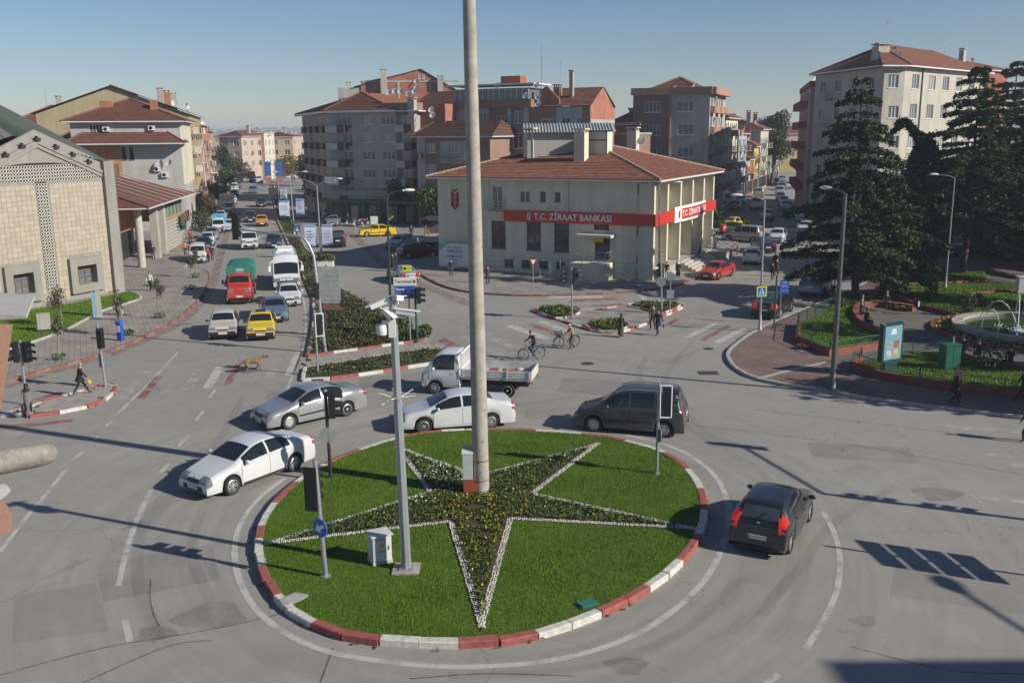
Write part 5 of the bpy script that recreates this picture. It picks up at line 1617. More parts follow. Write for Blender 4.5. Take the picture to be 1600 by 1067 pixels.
p=bg.P(0,bg.uv(0,688,140)[0],.6,0);bg.chimney(p[0],p[1],gl[4][1]-2,bg.uv(0,688,122)[1],1.0,.8,W_CONC)
p=bg.P(0,bg.uv(0,544,135)[0],-1,0);bg.chimney(p[0],p[1],gl[4][1],bg.uv(0,544,131)[1],.9,.9,W_WHITE)
for(x,y)in((651,130),(651,140),(690,128)):
 u,z=bg.uv(0,x,y);bg.dish(bg.P(0,u,.5,z),.8,-.5,.3)
p=AT(648,200,160)[:2]
lr=Bld('tiled_terrace_block','long brown tiled roof behind the grey corner block','apartment building',rect(p,(.92,-.39),12,11))
zz=lr.uv(0,690,168)[1]
lr.walls(0,zz,[W_BROWN]);hip_roof(lr,lr.f,zz,2.6,.6,ROOF_B,inset=.6)
p=AT(652,260,131)[:2]
bb=Bld('brown_apartment_block','brown rendered block with white balcony and dark roof left of the bank','apartment building',rect(p,(.91,-.41),11,9))
zz=bb.uv(0,690,213)[1]
bb.band[0]+=[(0,bb.uv(0,664,240)[0],1),(bb.uv(0,688,240)[0],9.5,1,bb.uv(0,700,249)[1]-.6,bb.uv(0,700,221)[1])]
bb.pwin(0,666,225,681,239,panes=3,glass=GLASS_C);bb.pwin(0,700,224,715,239,panes=3,glass=GLASS_C);bb.pwin(0,666,257,682,270,panes=3,glass=GLASS_C)
bb.pwin(0,666,290,682,303,panes=3,glass=GLASS_M)
bb.walls(0,zz,[W_BROWN,W_GREYW])
u,z=bb.uv(0,688,248)
bb.balcony(0,u,u+4.4,z,.8,.9,W_CONC,W_GREYW,'rail')
hip_roof(bb,bb.f,zz,1.9,.6,ROOF_D,inset=1.0)
bb.box(0,0,1.0,.2,1.1,bb.uv(0,658,248)[1],bb.uv(0,658,241)[1],SHUTTER,'balcony_box')
GX=Vector((.895,-.446))
p0=Vector(AT(922,230,128)[:2])
lb=Bld('terrace_block','long grey and brown block with roof terraces and a raw brick end behind the bank','apartment building',rect(p0-GX*20.5,GX,20.5,9))
zr=lb.uv(0,870,167)[1]
lb.band[0]+=[(0,20.5,0)]
u_=lambda x,y=200:lb.uv(0,x,y)[0]
for x0,x1 in((826,869),(909,922)):lb.band[0].append((u_(x0),u_(x1),1))
for(x0,y0,x1,y1)in((878,184,890,197),(900,184,909,197),(846,186,870,198),(803,174,815,193),(775,181,792,193),(802,209,817,232),(775,214,781,228),(750,177,759,193),(750,210,759,226)):
 lb.pwin(0,x0,y0,x1,y1,panes=2,glass=rng.choice((GLASS,GLASS_M)))
for x0,x1 in((764,793),(799,818)):lb.band[0].append((max(0,u_(x0)),u_(x1),1))
lb.walls(0,zr,[W_BLUEG,W_BROWN,BRICK],edges=[0,2,3])
m=MB();a,d,L=lb.e[1]
zq=lb.uv(1,938,150)[1]
m.add([lb.P(1,0,0,0),lb.P(1,L,0,0),lb.P(1,L,0,zr-.3),lb.P(1,L*.5,0,zr+2.6),lb.P(1,0,0,zr)],[(0,1,2,3,4)])
m.build('brick_end_wall',BRICK,lb.o)
lb.box(1,.002,L,.002,.06,zr-2.2,zr-1.7,W_CONC,'frame_beam')
for z in(lb.uv(0,778,209)[1],lb.uv(0,778,237)[1]):
 lb.balcony(0,max(.1,u_(763)),u_(791),z-.4,1.0,1.0,W_CONC,W_BROWN,'solid')
m=MB()
c_=[Vector((*q,zr+.1))for q in offset_poly(lb.f,-.3)]
s_=u_(850)
e0,e1=Vector(lb.P(0,s_,.4,zr+.05)),Vector(lb.P(0,20.6,.4,zr+.05));k0,k1=Vector(lb.P(0,s_,-L*.5,zr+2.6)),Vector(lb.P(0,20.6,-L*.5,zr+2.6))
tile_slope(m,e0,e1,k0,k1,coarse=True);q0,q1=Vector(lb.P(0,s_,-L-.3,zr)),Vector(lb.P(0,20.6,-L-.3,zr));tile_slope(m,q1,q0,k1,k0,coarse=True)
m.build('roof',ROOF_T,lb.o)
lb.box(0,0,s_-2,-5,.3,zr+.003,zr+1.1,W_BROWN,'parapet')
lb.box(0,0,s_-2.4,-4.6,-.2,zr+1.105,zr+2.6,GLASS_M,'winter_garden')
m=MB()
for k in range(14):
 uu=k*(s_-2.4)/13;m.box(uu-.04,uu+.04,.15,.2,zr+1.1,zr+2.62)
m.build('winter_garden_frame',FRAMEW,lb.o,loc=lb.P(0,0,0,0),rz=lb.ang(0))
lb.box(0,-1,s_-1.2,-5,.6,zr+3.0,zr+3.2,FRAMEW,'terrace_roof')
gable(lb,0,0,[(lb.uv(0,843,168)[0],zr+.01),(lb.uv(0,874,168)[0],zr+.01),lb.uv(0,874,155),lb.uv(0,854,134),lb.uv(0,843,143)],BRICK)
MB().prism([(q[0],q[1])for q in(lb.P(0,s_-7.5,-2,0),lb.P(0,s_-4.5,-2,0),lb.P(0,s_-4.5,-4,0),lb.P(0,s_-7.5,-4,0))],zr+3.2,zr+4.3).build('tank_housing',W_REDBR,lb.o)
for(x,y)in((779,134),(839,134),(823,150),(842,152),(842,163)):
 u,z=lb.uv(0,x,y);lb.dish(lb.P(0,u,.2,z-.5),.75,-.6,.5)
p=lb.P(0,u_(884,140),-2,0);lb.chimney(p[0],p[1],zr,zr+4.4,.5,.5,W_CONC);lb.antenna((p[0]-1.5,p[1],zr+2),4)
p=lb.P(0,u_(862,140),-2,0);lb.chimney(p[0],p[1],zr,zr+2.6,.9,.9,W_ORANGE)
p=lb.P(0,u_(846,120),0,0);MB().tube([(p[0],p[1],zr),(p[0],p[1],zr+8)],.04,5).build('aerial',STEEL,lb.o)
p=Vector(AT(953,230,150)[:2])
simple_block('small_brick_house','small brick gabled house glimpsed right of the brick end wall',rect(p,GX,4.5,6),13.6,BRICK,ROOF_T,1.6,1,1,cat='house',edges=(0,))
p=Vector(AT(952,230,140)[:2])
simple_block('dark_roofed_house','dark walled house between the brick end wall and the salmon block',rect(p,GX,4.2,6),12.0,W_BROWN,'flat',0,1,1,cat='house',edges=(0,))
# right street
DV=Vector((.36,.933)).normalized();DW=Vector((DV.y,-DV.x))
Q0=Vector(G(1180,300))
tq=along(Q0,-DV,1097,14)
CQ=Q0-DV*tq
sb=Bld('salmon_corner_block','salmon and grey four storey block with rounded balconies right of the bank roof','apartment building',rect(CQ-DW*11.6,DW,11.6,15),'buildings along the right street')
zt=sb.uv(0,1060,147)[1]
u_=lambda x,y=200:sb.uv(0,x,y)[0]
for(y0,y1)in((159,176),(195,212),(231,247)):
 sb.pwin(0,1008,y0,1032,y1,panes=4,glass=GLASS_M);sb.pwin(0,1059,y0-.5,1084,y1-1,panes=3,glass=GLASS_M)
for k in range(3):sb.win(0,u_(1008),sb.uv(0,1020,284+36*k)[1]-1.4,2.3,1.5,panes=4);sb.win(0,u_(1059),sb.uv(0,1070,284+36*k)[1]-1.4,2.3,1.5,panes=3)
sb.band[0]+=[(0,u_(1046),1)]
for f in range(5):
 z=zt-2.6-f*3.0
 if z<1:continue
 for k,u in enumerate((.4,5.2,10)):
  sb.win(1,u+.5,z+.1,1.6,2.0,panes=2,sill=False,glass=GLASS)
  sb.balcony(1,u,u+2.9,z-.1,1.15,1.0,W_CONC,W_PINK,'round')
  if k<2:sb.win(1,u+3.4,z+.8,1.0,1.3,panes=1)
 sb.aircon(1,3.3,z+1.6)
sb.walls(0,zt,[W_GREYW,W_BROWN])
sb.box(0,-.3,u_(1046),.002,.35,zt-.1,zt+.95,W_PINK,'parapet');sb.box(0,u_(1046)+.002,11.9,.002,.35,zt-.1,zt+.95,W_BROWN,'parapet');sb.box(1,0,15,.002,.9,zt-.1,zt+.9,W_PINK,'parapet')
sb.flat(zt,W_CONC,.2)
hip_roof(sb,offset_poly(sb.f,1.0),zt+.25,2.4,.2,ROOF_T)
sb.box(0,u_(1045),u_(1047.5),.002,.2,3,zt,W_PINK,'drain_cover')
for(x,y,w)in((1009,140,1.0),(1092,136,1.2)):
 p=sb.P(0,u_(x,140),-1.5,0);sb.chimney(p[0],p[1],zt,sb.uv(0,x,y)[1]-.3,w,w,W_CONC if x<1050 else BRICK)
for(x,y)in((1051,138),(1083,134),(1112,142)):
 u,z=sb.uv(0,x,y);sb.dish(sb.P(0,u,-2,z-.6),.7,-.5,.6)
sb.antenna(sb.P(0,u_(1061,140),-3,zt+2.4),3.5)
p=Vector(AT(982,230,CQ.y+9)[:2])
simple_block('blue_grey_house','narrow blue grey house left of the salmon corner block',rect(p,DW,3,8),15.8,W_BLUEG,'flat',0,1,4,w=1.2,grp='buildings along the right street',edges=(0,),cat='house')
def right_block(name,label,ta,tb,H,mat,mats,nfl,seed,roof=ROOF_T,depth=11,rise=2.2):
 r_=random.Random(seed)
 b=Bld(name,label,'apartment building',[tuple(Q0-DV*ta-DW*depth),tuple(Q0-DV*ta),tuple(Q0-DV*tb),tuple(Q0-DV*tb-DW*depth)],'buildings along the right street')
 Ln=b.e[1][2];nb=max(1,int(Ln/4.6))
 for f in range(nfl):
  z=3.2+f*2.8
  for k in range(nb):
   u=k*Ln/nb+.4
   b.win(1,u,z+.8,1.3,1.3,panes=2);b.win(1,u+1.9,z+.2,1.3,2,panes=2,sill=False)
   b.balcony(1,u+1.6,u+4.0,z+.1,1.1,.9,W_CONC,r_.choice(mats),r_.choice(('solid','round','rail')))
   if r_.random()<.4:b.dish(b.P(1,u+1.2,.5,z+1.2),.5,-.6,.2)
  b.win(0,depth-3,z+.7,1.5,1.4,panes=2)
 b.win(1,.4,.3,Ln-.8,2.4,panes=4,glass=GLASS,frame=FRAMED,name='shop_window',sill=False)
 b.walls(0,H,[mat])
 hip_roof(b,b.f,H,rise,.6,roof)
 p=b.P(0,depth-3,-3,0);b.chimney(p[0],p[1],H,H+rise+1.4,.9,.9);p=b.P(0,depth-2,-6,0);b.chimney(p[0],p[1],H,H+rise+1.0,.8,.8,BRICK)
 b.dish(b.P(0,depth-1.2,-2,H+.8),.7,-.5,.6);b.dish(b.P(0,depth-1.6,-5,H+1.0),.6,-.4,.6)
 return b
tt_=tq-16
right_block('apartment_block','cream block with curved pink balconies behind the salmon corner block',tt_,tt_-14,14.6,W_CREAM,[W_PINK,W_PALE],4,21,'flat' if False else ROOF_B)
right_block('old_town_house','blue grey town house with wide eaves on the right street',tt_-16,tt_-27,12.0,W_BLUEG,[W_GREYW],3,22,ROOF_D)
right_block('old_town_house','low dark house with jettied eaves on the right street',tt_-29,tt_-38,7.0,W_REDBR,[W_BROWN],1,23,ROOF_D)
right_block('old_town_house','bright yellow house catching the sun on the right street',tt_-39,tt_-47,9.4,W_YEL,[W_YEL],2,24,ROOF_T)
right_block('apartment_block','white sunlit block further up the right street',tt_-49,tt_-64,12.8,W_WHITE,[W_WHITE],3,25,ROOF_T)
right_block('apartment_block','last pale block at the far end of the right street',tt_-70,tt_-90,11.5,W_PALE,[W_WHITE,W_PINK],3,26,ROOF_T)
p=Vector(AT(1196,240,300)[:2])
simple_block('yellow_house','small yellow house behind the plane tree at the end of the right street',rect(p,(1,.05),10,9),7.0,W_YEL,ROOF_T,2,3,2,z0=1.0,cat='house')
p=Vector(AT(1140,240,320)[:2])
simple_block('red_roofed_house','red roofed house far beyond the right street',rect(p,(1,.05),26,9),11.5,W_PALE,ROOF_T,2.4,6,3,z0=1.0,cat='house')
PC=Vector(G(1395,362))
zc=AT(1417,105,PC.y)[2]
RD,LD=Vector((.736,.677)),Vector((-.18,1)).normalized()
PL=Vector(AT(1372,250,PC.y-.6)[:2])
wc=Bld('white_corner_block','tall off white corner block with chamfered corner behind the cedars','apartment building',[tuple(PL),tuple(PC),tuple(PC+RD*24),tuple(PC+RD*24+Vector((-.677,.736))*14),tuple(PL+LD*17)])
for(y0,y1)in((117,138),(166,185),(213,232),(262,281),(310,330)):
 wc.pwin(0,1388,y0,1404,y1,panes=3,glass=GLASS_M)
 for u in(2.0,6.6,10.6,14.6,18.6):
  zz=wc.uv(0,1396,y1)[1]
  wc.win(1,u,zz-.05,1.9,1.75,panes=3,glass=rng.choice((GLASS_C,GLASS_M)))
 for u in(1.5,5.5,9.5,13.5):
  wc.win(4,u,zz,1.4,1.5,panes=2)
  if u in(1.5,9.5):wc.balcony(4,u+1.6,u+3.6,zz-.8,1.0,.95,W_CONC,W_GREYW,'rail')
wc.walls(0,zc,[W_WHITE])
wc.pipe(1,4.6,.2,zc,.09)
MB().prism(offset_poly(wc.f,-.8),zc,zc+.16).build('eaves',FRAMEW,wc.o)
m=MB();P_=[Vector((*q,zc+.18))for q in offset_poly(wc.f,-.8)]
rr=Vector((*(Vector(wc.P(1,4,-6,0)[:2])),zc+3.3));r2=Vector((*(Vector(wc.P(1,20,-7,0)[:2])),zc+3.3));r3=Vector((*(Vector(wc.P(4,6,-6,0)[:2])),zc+3.0))
tile_slope(m,P_[0],P_[1],rr,rr,coarse=True);tile_slope(m,P_[1],P_[2],rr,r2,coarse=True);tile_slope(m,P_[2],P_[3],r2,r2,coarse=True)
tile_slope(m,P_[4],P_[0],r3,rr,coarse=True);tile_slope(m,P_[3],P_[4],r2,r3,coarse=True)
for A,B in((P_[0],rr),(P_[1],rr),(rr,r2),(rr,r3)):ridge_caps(m,A,B)
m.build('roof',ROOF_T,wc.o)
p=wc.P(0,2.2,-4.5,0);wc.chimney(p[0],p[1],zc+1,wc.uv(0,1393,68)[1],1.5,1.5,W_WHITE)
for(x,y)in((1399,84),(1424,80),(1431,82)):
 u,z=wc.uv(0,x,y);wc.dish(wc.P(0,u,-3.5,z-.6),.8,-.7,.6)
wc.antenna(wc.P(4,12,-3,zc+1.5),4.5)
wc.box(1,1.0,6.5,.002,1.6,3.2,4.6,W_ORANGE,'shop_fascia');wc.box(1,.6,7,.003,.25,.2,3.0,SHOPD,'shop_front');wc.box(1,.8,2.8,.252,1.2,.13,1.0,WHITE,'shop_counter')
PK=PL+LD*17.4
pk_=Bld('pink_apartment_block','pink block with dark red balconies left of the white corner block','apartment building',[tuple(PK+Vector((-.3,.3))),tuple(PK+Vector((9,.3))),tuple(PK+Vector((12,26))),tuple(AT(1245,250,PK.y+26)[:2])])
zk=pk_.uv(3,1280,137)[1]if False else AT(1285,136,PK.y)[2]
for f in range(5):
 z=zk-2.7-f*2.9
 for k in range(4):
  u=1+k*6
  if z>2:
   pk_.win(3,u+.3,z+.3,1.5,1.9,panes=2,sill=False);pk_.balcony(3,u,u+3,z,1.1,1.0,W_CONC,W_REDBR,'solid');pk_.win(3,u+3.3,z+.8,1.0,1.3,panes=1)
pk_.walls(0,zk,[W_PALE]);pk_.flat(zk,W_REDBR,.8,.15)
for k in range(5):pk_.dish(pk_.P(3,12+k*1.6,-1.5,zk+.8),.7,-.6+.2*k,.8)
pk_.antenna(pk_.P(3,15,-2,zk+.8),4)
p=Vector(AT(1500,150,150)[:2])
simple_block('red_brick_block','red brick block whose roof shows above the cedars',rect(p,(.8,.6),14,12),21.5,W_REDBR,ROOF_B,2.0,3,5,dishes=1)
p=Vector(G(1545,372))
simple_block('park_side_shops','low ochre shop row half hidden behind the cedars',rect(p,(.85,.52),26,10),7.5,W_OCHRE,ROOF_T,2.0,7,2,z0=.6,cat='shops')
# vehicles
def carpaint(name,c,metal=0.0,rough=.32):
 return pm('car_paint_'+name,c,rough,metal,noise=.06,scale=1.2,coat=.8)
CP={'white':carpaint('white',(.56,.57,.575)),'silver':carpaint('silver',(.40,.42,.43),.55),'grey':carpaint('grey',(.20,.22,.24),.4),'dark':carpaint('dark_grey',(.055,.065,.07),.3),'black':carpaint('black',(.012,.013,.015)),'navy':carpaint('navy',(.015,.022,.05)),'blue':carpaint('steel_blue',(.15,.22,.30),.45),'cream':carpaint('cream',(.50,.47,.38)),'yellow':carpaint('taxi_yellow',(.72,.50,.01)),'orange':carpaint('taxi_orange',(.72,.30,.02)),'red':carpaint('red',(.36,.02,.015)),'maroon':carpaint('maroon',(.12,.012,.018)),'beige':carpaint('beige_silver',(.42,.40,.37),.4),'lightblue':carpaint('light_blue',(.12,.36,.52)),'teal':carpaint('deep_blue',(.02,.05,.16))}
CGLASS=pm('car_glass',(.012,.016,.018),.05,noise=0,spec=.75)
CGLASS2=pm('car_glass_light',(.05,.07,.075),.06,noise=.2,scale=2,spec=.75)
HEADL=pm('headlamp',(.16,.175,.19),.06,noise=.15,scale=14,coat=.5)
TAILL=pm('tail_lamp',(.34,.012,.015),.2,noise=.2,scale=10,coat=.5)
BRAKE=pm('lit_brake_lamp',(.55,.03,.025),.3,noise=0,emit=.22)
PLATE=pm('number_plate',(.66,.67,.66),.5,noise=0)
PLATEB=pm('plate_blue',(.02,.06,.4),.5,noise=0)
INK=pm('black_ink',(.015,.015,.017),.6,noise=0)
TRIM=pm('black_trim',(.018,.018,.02),.5,noise=.1)
RIMM=pm('wheel_rim',(.55,.56,.57),.35,.5,noise=.1,scale=20)
KINDS={'saloon':dict(L=4.62,W=1.80,nodes=[(.10,.20,.86,.80),(.0,.34,.86,.80),(.0,.52,.86,.80),(.07,.68,.84,.84),(.30,.80,.82,.90),(1.12,.98,.80,.985),(1.98,1.41,.64,1),(2.45,1.475,.63,1),(3.05,1.45,.62,1),(3.85,1.12,.70,.985),(4.40,1.08,.78,.94),(4.57,1.0,.84,.90),(4.62,.72,.88,.88),(4.60,.5,.88,.88),(4.5,.22,.86,.86)],belt=[(0,.50),(.3,.66),(1.1,.90),(2.4,.97),(3.9,1.03),(4.6,.92)],wheels=(.92,3.60),r=.32,glass=(5,6,8,9),side=[(1.42,2.42),(2.50,3.42)],tail=(10.6,12.1),head=(2.2,3.7),plate=(1.4,12.4),doors=[(1.30,2.46),(2.46,3.45)]),'coupe':dict(L=4.4,W=1.75,nodes=[(.10,.20,.86,.80),(.0,.34,.86,.80),(.0,.50,.86,.80),(.10,.62,.84,.84),(.30,.68,.82,.89),(1.3,.88,.80,.985),(2.1,1.28,.64,1),(2.5,1.34,.62,1),(2.9,1.32,.60,1),(3.75,.98,.68,.97),(4.2,.95,.76,.93),(4.36,.88,.84,.90),(4.4,.6,.86,.88),(4.38,.45,.86,.88),(4.3,.22,.86,.86)],belt=[(0,.48),(.3,.6),(1.1,.82),(2.4,.88),(3.9,.9),(4.4,.8)],wheels=(.9,3.45),r=.31,glass=(5,6,8,9),side=[(1.6,2.9)],tail=(10.6,12.1),head=(2.6,4.0),plate=(1.4,12.3),doors=[(1.4,2.7)]),'boxy':dict(L=4.27,W=1.64,nodes=[(.12,.24,.92,.90),(.02,.36,.92,.92),(.02,.50,.93,.93),(.10,.52,.93,.94),(.11,.76,.92,.95),(.20,.80,.90,.96),(1.22,.92,.86,.99),(1.80,1.36,.70,1),(2.2,1.40,.69,1),(3.0,1.38,.69,1),(3.48,.98,.80,.99),(4.12,.93,.86,.97),(4.22,.88,.90,.95),(4.23,.55,.92,.94),(4.27,.5,.92,.93),(4.27,.36,.92,.92),(4.15,.24,.92,.90)],belt=[(0,.62),(.2,.74),(1.2,.86),(2.4,.90),(3.5,.91),(4.3,.85)],wheels=(.80,3.22),r=.29,glass=(6,7,9,10),side=[(1.42,2.22),(2.30,3.12)],tail=(12.0,13.0),head=(3.3,4.3),plate=(1.6,13.4),doors=[(1.3,2.26),(2.26,3.15)],bumper=True),'hatch':dict(L=3.95,W=1.69,nodes=[(.10,.20,.86,.80),(.0,.34,.86,.80),(.0,.54,.86,.80),(.07,.70,.84,.84),(.28,.82,.82,.89),(.95,.98,.80,.985),(1.75,1.42,.66,1),(2.2,1.48,.65,1),(3.25,1.44,.63,.99),(3.45,1.38,.64,.985),(3.76,.98,.76,.96),(3.88,.92,.82,.94),(3.92,.6,.87,.92),(3.95,.5,.88,.91),(3.93,.34,.87,.9),(3.82,.22,.86,.88)],belt=[(0,.52),(.3,.68),(1.0,.90),(2.4,.98),(3.3,1.03),(4.0,.95)],wheels=(.78,3.27),r=.30,glass=(5,6,9,10),side=[(1.22,2.10),(2.18,3.05)],tail=(9.6,11.5),head=(2.2,3.7),plate=(1.4,12.2),doors=[(1.1,2.14),(2.14,3.0)]),'van':dict(L=4.38,W=1.81,nodes=[(.12,.22,.86,.82),(.0,.36,.86,.82),(.0,.58,.86,.83),(.10,.76,.85,.86),(.30,.85,.83,.90),(1.02,1.08,.80,.985),(1.70,1.66,.74,1),(2.15,1.80,.73,1),(3.7,1.80,.72,1),(4.05,1.76,.73,.99),(4.24,1.12,.84,.97),(4.33,.95,.86,.95),(4.36,.62,.88,.94),(4.38,.5,.88,.93),(4.36,.36,.88,.92),(4.25,.22,.86,.90)],belt=[(0,.56),(.3,.76),(1.0,1.0),(2.4,1.08),(4.0,1.10),(4.4,.98)],wheels=(.86,3.60),r=.325,glass=(5,6,9,10),side=[(1.36,2.22),(2.32,3.20),(3.28,3.92)],tail=(10.0,11.7),head=(2.2,3.8),plate=(1.5,11.4),doors=[(1.2,2.27),(2.27,3.3)]),'minivan':dict(L=4.9,W=1.80,nodes=[(.12,.24,.92,.90),(.0,.36,.92,.90),(.0,.66,.92,.90),(.06,.92,.91,.92),(.34,1.05,.90,.95),(.40,1.08,.89,.96),(1.05,1.78,.80,1),(1.4,1.92,.79,1),(4.4,1.92,.78,.99),(4.66,1.86,.79,.98),(4.80,1.15,.88,.96),(4.85,.9,.9,.95),(4.88,.6,.9,.94),(4.9,.5,.9,.93),(4.88,.36,.9,.92),(4.75,.24,.9,.90)],belt=[(0,.60),(.3,.95),(1.0,1.06),(2.4,1.10),(4.6,1.10),(4.9,.98)],wheels=(.95,3.55),r=.32,glass=(5,6,9,10),side=[(.80,1.60),(1.75,3.0),(3.1,4.35)],tail=(10.2,11.9),head=(2.4,3.6),plate=(1.5,11.6),doors=[(.7,1.68),(1.8,3.05)]),'bus':dict(L=7.1,W=2.15,nodes=[(.10,.30,.95,.94),(.0,.45,.95,.95),(.0,.95,.95,.95),(.04,1.12,.95,.96),(.06,1.16,.95,.96),(.42,2.32,.91,.99),(.50,2.40,.90,1),(.7,2.72,.86,1),(1.0,2.80,.84,1),(6.6,2.78,.84,1),(6.95,2.5,.88,.99),(7.05,1.5,.93,.97),(7.1,1.0,.95,.96),(7.1,.5,.95,.95),(7.0,.30,.95,.94)],belt=[(0,.7),(.2,1.1),(1.0,1.32),(6.9,1.35),(7.1,1.0)],wheels=(1.35,5.0),r=.42,glass=(4,5,10,11),side=[(.75,1.75),(1.95,3.2),(3.3,4.5),(4.6,5.7),(5.8,6.7)],tail=(11.6,12.8),head=(1.5,2.4),plate=(1.2,12.9),doors=[(.75,1.8)]),'cab':dict(L=1.75,W=1.70,nodes=[(.10,.36,.93,.92),(.0,.46,.93,.93),(.0,.80,.93,.94),(.05,1.02,.92,.95),(.10,1.06,.91,.96),(.62,1.80,.82,1),(.9,1.95,.80,1),(1.55,1.95,.80,1),(1.66,1.90,.82,1),(1.70,1.25,.9,1),(1.72,.6,.93,1),(1.75,.5,.93,1),(1.75,.40,.93,1)],belt=[(0,.6),(.1,.95),(.6,1.08),(1.75,1.12)],wheels=(.62,9),r=.31,glass=(4,5,8.1,8.9),side=[(.52,1.50)],tail=None,head=(1.7,2.8),plate=(1.2,None),doors=[(.35,1.6)]),'bonnet':dict(L=2.55,W=1.95,nodes=[(.10,.50,.96,.94),(.0,.60,.96,.95),(.0,.80,.96,.95),(.04,.84,.88,.90),(.06,1.28,.86,.88),(.14,1.34,.84,.90),(.95,1.50,.84,.96),(1.30,2.12,.80,.98),(1.5,2.2,.79,.98),(2.3,2.2,.79,.98),(2.42,2.12,.82,.98),(2.5,1.2,.94,.98),(2.55,.6,.95,.98),(2.55,.52,.95,.98)],belt=[(0,.7),(.1,1.2),(.95,1.42),(2.55,1.45)],wheels=(.85,9),r=.40,glass=(6,7,10.1,10.9),side=[(1.28,2.2)],tail=None,head=(3.2,3.9),plate=(1.3,None),doors=[(1.1,2.35)],bumper=True),}
class Loft:
 """Body surface: s runs over the profile nodes, t from sill (0) to belt (1), roof edge (2) and centre line (3)."""
 def __init__(s,K):
  s.K=K;nd=K['nodes'];s.n=len(nd)
  sub=6;xs=[]
  for i in range(s.n-1):
   for k in range(sub):
    f=k/sub;xs.append([a+(b-a)*f for a,b in zip(nd[i],nd[i+1])])
  xs.append(list(nd[-1]))
  A=np.array(xs)
  B=A.copy()
  for _ in range(3):
   B[1:-1]=(A[:-2]+2*A[1:-1]+A[2:])/4;A=B.copy()
  s.A=A;s.sub=sub
  s.bx,s.bz=zip(*K['belt'])
 def sx(s,x):
  """node parameter where the upper profile passes x"""
  X=s.A[:,0];m0=int(np.argmax(X>.05));k=np.arange(len(X))
  return float(np.interp(x,np.maximum.accumulate(X),k))/s.sub
 def row(s,q):
  q=min(max(q*s.sub,0),len(s.A)-1);i=int(min(q,len(s.A)-2));f=q-i
  return s.A[i]*(1-f)+s.A[i+1]*f
 def P(s,q,t):
  x,zt,wt,w=s.row(q);K=s.K;W=K['W']/2
  zb=.22 if K['L']<5 else.34
  if K['L']<2.6:zb=.38
  for xw in K['wheels']:
   ra=K['r']*1.20;dx=x-xw
   if abs(dx)<ra:
    zb=max(zb,K['r']+math.sqrt(ra*ra-dx*dx))
  zbelt=float(np.interp(x,s.bx,s.bz))
  zbelt=min(zbelt,zt-.015);zb=min(zb,zt-.03);zbelt=max(zbelt,zb+.01);zt=max(zt,zbelt+.01)
  ze=zbelt+(zt-zbelt)*.90
  yb=W*w*.965;ye=W*w*wt
  if t<=1:
   return x,W*w*(.93+.07*math.sin(math.pi*min(1,.12+t*.72))),zb+(zbelt-zb)*t
  if t<=2:
   f=t-1;g=f+.10*math.sin(math.pi*f)
   return x,yb+(ye-yb)*(f-.06*math.sin(math.pi*f)),zbelt+(ze-zbelt)*g
  f=t-2
  return x,ye*(1-f),ze+(zt-ze)*math.sin(math.pi/2*min(1,f*1.25))
 def loc(s,q,t,side,off=0.0):
  """side: +1 left, -1 right; local frame with +X forward."""
  x,y,z=s.P(q,t)
  p=Vector((s.K['L']/2-x,y*side,z))
  if off:
   e=.02
   a=s.P(q+e*4,t);b=s.P(q-e*4,t);c=s.P(q,min(3,t+e));d=s.P(q,max(0,t-e))
   va=Vector((-(a[0]-b[0]),(a[1]-b[1])*side,a[2]-b[2]));vb=Vector((-(c[0]-d[0]),(c[1]-d[1])*side,c[2]-d[2]))
   n=va.cross(vb)
   if n.length<1e-9:n=Vector((0,side,1))
   n.normalize()
   ref=p-Vector((0,0,.7));ref.x*=.55
   if n.dot(ref)<0:n=-n
   p=p+n*off
  return p
 def patch(s,m,q0,q1,t0,t1,side,nq=6,nt=4,off=.006,mat=0):
  o=len(m.v)
  for i in range(nq+1):
   for j in range(nt+1):
    m.v.append(tuple(s.loc(q0+(q1-q0)*i/nq,t0+(t1-t0)*j/nt,side,off)))
  for i in range(nq):
   for j in range(nt):
    a=o+i*(nt+1)+j
    f=(a,a+nt+1,a+nt+2,a+1)
    m.f.append(f if side>0 else f[::-1]);m.m.append(mat)
 def cross(s,m,q0,q1,tau,nq=5,nt=8,off=.006,mat=0,tau0=None):
  """Patch across the centre line; tau = half width as a share of the top."""
  o=len(m.v);nn=nt*2
  for i in range(nq+1):
   for j in range(nn+1):
    u=-tau+2*tau*j/nn if tau0 is None else tau0+(tau-tau0)*j/nn
    m.v.append(tuple(s.loc(q0+(q1-q0)*i/nq,3-abs(u),1 if u>=0 else-1,off)))
  for i in range(nq):
   for j in range(nn):
    a=o+i*(nn+1)+j
    m.f.append((a,a+1,a+nn+2,a+nn+1));m.m.append(mat)
LOFTS={k:Loft(v)for k,v in KINDS.items()}
WHEELS={}
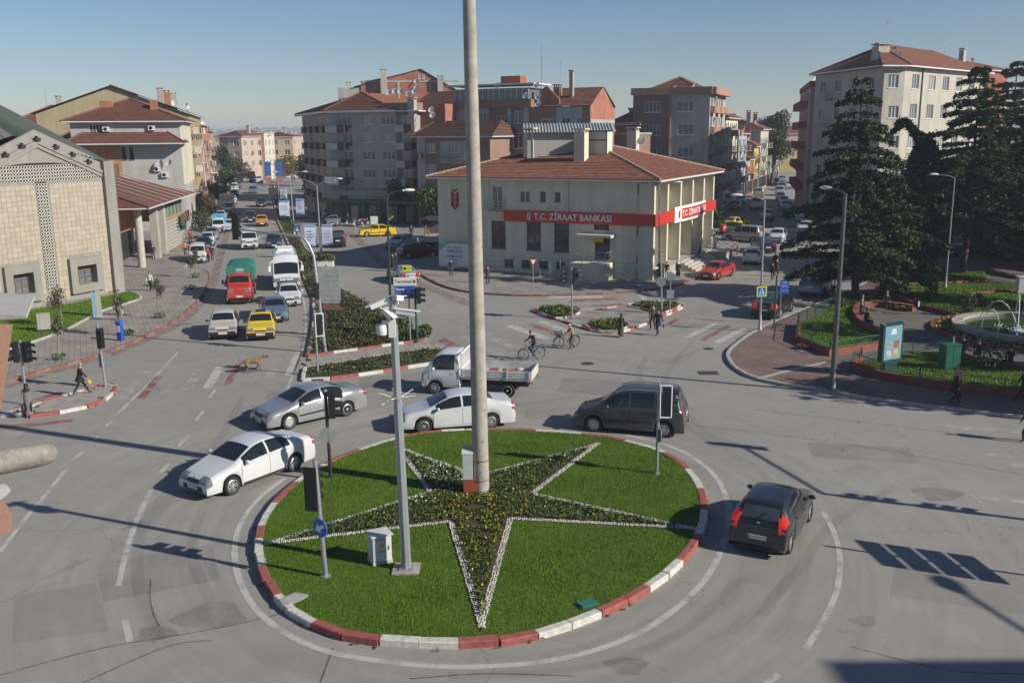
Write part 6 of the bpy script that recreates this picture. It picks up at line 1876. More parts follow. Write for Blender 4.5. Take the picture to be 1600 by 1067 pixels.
def wheel_parts(r,lod,style):
 key=(round(r,3),lod,style)
 if key in WHEELS:return WHEELS[key]
 n=28 if lod==0 else 16 if lod==1 else 10
 M=Matrix.Rotation(R(90),4,'X');w=.19 if r<.36 else.24
 t=MB().lathe([(r*.62,-w/2),(r*.93,-w/2),(r,-w/2+.03),(r,w/2-.03),(r*.93,w/2),(r*.62,w/2-.02),(r*.60,w/2-.06),(.001,w/2-.06)],n,0,M)
 tm=t.mesh('tyre',RUBBER,40)
 d=MB();z=w/2-.035
 d.lathe([(r*.64,w/2-.01),(r*.58,w/2-.005),(r*.56,z-.03),(.001,z-.03)],n,1,M)
 d.lathe([(r*.65,w/2-.012),(r*.58,w/2-.002)],n,0,M)
 ns={'five':5,'multi':9,'steel':7}[style]
 for k in range(ns):
  a=2*math.pi*k/ns;c,s_=math.cos(a),math.sin(a);h=r*(.19 if ns==5 else.115)
  v=[]
  for rr,hh in((r*.10,h*.8),(r*.60,h*1.15)):
   for sg in(-1,1):
    v.append(M@Vector((rr*c-sg*hh*s_,rr*s_+sg*hh*c,z+.012)))
  d.add(v,[(0,2,3,1),(1,3,2,0)],0)
 d.lathe([(r*.17,z+.02),(.001,z+.024)],10,0,M)
 rm=d.mesh('rim',[RIMM,BLACKP])
 WHEELS[key]=(tm,rm)
 return WHEELS[key]
def put_wheels(o,L,W,xs,r,lod,style='five'):
 tm,rm=wheel_parts(r,lod,style)
 for x in xs:
  for sd in(1,-1):
   w=put('wheel',tm,o,(L/2-x,sd*(W/2-.13),r),(0,0,0 if sd<0 else math.pi))
   put('rim',rm,w)
def plate(o,M,txt,lod):
 m=MB().box(-.26,.26,-.06,.06,0,.012,0)
 m.box(-.26,-.22,-.06,.06,.0125,.014,1)
 p=m.build('number_plate',[PLATE,PLATEB],o);p.matrix_local=M
 if txt and lod==0:
  t=text('plate_lettering',txt,.105,INK,p,Matrix.Translation((.02,0,.0145)),.0)
 return p
def loft_body(o,kind,paint,lod,glass=None,tail=None,roof=None,bumper=None,mould=None,style='five',txt=None,wheels=True,name='body'):
 K=KINDS[kind];S=LOFTS[kind];n=S.n-1
 step=(.125,.25,.42)[lod]
 q=list(np.arange(0,n+.001,step))
 if lod<2:
  for xw in K['wheels']:
   if xw<9:
    for dx in np.linspace(-1.22,1.22,15 if lod==0 else 9):q.append(S.sx(xw+dx*K['r']))
 q=sorted(set(round(v,4)for v in q))
 ts=([0,.12,.3,.5,.7,.9,1,1.25,1.5,1.75,1.93,2.0,2.1,2.3,2.6,3],[0,.25,.6,1,1.5,2,2.25,2.6,3],[0,.5,1,2,2.4,3])[lod]
 m=MB();rows=[(t,1)for t in ts]+[(t,-1)for t in reversed(ts[:-1])]
 for qq in q:
  for t,sd in rows:
   m.v.append(tuple(S.loc(qq,t,sd)))
 nr=len(rows)
 for i in range(len(q)-1):
  for j in range(nr-1):
   a=i*nr+j;m.f.append((a,a+nr,a+nr+1,a+1));m.m.append(0)
 L,W=K['L'],K['W']
 m.box(-L/2+.12,L/2-.15,-W/2*.70,W/2*.70,.17,.62 if L>2.6 else.6,1)
 if L<2.6:
  pass
 b=m.build(name,[paint,BLACKP],o,38)
 gl=glass or CGLASS;a0,a1,a2,a3=K['glass']
 nq,nt=(8,8)if lod==0 else(4,4)if lod==1 else(2,2)
 g=MB();S.cross(g,a0+.12,a1-.06,.93,nq,nt);g.build('windscreen',gl,o,60)
 if kind not in('cab','bonnet'):
  g=MB();S.cross(g,a2+.08,a3-.12,.90,nq,nt);g.build('rear_window',CGLASS2,o,60)
 for sd in(1,-1):
  for k,(x0,x1)in enumerate(K['side']):
   g=MB();S.patch(g,S.sx(x0),S.sx(x1),1.06,1.90,sd,nq,max(2,nt//2));g.build('side_window',gl,o,60)
  if lod==0 or(lod==1):
   for(x0,x1)in K['doors']:
    d=MB();S.patch(d,S.sx(x0),S.sx(x1),.10,.985,sd,8 if lod==0 else 4,6 if lod==0 else 3,.004,1)
    S.patch(d,S.sx(x0)+.014,S.sx(x1)-.014,.115,.975,sd,8 if lod==0 else 4,6 if lod==0 else 3,.008,0)
    dr=d.build('door',[paint,TRIM],o,40)
    if lod==0:
     p=S.loc(S.sx(x1-.18),.86,sd,.012)
     MB().cbox((p.x,p.y,p.z),(.17,.035,.03)).build('handle',CHROME if mould=='chrome' else paint,dr)
   p=S.loc(S.sx(K['side'][0][0]+.06),1.12,sd,.02)
   mm=MB().ball((p.x,p.y+sd*.11,p.z+.03),(.07,.11,.075),8,6);mm.tube([(p.x,p.y,p.z),(p.x,p.y+sd*.08,p.z+.02)],.02,5)
   mm.build('wing_mirror',paint if not bumper else TRIM,o,60)
   if mould:
    d=MB();S.patch(d,S.sx(K['wheels'][0]+K['r']*1.35),S.sx(min(K['wheels'][1],L)-K['r']*1.35),.36 if mould!='sill' else.02,.46 if mould!='sill' else.12,sd,8,2,.014);d.build('side_moulding',TRIM,o,60)
  h0,h1=K['head']
  g=MB();S.cross(g,h0,h1,1.0*sd,6,3,.018,0,.52*sd);S.patch(g,h0+.15,h1-.1,.80,2.0,sd,6,5,.018);g.build('headlight',HEADL,o,60)
  if K['tail']:
   h0,h1=K['tail']
   g=MB();S.cross(g,h0,h1,1.0*sd,3,3,.012,0,.62*sd if kind in('saloon','boxy','coupe')else.87*sd);S.patch(g,h0-.25,h1-.1,.78 if kind in('saloon','boxy','coupe')else 1.05,2.0,sd,3,3,.012);g.build('tail_light',tail or TAILL,o,60)
 if lod<2:
  h0,h1=K['head']
  g=MB();S.cross(g,h0-.1,h1-.75,.46,3,4,.010);g.build('grille',TRIM,o,60)
  if not bumper:
   g=MB();S.cross(g,.45,1.7,.78,4,6,.012);g.build('air_intake',TRIM,o,60)
  if bumper:
   g=MB();S.cross(g,.1,2.3,1.0,4,6,.035)
   for sd in(1,-1):S.patch(g,.1,2.3,1.0,2.0,sd,4,3,.035)
   g.build('bumper',TRIM if bumper is True else bumper,o,60)
   if K['tail']:
    g=MB();S.cross(g,n-2.3,n-.2,1.0,4,6,.03)
    for sd in(1,-1):S.patch(g,n-2.3,n-.2,1.0,2.0,sd,4,3,.03)
    g.build('bumper',TRIM if bumper is True else bumper,o,60)
 if lod==0 and K['tail']and not bumper:
  g=MB();S.cross(g,n-2.5,n-2.42,1.0,1,6,.009);g.build('bumper_seam',TRIM,o)
  g=MB();S.cross(g,n-.9,n-.25,.9,3,6,.010);g.build('lower_valance',TRIM,o,60)
  p=S.loc(K['head'][1]-.6,3,1,.02);MB().add([(p.x,0,p.z+.065),(p.x,.045,p.z),(p.x,0,p.z-.065),(p.x,-.045,p.z)],[(0,1,2,3)]).build('badge',CHROME,o)
  p=S.loc(K['tail'][0]+.9,3,1,.02);MB().ball(tuple(p),(.012,.06,.028),8,5).build('badge',CHROME,o)
  if kind in('hatch','van'):
   a=S.loc(a3-.16,3,1,.03);b2_=S.loc(a3-.55,2.7,-1,.03);MB().tube([a,b2_],.012,5).build('rear_wiper',BLACKP,o)
 pf,pr=K['plate']
 if lod<2:
  p=S.loc(pf,3,1,.045 if bumper else.02);plate(o,face_M(p,(0,1,0),(0,0,1)),txt,lod)
  if pr:
   p=S.loc(pr,3,1,.045 if bumper else.02);plate(o,face_M(p,(0,-1,0),(0,0,1)),txt,lod)
 if wheels:
  put_wheels(o,L,W,[x for x in K['wheels']if x<9],K['r'],lod,style)
 return S
def place(front,rear,side=None,W=1.8,z=0.0):
 F,B=Vector(G(*front)),Vector(G(*rear));h=(F-B).normalized();c=(F+B)/2
 if side=='L':c=c-Vector((-h.y,h.x))*(W/2-.06)
 if side=='R':c=c+Vector((-h.y,h.x))*(W/2-.06)
 return(c.x,c.y,z),math.atan2(h.y,h.x)
CS=1.07
def car(name,label,cat,kind,colour,front,rear,lod=1,side=None,group=None,scale=CS,**k):
 loc,rz=place(front,rear,side,KINDS[kind]['W']*scale)
 o=thing(name,label,cat,loc,rz,group)
 loft_body(o,kind,CP[colour],lod,**k)
 o.scale=(scale,scale,scale)
 return o
RO='vehicles circling the roundabout'
c=car('saloon_car','white saloon nearest the roundabout with shadow across its rear door','car','saloon','white',(365,773),(465,735),0,'L',RO,style='five',mould='sill',txt='16 N 4281')
c=car('saloon_car','silver saloon with dark side strips behind the white one','car','saloon','silver',(455,671),(545,650),0,'L',RO,style='multi',mould='strip',txt='16 BE 731')
c=car('saloon_car','white saloon passing right behind the tall concrete pole','car','saloon','white',(664,678),(770,670),0,'L',RO,style='multi',txt='16 AK 550')
c=car('family_van','dark grey family van with roof rails crossing beside the island','van','van','dark',(926,675),(1035,684),0,'L',RO,style='multi',mould='strip',txt='16 VB 904')
S=LOFTS['van']
for sd in(1,-1):
 m=MB().tube([S.loc(S.sx(x),2.06,sd,.05)for x in np.linspace(1.7,4.0,10)],.022,6);m.build('roof_rail',STEEL,c)
c=car('hatchback','black hatchback with lit brake lights leaving the roundabout','car','hatch','black',(1229,800),(1186,862),0,None,RO,style='five',tail=BRAKE,txt='16 DDM 91')
S=LOFTS['hatch']
LQ='vehicles waiting on the left carriageway'
car('saloon_car','boxy cream saloon first in the queue beside the yellow taxi','car','boxy','cream',(345,545),(357,500),0,None,LQ,bumper=True,style='steel',txt='16 F 8170')
t=car('taxi','yellow boxy taxi first in the queue by the central reservation','taxi','boxy','yellow',(405,546),(414,502),0,None,LQ,bumper=True,style='steel',txt='16 T 0952')
MB().box(-.1,.12,-.28,.28,1.38,1.50).build('roof_sign',TRIM,t)
car('saloon_car','steel blue saloon close behind the yellow taxi','car','saloon','blue',(436,517),(424,478),0,None,LQ,style='five',txt='16 U 620',scale=1.0)
car('saloon_car','white nineties saloon tucked in front of the bus','car','saloon','white',(456,489),(448,458),0,None,LQ,style='steel',txt='16 R 447',scale=1.0)
b=car('minibus_coach','white midibus with curtains waiting by the central reservation','bus','bus','white',(452,474),(444,420),0,None,LQ,style='steel',txt='16 J 1840',scale=1.04)
m=MB().box(-1.4,.4,-.55,.55,2.76,2.9);m.box(-3.2,1.8,-.7,.7,2.74,2.79);m.build('roof_hatch',WHITE,b)
MB().box(2.85,2.9,-.95,-.45,1.2,1.42).build('route_board',pm('route_board_green',(.25,.42,.40),.5),b)
text('front_lettering','ÖZ INEGÖL',.16,INK,b,face_M((3.585,0,1.03),(0,1,0),(0,0,1)),.0)
for sd in(1,-1):
 m=MB().tube([(3.0,sd*.95,2.3),(3.3,sd*1.2,2.2),(3.3,sd*1.22,1.9)],.03,6);m.cbox((3.3,sd*1.24,1.72),(.1,.18,.42));m.build('wing_mirror',WHITE,b)
car('panel_van','white panel van approaching down the middle of the left street','van','minivan','white',(390,402),(391,374),1,None,LQ)
car('saloon_car','navy saloon with lit headlights behind the bus','car','saloon','navy',(430,399),(426,374),1,None,LQ,scale=1.02)
car('taxi','orange yellow taxi far along the left street','taxi','boxy','orange',(410,361),(409,345),1,None,LQ,bumper=True)
car('saloon_car','black car beside the orange taxi on the left street','car','hatch','black',(391,354),(392,340),1,None,LQ)
car('saloon_car','dark car alone in the shaded stretch of the left street','car','saloon','black',(409,328),(408,318),1,None,LQ)
car('saloon_car','grey blue car farthest down the shaded lane','car','saloon','blue',(396,306),(396,298),2,None,LQ)
FG='distant cars at the end of the left street'
for lb,kd,cl,a,b_ in[('distant silver car at the left edge of the far cluster','saloon','silver',(384,288),(385,282)),('distant dark bus among the far cluster','bus','black',(393,289),(394,280)),('distant white van in the middle of the far cluster','van','white',(405,289),(405,283)),('distant white car at the right of the far cluster','saloon','white',(417,290),(416,284)),('distant white car behind the far cluster','saloon','white',(410,279),(410,274)),('distant silver car last in the far cluster','hatch','silver',(400,277),(400,273))]:
 car('distant_car',lb,'car',kd,cl,a,b_,2,None,FG)
PG='cars parked along the left kerb'
for lb,kd,cl,a,b_,ld in[('white compact van parked nearest on the left kerb','van','white',(307,420),(313,398),1),('black car parked tight behind the white compact van','saloon','black',(316,398),(321,383),1),('white hatchback parked third along the left kerb','hatch','white',(322,389),(328,376),1),('light grey saloon parked fourth along the left kerb','saloon','silver',(329,380),(333,367),1),('darker grey saloon parked behind the light grey one','saloon','grey',(334,369),(338,358),1),('white car in front of the blue tarpaulin van','hatch','white',(343,365),(345,354),1),('white car double parked beside the blue van','saloon','white',(357,366),(358,354),1),('white car with red roof load behind the blue van','hatch','white',(344,349),(347,340),1),('white car parked just beyond the box lorry','hatch','white',(363,322),(364,314),2),('dark car parked beyond the box lorry','saloon','black',(366,311),(367,304),2),('white van parked last before the street trees','minivan','white',(366,303),(367,294),2),('grey car parked near the far trees','saloon','grey',(372,296),(373,290),2)]:
 car('parked_car',lb,'car',kd,cl,a,b_,ld,None,PG,scale=1.0)
for lb,kd,cl,a,b_,ld in[('black family van driving away beyond the banner pole','van','black',(530,374),(527,396),0),('white saloon driving away beside the median banners','saloon','white',(470,332),(473,349),1),('white hatchback parked at the corner by the shops','hatch','white',(509,345),(519,338),1),('silver saloon at the corner beside the white hatchback','saloon','silver',(517,357),(526,348),1),('small white car parked in front of the dark van','hatch','white',(495,328),(497,318),1),('black pickup parked in shadow before the shops','van','black',(500,337),(521,335),1),('dark blue lorry cab parked in shadow by the corner block','minivan','navy',(507,325),(512,314),1),('silver car in the shaded far right lane','saloon','silver',(480,306),(482,314),2),('grey car parked under the dark street trees','saloon','grey',(492,312),(490,304),2),('black car parked furthest under the street trees','saloon','black',(478,300),(477,294),2),('silver car parked deep under the street trees','van','silver',(486,303),(484,297),2)]:
 car('parked_car' if ld==2 else 'street_car',lb,'car',kd,cl,a,b_,ld,None,'cars on the right carriageway',scale=1.0)
t=car('taxi','yellow taxi with open boot standing across the shop corner','taxi','boxy','yellow',(577,370.5),(605,369.5),0,'L',None,style='steel',mould='strip')
m=MB().box(-2.1,-1.35,-.62,.62,.0,.06);l=m.build('open_boot_lid',CP['yellow'],t);l.location=(-.25,0,1.0);l.rotation_euler=(0,R(38),0)
car('hatchback','maroon hatchback parked in shade before the pickup','car','hatch','maroon',(676,402),(641,404.5),0,'R','cars parked beside the bank',style='five')
car('hatchback','pale blue grey hatchback hidden behind the maroon one','car','hatch','silver',(612,391),(640,386),1,None,'cars parked beside the bank')
car('coupe','silver coupe passing behind the direction sign','car','coupe','beige',(612,431),(648,447),0,None,None,style='five',txt='16 YA 21')
RG='cars in the right street'
for lb,kd,cl,a,b_,ld,kw in[('red saloon parked at the kerb by the bank steps','saloon','red',(1122,438),(1145,431),0,dict(side='L',scale=.98)),('white hatchback driving off beyond the red saloon','hatch','white',(1186,402),(1169,419),0,dict()),('pale estate van pulling out across the right street','van','beige',(1137,377.5),(1176,380),0,dict(side='L',mould='strip')),('yellow taxi parked in front at the bank rank','boxy','yellow',(1128,369),(1160,362),1,dict()),('yellow taxi parked behind at the bank rank','boxy','yellow',(1162,355),(1136,358),1,dict()),('dark navy car tucked beside the white hatchback','saloon','navy',(1184,388),(1200,397),1,dict()),('white hatchback half hidden by the cedar branches','hatch','white',(1207,386),(1222,371),1,dict()),('silver saloon coming down the right street','saloon','silver',(1194,350),(1204,338),1,dict()),('silver van with lit tail lights driving up the right street','van','silver',(1184,318),(1180,335),1,dict(tail=BRAKE)),('red car facing down the right street beside the van','boxy','red',(1146,335),(1152,322),1,dict()),('white minibus parked by the dark houses','minivan','white',(1142,320),(1120,322),1,dict()),('silver car behind the red car','hatch','silver',(1155,325),(1160,314),1,dict()),('pale van further up between the parked rows','van','beige',(1186,303),(1184,314),1,dict()),('white van high up the right street','van','white',(1191,293),(1194,284),2,dict()),('silver car parked on the left side up the street','saloon','silver',(1160,305),(1164,297),2,dict()),('grey car parked on the left side higher up the street','saloon','grey',(1171,298),(1174,291),2,dict()),('dark car parked uppermost on the left side','saloon','black',(1181,292),(1183,287),2,dict()),('dark car parked at the foot of the right hand row','saloon','black',(1233,345),(1240,335),1,dict()),('white hatchback parked at the kerb in the right hand row','hatch','white',(1249,352),(1256,340),1,dict()),('white car second from the foot of the right hand row','saloon','white',(1227,333),(1229,324),1,dict()),('white car third from the foot of the right hand row','hatch','white',(1224,325),(1225,317),1,dict()),('yellow taxi among the parked row on the right street','boxy','yellow',(1219,317),(1219,310),2,dict()),('beige car above the taxi in the parked row','van','beige',(1218,309),(1218,302),2,dict()),('grey car in the crowd at the top of the right street','saloon','grey',(1222,300),(1222,294),2,dict()),('dark van at the top of the right street','van','black',(1211,294),(1211,287),2,dict()),('white car at the top right of the right street','saloon','white',(1233,298),(1233,291),2,dict()),('silver car at the very top of the right street','saloon','silver',(1222,287),(1222,282),2,dict()),('black saloon stopped at the crosswalk by the park corner','saloon','black',(1228,478),(1186,504),0,dict(tail=BRAKE,txt='16 PK 88')),('silver blue estate van parked by the park fence','van','blue',(1296,446),(1252,473),0,dict(scale=1.0,mould='strip')),('white car parked ahead of the estate van by the park','hatch','white',(1330,425),(1305,441),1,dict(scale=1.0)),('grey car parked behind the cedar trunk','saloon','grey',(1352,415),(1330,428),1,dict(scale=1.0)),('white car half hidden under the cedar branches','saloon','white',(1245,370),(1272,357),1,dict(scale=1.0)),('deep blue estate parked in the shade behind the park','van','teal',(1455,411),(1398,413),1,dict(scale=1.0)),('dark green car parked at the back of the park','saloon','dark',(1460,402),(1500,404),1,dict(scale=1.0))]:
 car('street_car',lb,'taxi' if 'taxi' in lb else 'car',kd,cl,a,b_,ld,kw.pop('side',None),RG,**kw)
def pickup(label,front,rear,side,lod,group=None,scale=1.08,bed_L=3.1,load=True,txt=None):
 L=1.75+bed_L+.1;loc,rz=place(front,rear,side,1.7*scale)
 o=thing('pickup_lorry',label,'pickup lorry',loc,rz,group)
 loft_body(o,'cab',CP['white'],lod,wheels=False,bumper=None,txt=txt)
 sh=2.45-1.75/2
 for ch in o.children:ch.location.x+=sh-.05
 x1=2.45-1.85;x0=x1-bed_L
 BED=pm('dropside_grey',(.52,.52,.50),.6,.1,noise=.25,scale=2)
 MB().box(x0,x1,-.84,.84,.78,.86).build('load_floor',BED,o)
 for sd in(1,-1):
  m=MB().box(x0+.03,x1-.03,sd*.84-.02,sd*.84+.02,.865,1.22)
  for k in range(3):m.box(x0+.03,x1-.03,sd*.865-.006,sd*.865+.006,.92+k*.1,.95+k*.1)
  for k in range(4):m.box(x0+.05+k*(bed_L-.16)/3,x0+.11+k*(bed_L-.16)/3,sd*.885-.012,sd*.885+.012,.87,1.23)
  m.build('dropside',BED,o)
 MB().box(x0-.02,x0+.02,-.84,.84,.865,1.22).build('tailboard',BED,o)
 m=MB()
 for k in range(9):m.box(x1-.02,x1+.02,-.80+k*.2-.015,-.80+k*.2+.015,.87,1.9)
 m.box(x1-.03,x1+.03,-.84,.84,1.88,1.94);m.box(x1-.03,x1+.03,-.84,.84,1.2,1.24)
 m.build('headboard',WHITE,o)
 m=MB().box(x0+.2,x1+1.4,-.45,.45,.45,.74);m.build('chassis',BLACKP,o)
 for sd in(1,-1):
  m=MB();xc=x0+1.05
  m.tube([(xc+.46*math.cos(a),sd*.75,.34+.46*math.sin(a))for a in np.linspace(.1,3.0,9)],.03,5);m.build('mudguard',BLACKP,o)
 tm,rm=wheel_parts(.32,lod,'steel')
 for x in(x1+1.2,x0+1.05):
  for sd in(1,-1):
   w=put('wheel',tm,o,(x,sd*.70,.32),(0,0,0 if sd<0 else math.pi));put('rim',rm,w)
 m=MB()
 for sd in(1,-1):m.cbox((x0-.03,sd*.7,.7),(.04,.16,.1))
 m.build('tail_light',TAILL,o)
 o.scale=(scale,)*3
 if load:
  q=thing('load_bundle','jumble of sacks and red crates lying in the white pickup bed','load',(0,0,0))
  m=MB()
  for k in range(9):
   m.ball((x0+.5+k*.27,rng.uniform(-.5,.5),1.0),(rng.uniform(.12,.22),rng.uniform(.12,.22),rng.uniform(.07,.14)),8,5,rng.choice((0,0,1,2)))
  m.build('sack',[pm('pale_sack',(.42,.38,.32),.9,noise=.3),RED,pm('brown_sack',(.22,.15,.09),.9)],q,60)
  m=MB().box(x0+1.6,x0+2.0,-.2,.2,.87,1.08);m.box(x0+.7,x0+1.0,.2,.6,.87,1.12);m.build('crate',RED,q)
  q.matrix_world=Matrix.Translation(loc)@Matrix.Rotation(rz,4,'Z')@Matrix.Scale(scale,4)
 return o
pickup('white dropside pickup lorry behind the concrete pole',(690,617),(795,622),'L',0,RO,1.10,txt='16 K 3310')
pickup('white pickup cab parked behind the maroon hatchback',(712,389),(672,388),None,1,'cars parked beside the bank',1.0,load=False)
loc,rz=place((366,502),(388,438))
o=thing('tarpaulin_lorry','red bonneted lorry with green tarpaulin behind the cream saloon','lorry',loc,rz,LQ)
RP=carpaint('lorry_red',(.45,.035,.02),0,.45)
loft_body(o,'bonnet',RP,0,wheels=False,bumper=RP,txt='16 KP 604')
for ch in o.children:ch.location.x+=3.15-2.55/2
GT=pm('green_tarpaulin',(.02,.17,.125),.7,noise=.3,scale=1.5,bump=.6,bscale=3)
m=MB();x0,x1=-3.1,.55;n=10
prof=[(-1.05,1.25)]+[(-1.05*math.cos(math.pi*k/n)if 0<k<n else-1.05*math.cos(math.pi*k/n),2.45+.38*math.sin(math.pi*k/n)**.6)for k in range(n+1)]+[(1.05,1.25)]
xs=np.linspace(x0,x1,8)
for i,x in enumerate(xs):
 for(y,z)in prof:m.v.append((x,y,z-(.05 if i%2 and z>2.4 else 0)))
k_=len(prof)
for i in range(7):
 for j in range(k_-1):
  a=i*k_+j;m.f.append((a,a+1,a+k_+1,a+k_));m.m.append(0)
m.f.append(tuple(range(k_)));m.m.append(0);m.f.append(tuple(7*k_+j for j in reversed(range(k_))));m.m.append(0)
m.build('tarpaulin',GT,o,40)
MB().quad((x1+.01,-.3,2.2),(x1+.01,.3,2.2),(x1+.01,.3,2.45),(x1+.01,-.3,2.45)).build('clear_patch',pm('pale_green_patch',(.25,.42,.36),.4),o)
WOODB=pm('red_brown_boards',(.30,.085,.04),.75,noise=.25,scale=3)
for sd in(1,-1):
 for k in range(4):
  MB().box(x0,x1,sd*1.07-.02,sd*1.07+.02,.95+k*.14,1.08+k*.14).build('side_board',WOODB,o)
MB().box(x0,x1,-1.05,1.05,.85,.95).build('load_floor',WOODB,o)
MB().box(x0+.2,2.6,-.5,.5,.5,.84).build('chassis',BLACKP,o)
tm,rm=wheel_parts(.42,0,'steel')
for x in(2.3,-1.9):
 for sd in(1,-1):
  w=put('wheel',tm,o,(x,sd*.88,.42),(0,0,0 if sd<0 else math.pi));put('rim',rm,w)
for sd in(1,-1):
 m=MB().tube([(1.6,sd*.95,1.6),(1.75,sd*1.22,1.75)],.02,5);m.cbox((1.75,sd*1.24,1.6),(.06,.16,.34));m.build('wing_mirror',BLACKP,o)
o.scale=(.98,)*3
loc,rz=place((355,347),(357,324))
o=thing('box_lorry','white box lorry parked on the left kerb with faded front','lorry',loc,rz,PG)
loft_body(o,'cab',CP['white'],1,wheels=False)
for ch in o.children:ch.location.x+=2.9-.875;ch.scale=(1,1.15,1.1)
MB().box(-3.1,1.0,-1.1,1.1,.9,3.1).build('cargo_box',pm('box_body',(.52,.51,.46),.6,noise=.1),o)
MB().box(1.0,1.02,-.9,.9,2.3,2.9).build('faded_advert',pm('faded_yellow',(.45,.38,.2),.7,noise=.4),o)
MB().box(-2.9,2.6,-.5,.5,.45,.88).build('chassis',BLACKP,o)
tm,rm=wheel_parts(.40,1,'steel')
for x in(2.2,-1.9):
 for sd in(1,-1):put('rim',rm,put('wheel',tm,o,(x,sd*.88,.40),(0,0,0 if sd<0 else math.pi)))
loc,rz=place((340,372),(345,354))
o=thing('covered_van','small white van with light blue tarpaulin parked on the left kerb','van',loc,rz,PG)
loft_body(o,'cab',CP['white'],1,wheels=False)
for ch in o.children:ch.location.x+=2.3-.875
MB().box(-2.2,.65,-.9,.9,.8,2.15).build('blue_cover',pm('blue_tarpaulin',(.08,.34,.52),.6,noise=.15),o)
MB().box(-2.0,2.0,-.45,.45,.4,.79).build('chassis',BLACKP,o)
tm,rm=wheel_parts(.31,1,'steel')
for x in(1.6,-1.3):
 for sd in(1,-1):put('rim',rm,put('wheel',tm,o,(x,sd*.72,.31),(0,0,0 if sd<0 else math.pi)))
# bicycles and motorcycles
def bicycle(label,front,rear,frame,basket=False,group=None,lean=0.0,scale=1.0,z=0.0):
 F,B=Vector(G(*front,z)),Vector(G(*rear,z));h=(F-B).normalized();c=(F+B)/2
 o=thing('bicycle',label,'bicycle',(c.x,c.y,z),math.atan2(h.y,h.x),group)
 o.rotation_euler=(lean,0,math.atan2(h.y,h.x))
 M90=Matrix.Rotation(R(90),4,'X');r=.335
 for x in(-.52,.52):
  m=MB();n=24
  m.tube([(r*math.cos(2*math.pi*k/n),0,r*math.sin(2*math.pi*k/n))for k in range(n+1)],.022,6,0,False)
  w=m.build('wheel',RUBBER,o,60,(x,0,r))
  m=MB().tube([((r-.03)*math.cos(2*math.pi*k/n),0,(r-.03)*math.sin(2*math.pi*k/n))for k in range(n+1)],.012,5,0,False)
  m.build('rim',CHROME,w)
  m=MB()
  for k in range(12):
   a=math.pi*k/12*2;m.tube([(0,.02*(-1)**k,0),((r-.03)*math.cos(a),0,(r-.03)*math.sin(a))],.004,3)
  m.build('spokes',CHROME,w)
  m=MB().tube([((r+.04)*math.cos(a),0,(r+.04)*math.sin(a))for a in np.linspace(.2,2.8 if x<0 else 2.0,9)],.02,5);m.build('mudguard',frame,w)
 m=MB();ht,st,bb,ra=(.36,0,.84),(-.18,0,.78),(-.08,0,.30),(-.52,0,r)
 for a,b in((ht,st),(ht,bb),(st,bb),(st,ra),(bb,ra),((.33,0,.93),(.52,0,r)),(st,(-.2,0,.9))):m.tube([a,b],.019,6)
 m.build('frame',frame,o)
 m=MB().tube([(.18,-.28,.98),(.30,-.2,1.02),(.34,0,.97),(.30,.2,1.02),(.18,.28,.98)],.016,6);m.tube([(.34,0,.9),(.34,0,.98)],.018,6);m.build('handlebar',CHROME,o)
 MB().ball((-.22,0,.93),(.14,.08,.04),8,5).build('saddle',BLACKP,o,60)
 m=MB().tube([(-.08,-.1,.30),(-.08,.1,.30)],.02,6);m.tube([(-.08,.1,.30),(.06,.1,.2)],.015,5);m.tube([(-.08,-.1,.30),(-.22,-.1,.4)],.015,5);m.cbox((.06,.14,.2),(.09,.08,.03));m.cbox((-.22,-.14,.4),(.09,.08,.03));m.build('pedals',STEEL,o)
 m=MB()
 for yy in(-.06,.06):m.tube([(-.2,yy,.70),(-.72,yy,.70),(-.52,yy,r)],.008,4)
 for k in range(4):m.tube([(-.3-k*.13,-.06,.70),(-.3-k*.13,.06,.70)],.008,4)
 m.build('carrier',STEEL,o)
 if basket:
  m=MB()
  for zz in(.78,.86,.94,1.0):m.tube([(.45,-.15,zz),(.75,-.15,zz),(.75,.15,zz),(.45,.15,zz),(.45,-.15,zz)],.01,4)
  m.box(.46,.74,-.14,.14,.77,.79)
  for xx,yy in((.45,-.15),(.75,-.15),(.75,.15),(.45,.15),(.6,-.15),(.6,.15),(.75,0)):m.tube([(xx,yy,.78),(xx,yy,1.0)],.01,4)
  m.build('basket',BLACKP,o)
 o.scale=(scale,)*3
 return o
BIKE1=bicycle('bicycle ridden by a man in a dark jumper',(813,564.5),(848,560),pm('dark_blue_frame',(.03,.06,.12),.4),scale=1.0)
BIKE2=bicycle('bicycle with front basket wheeled by a man in orange',(872,544),(899,541),DARKSTEEL,True)
bicycle('bicycle leaning by the kerb beyond the red saloon',(1129,406),(1141,402),DARKSTEEL,False,'bicycles parked by the bank',.12,z=.13)
bicycle('dark bicycle parked nearer the white hatchback',(1148,400),(1158,393),BLACKP,False,'bicycles parked by the bank',.12,z=.13)
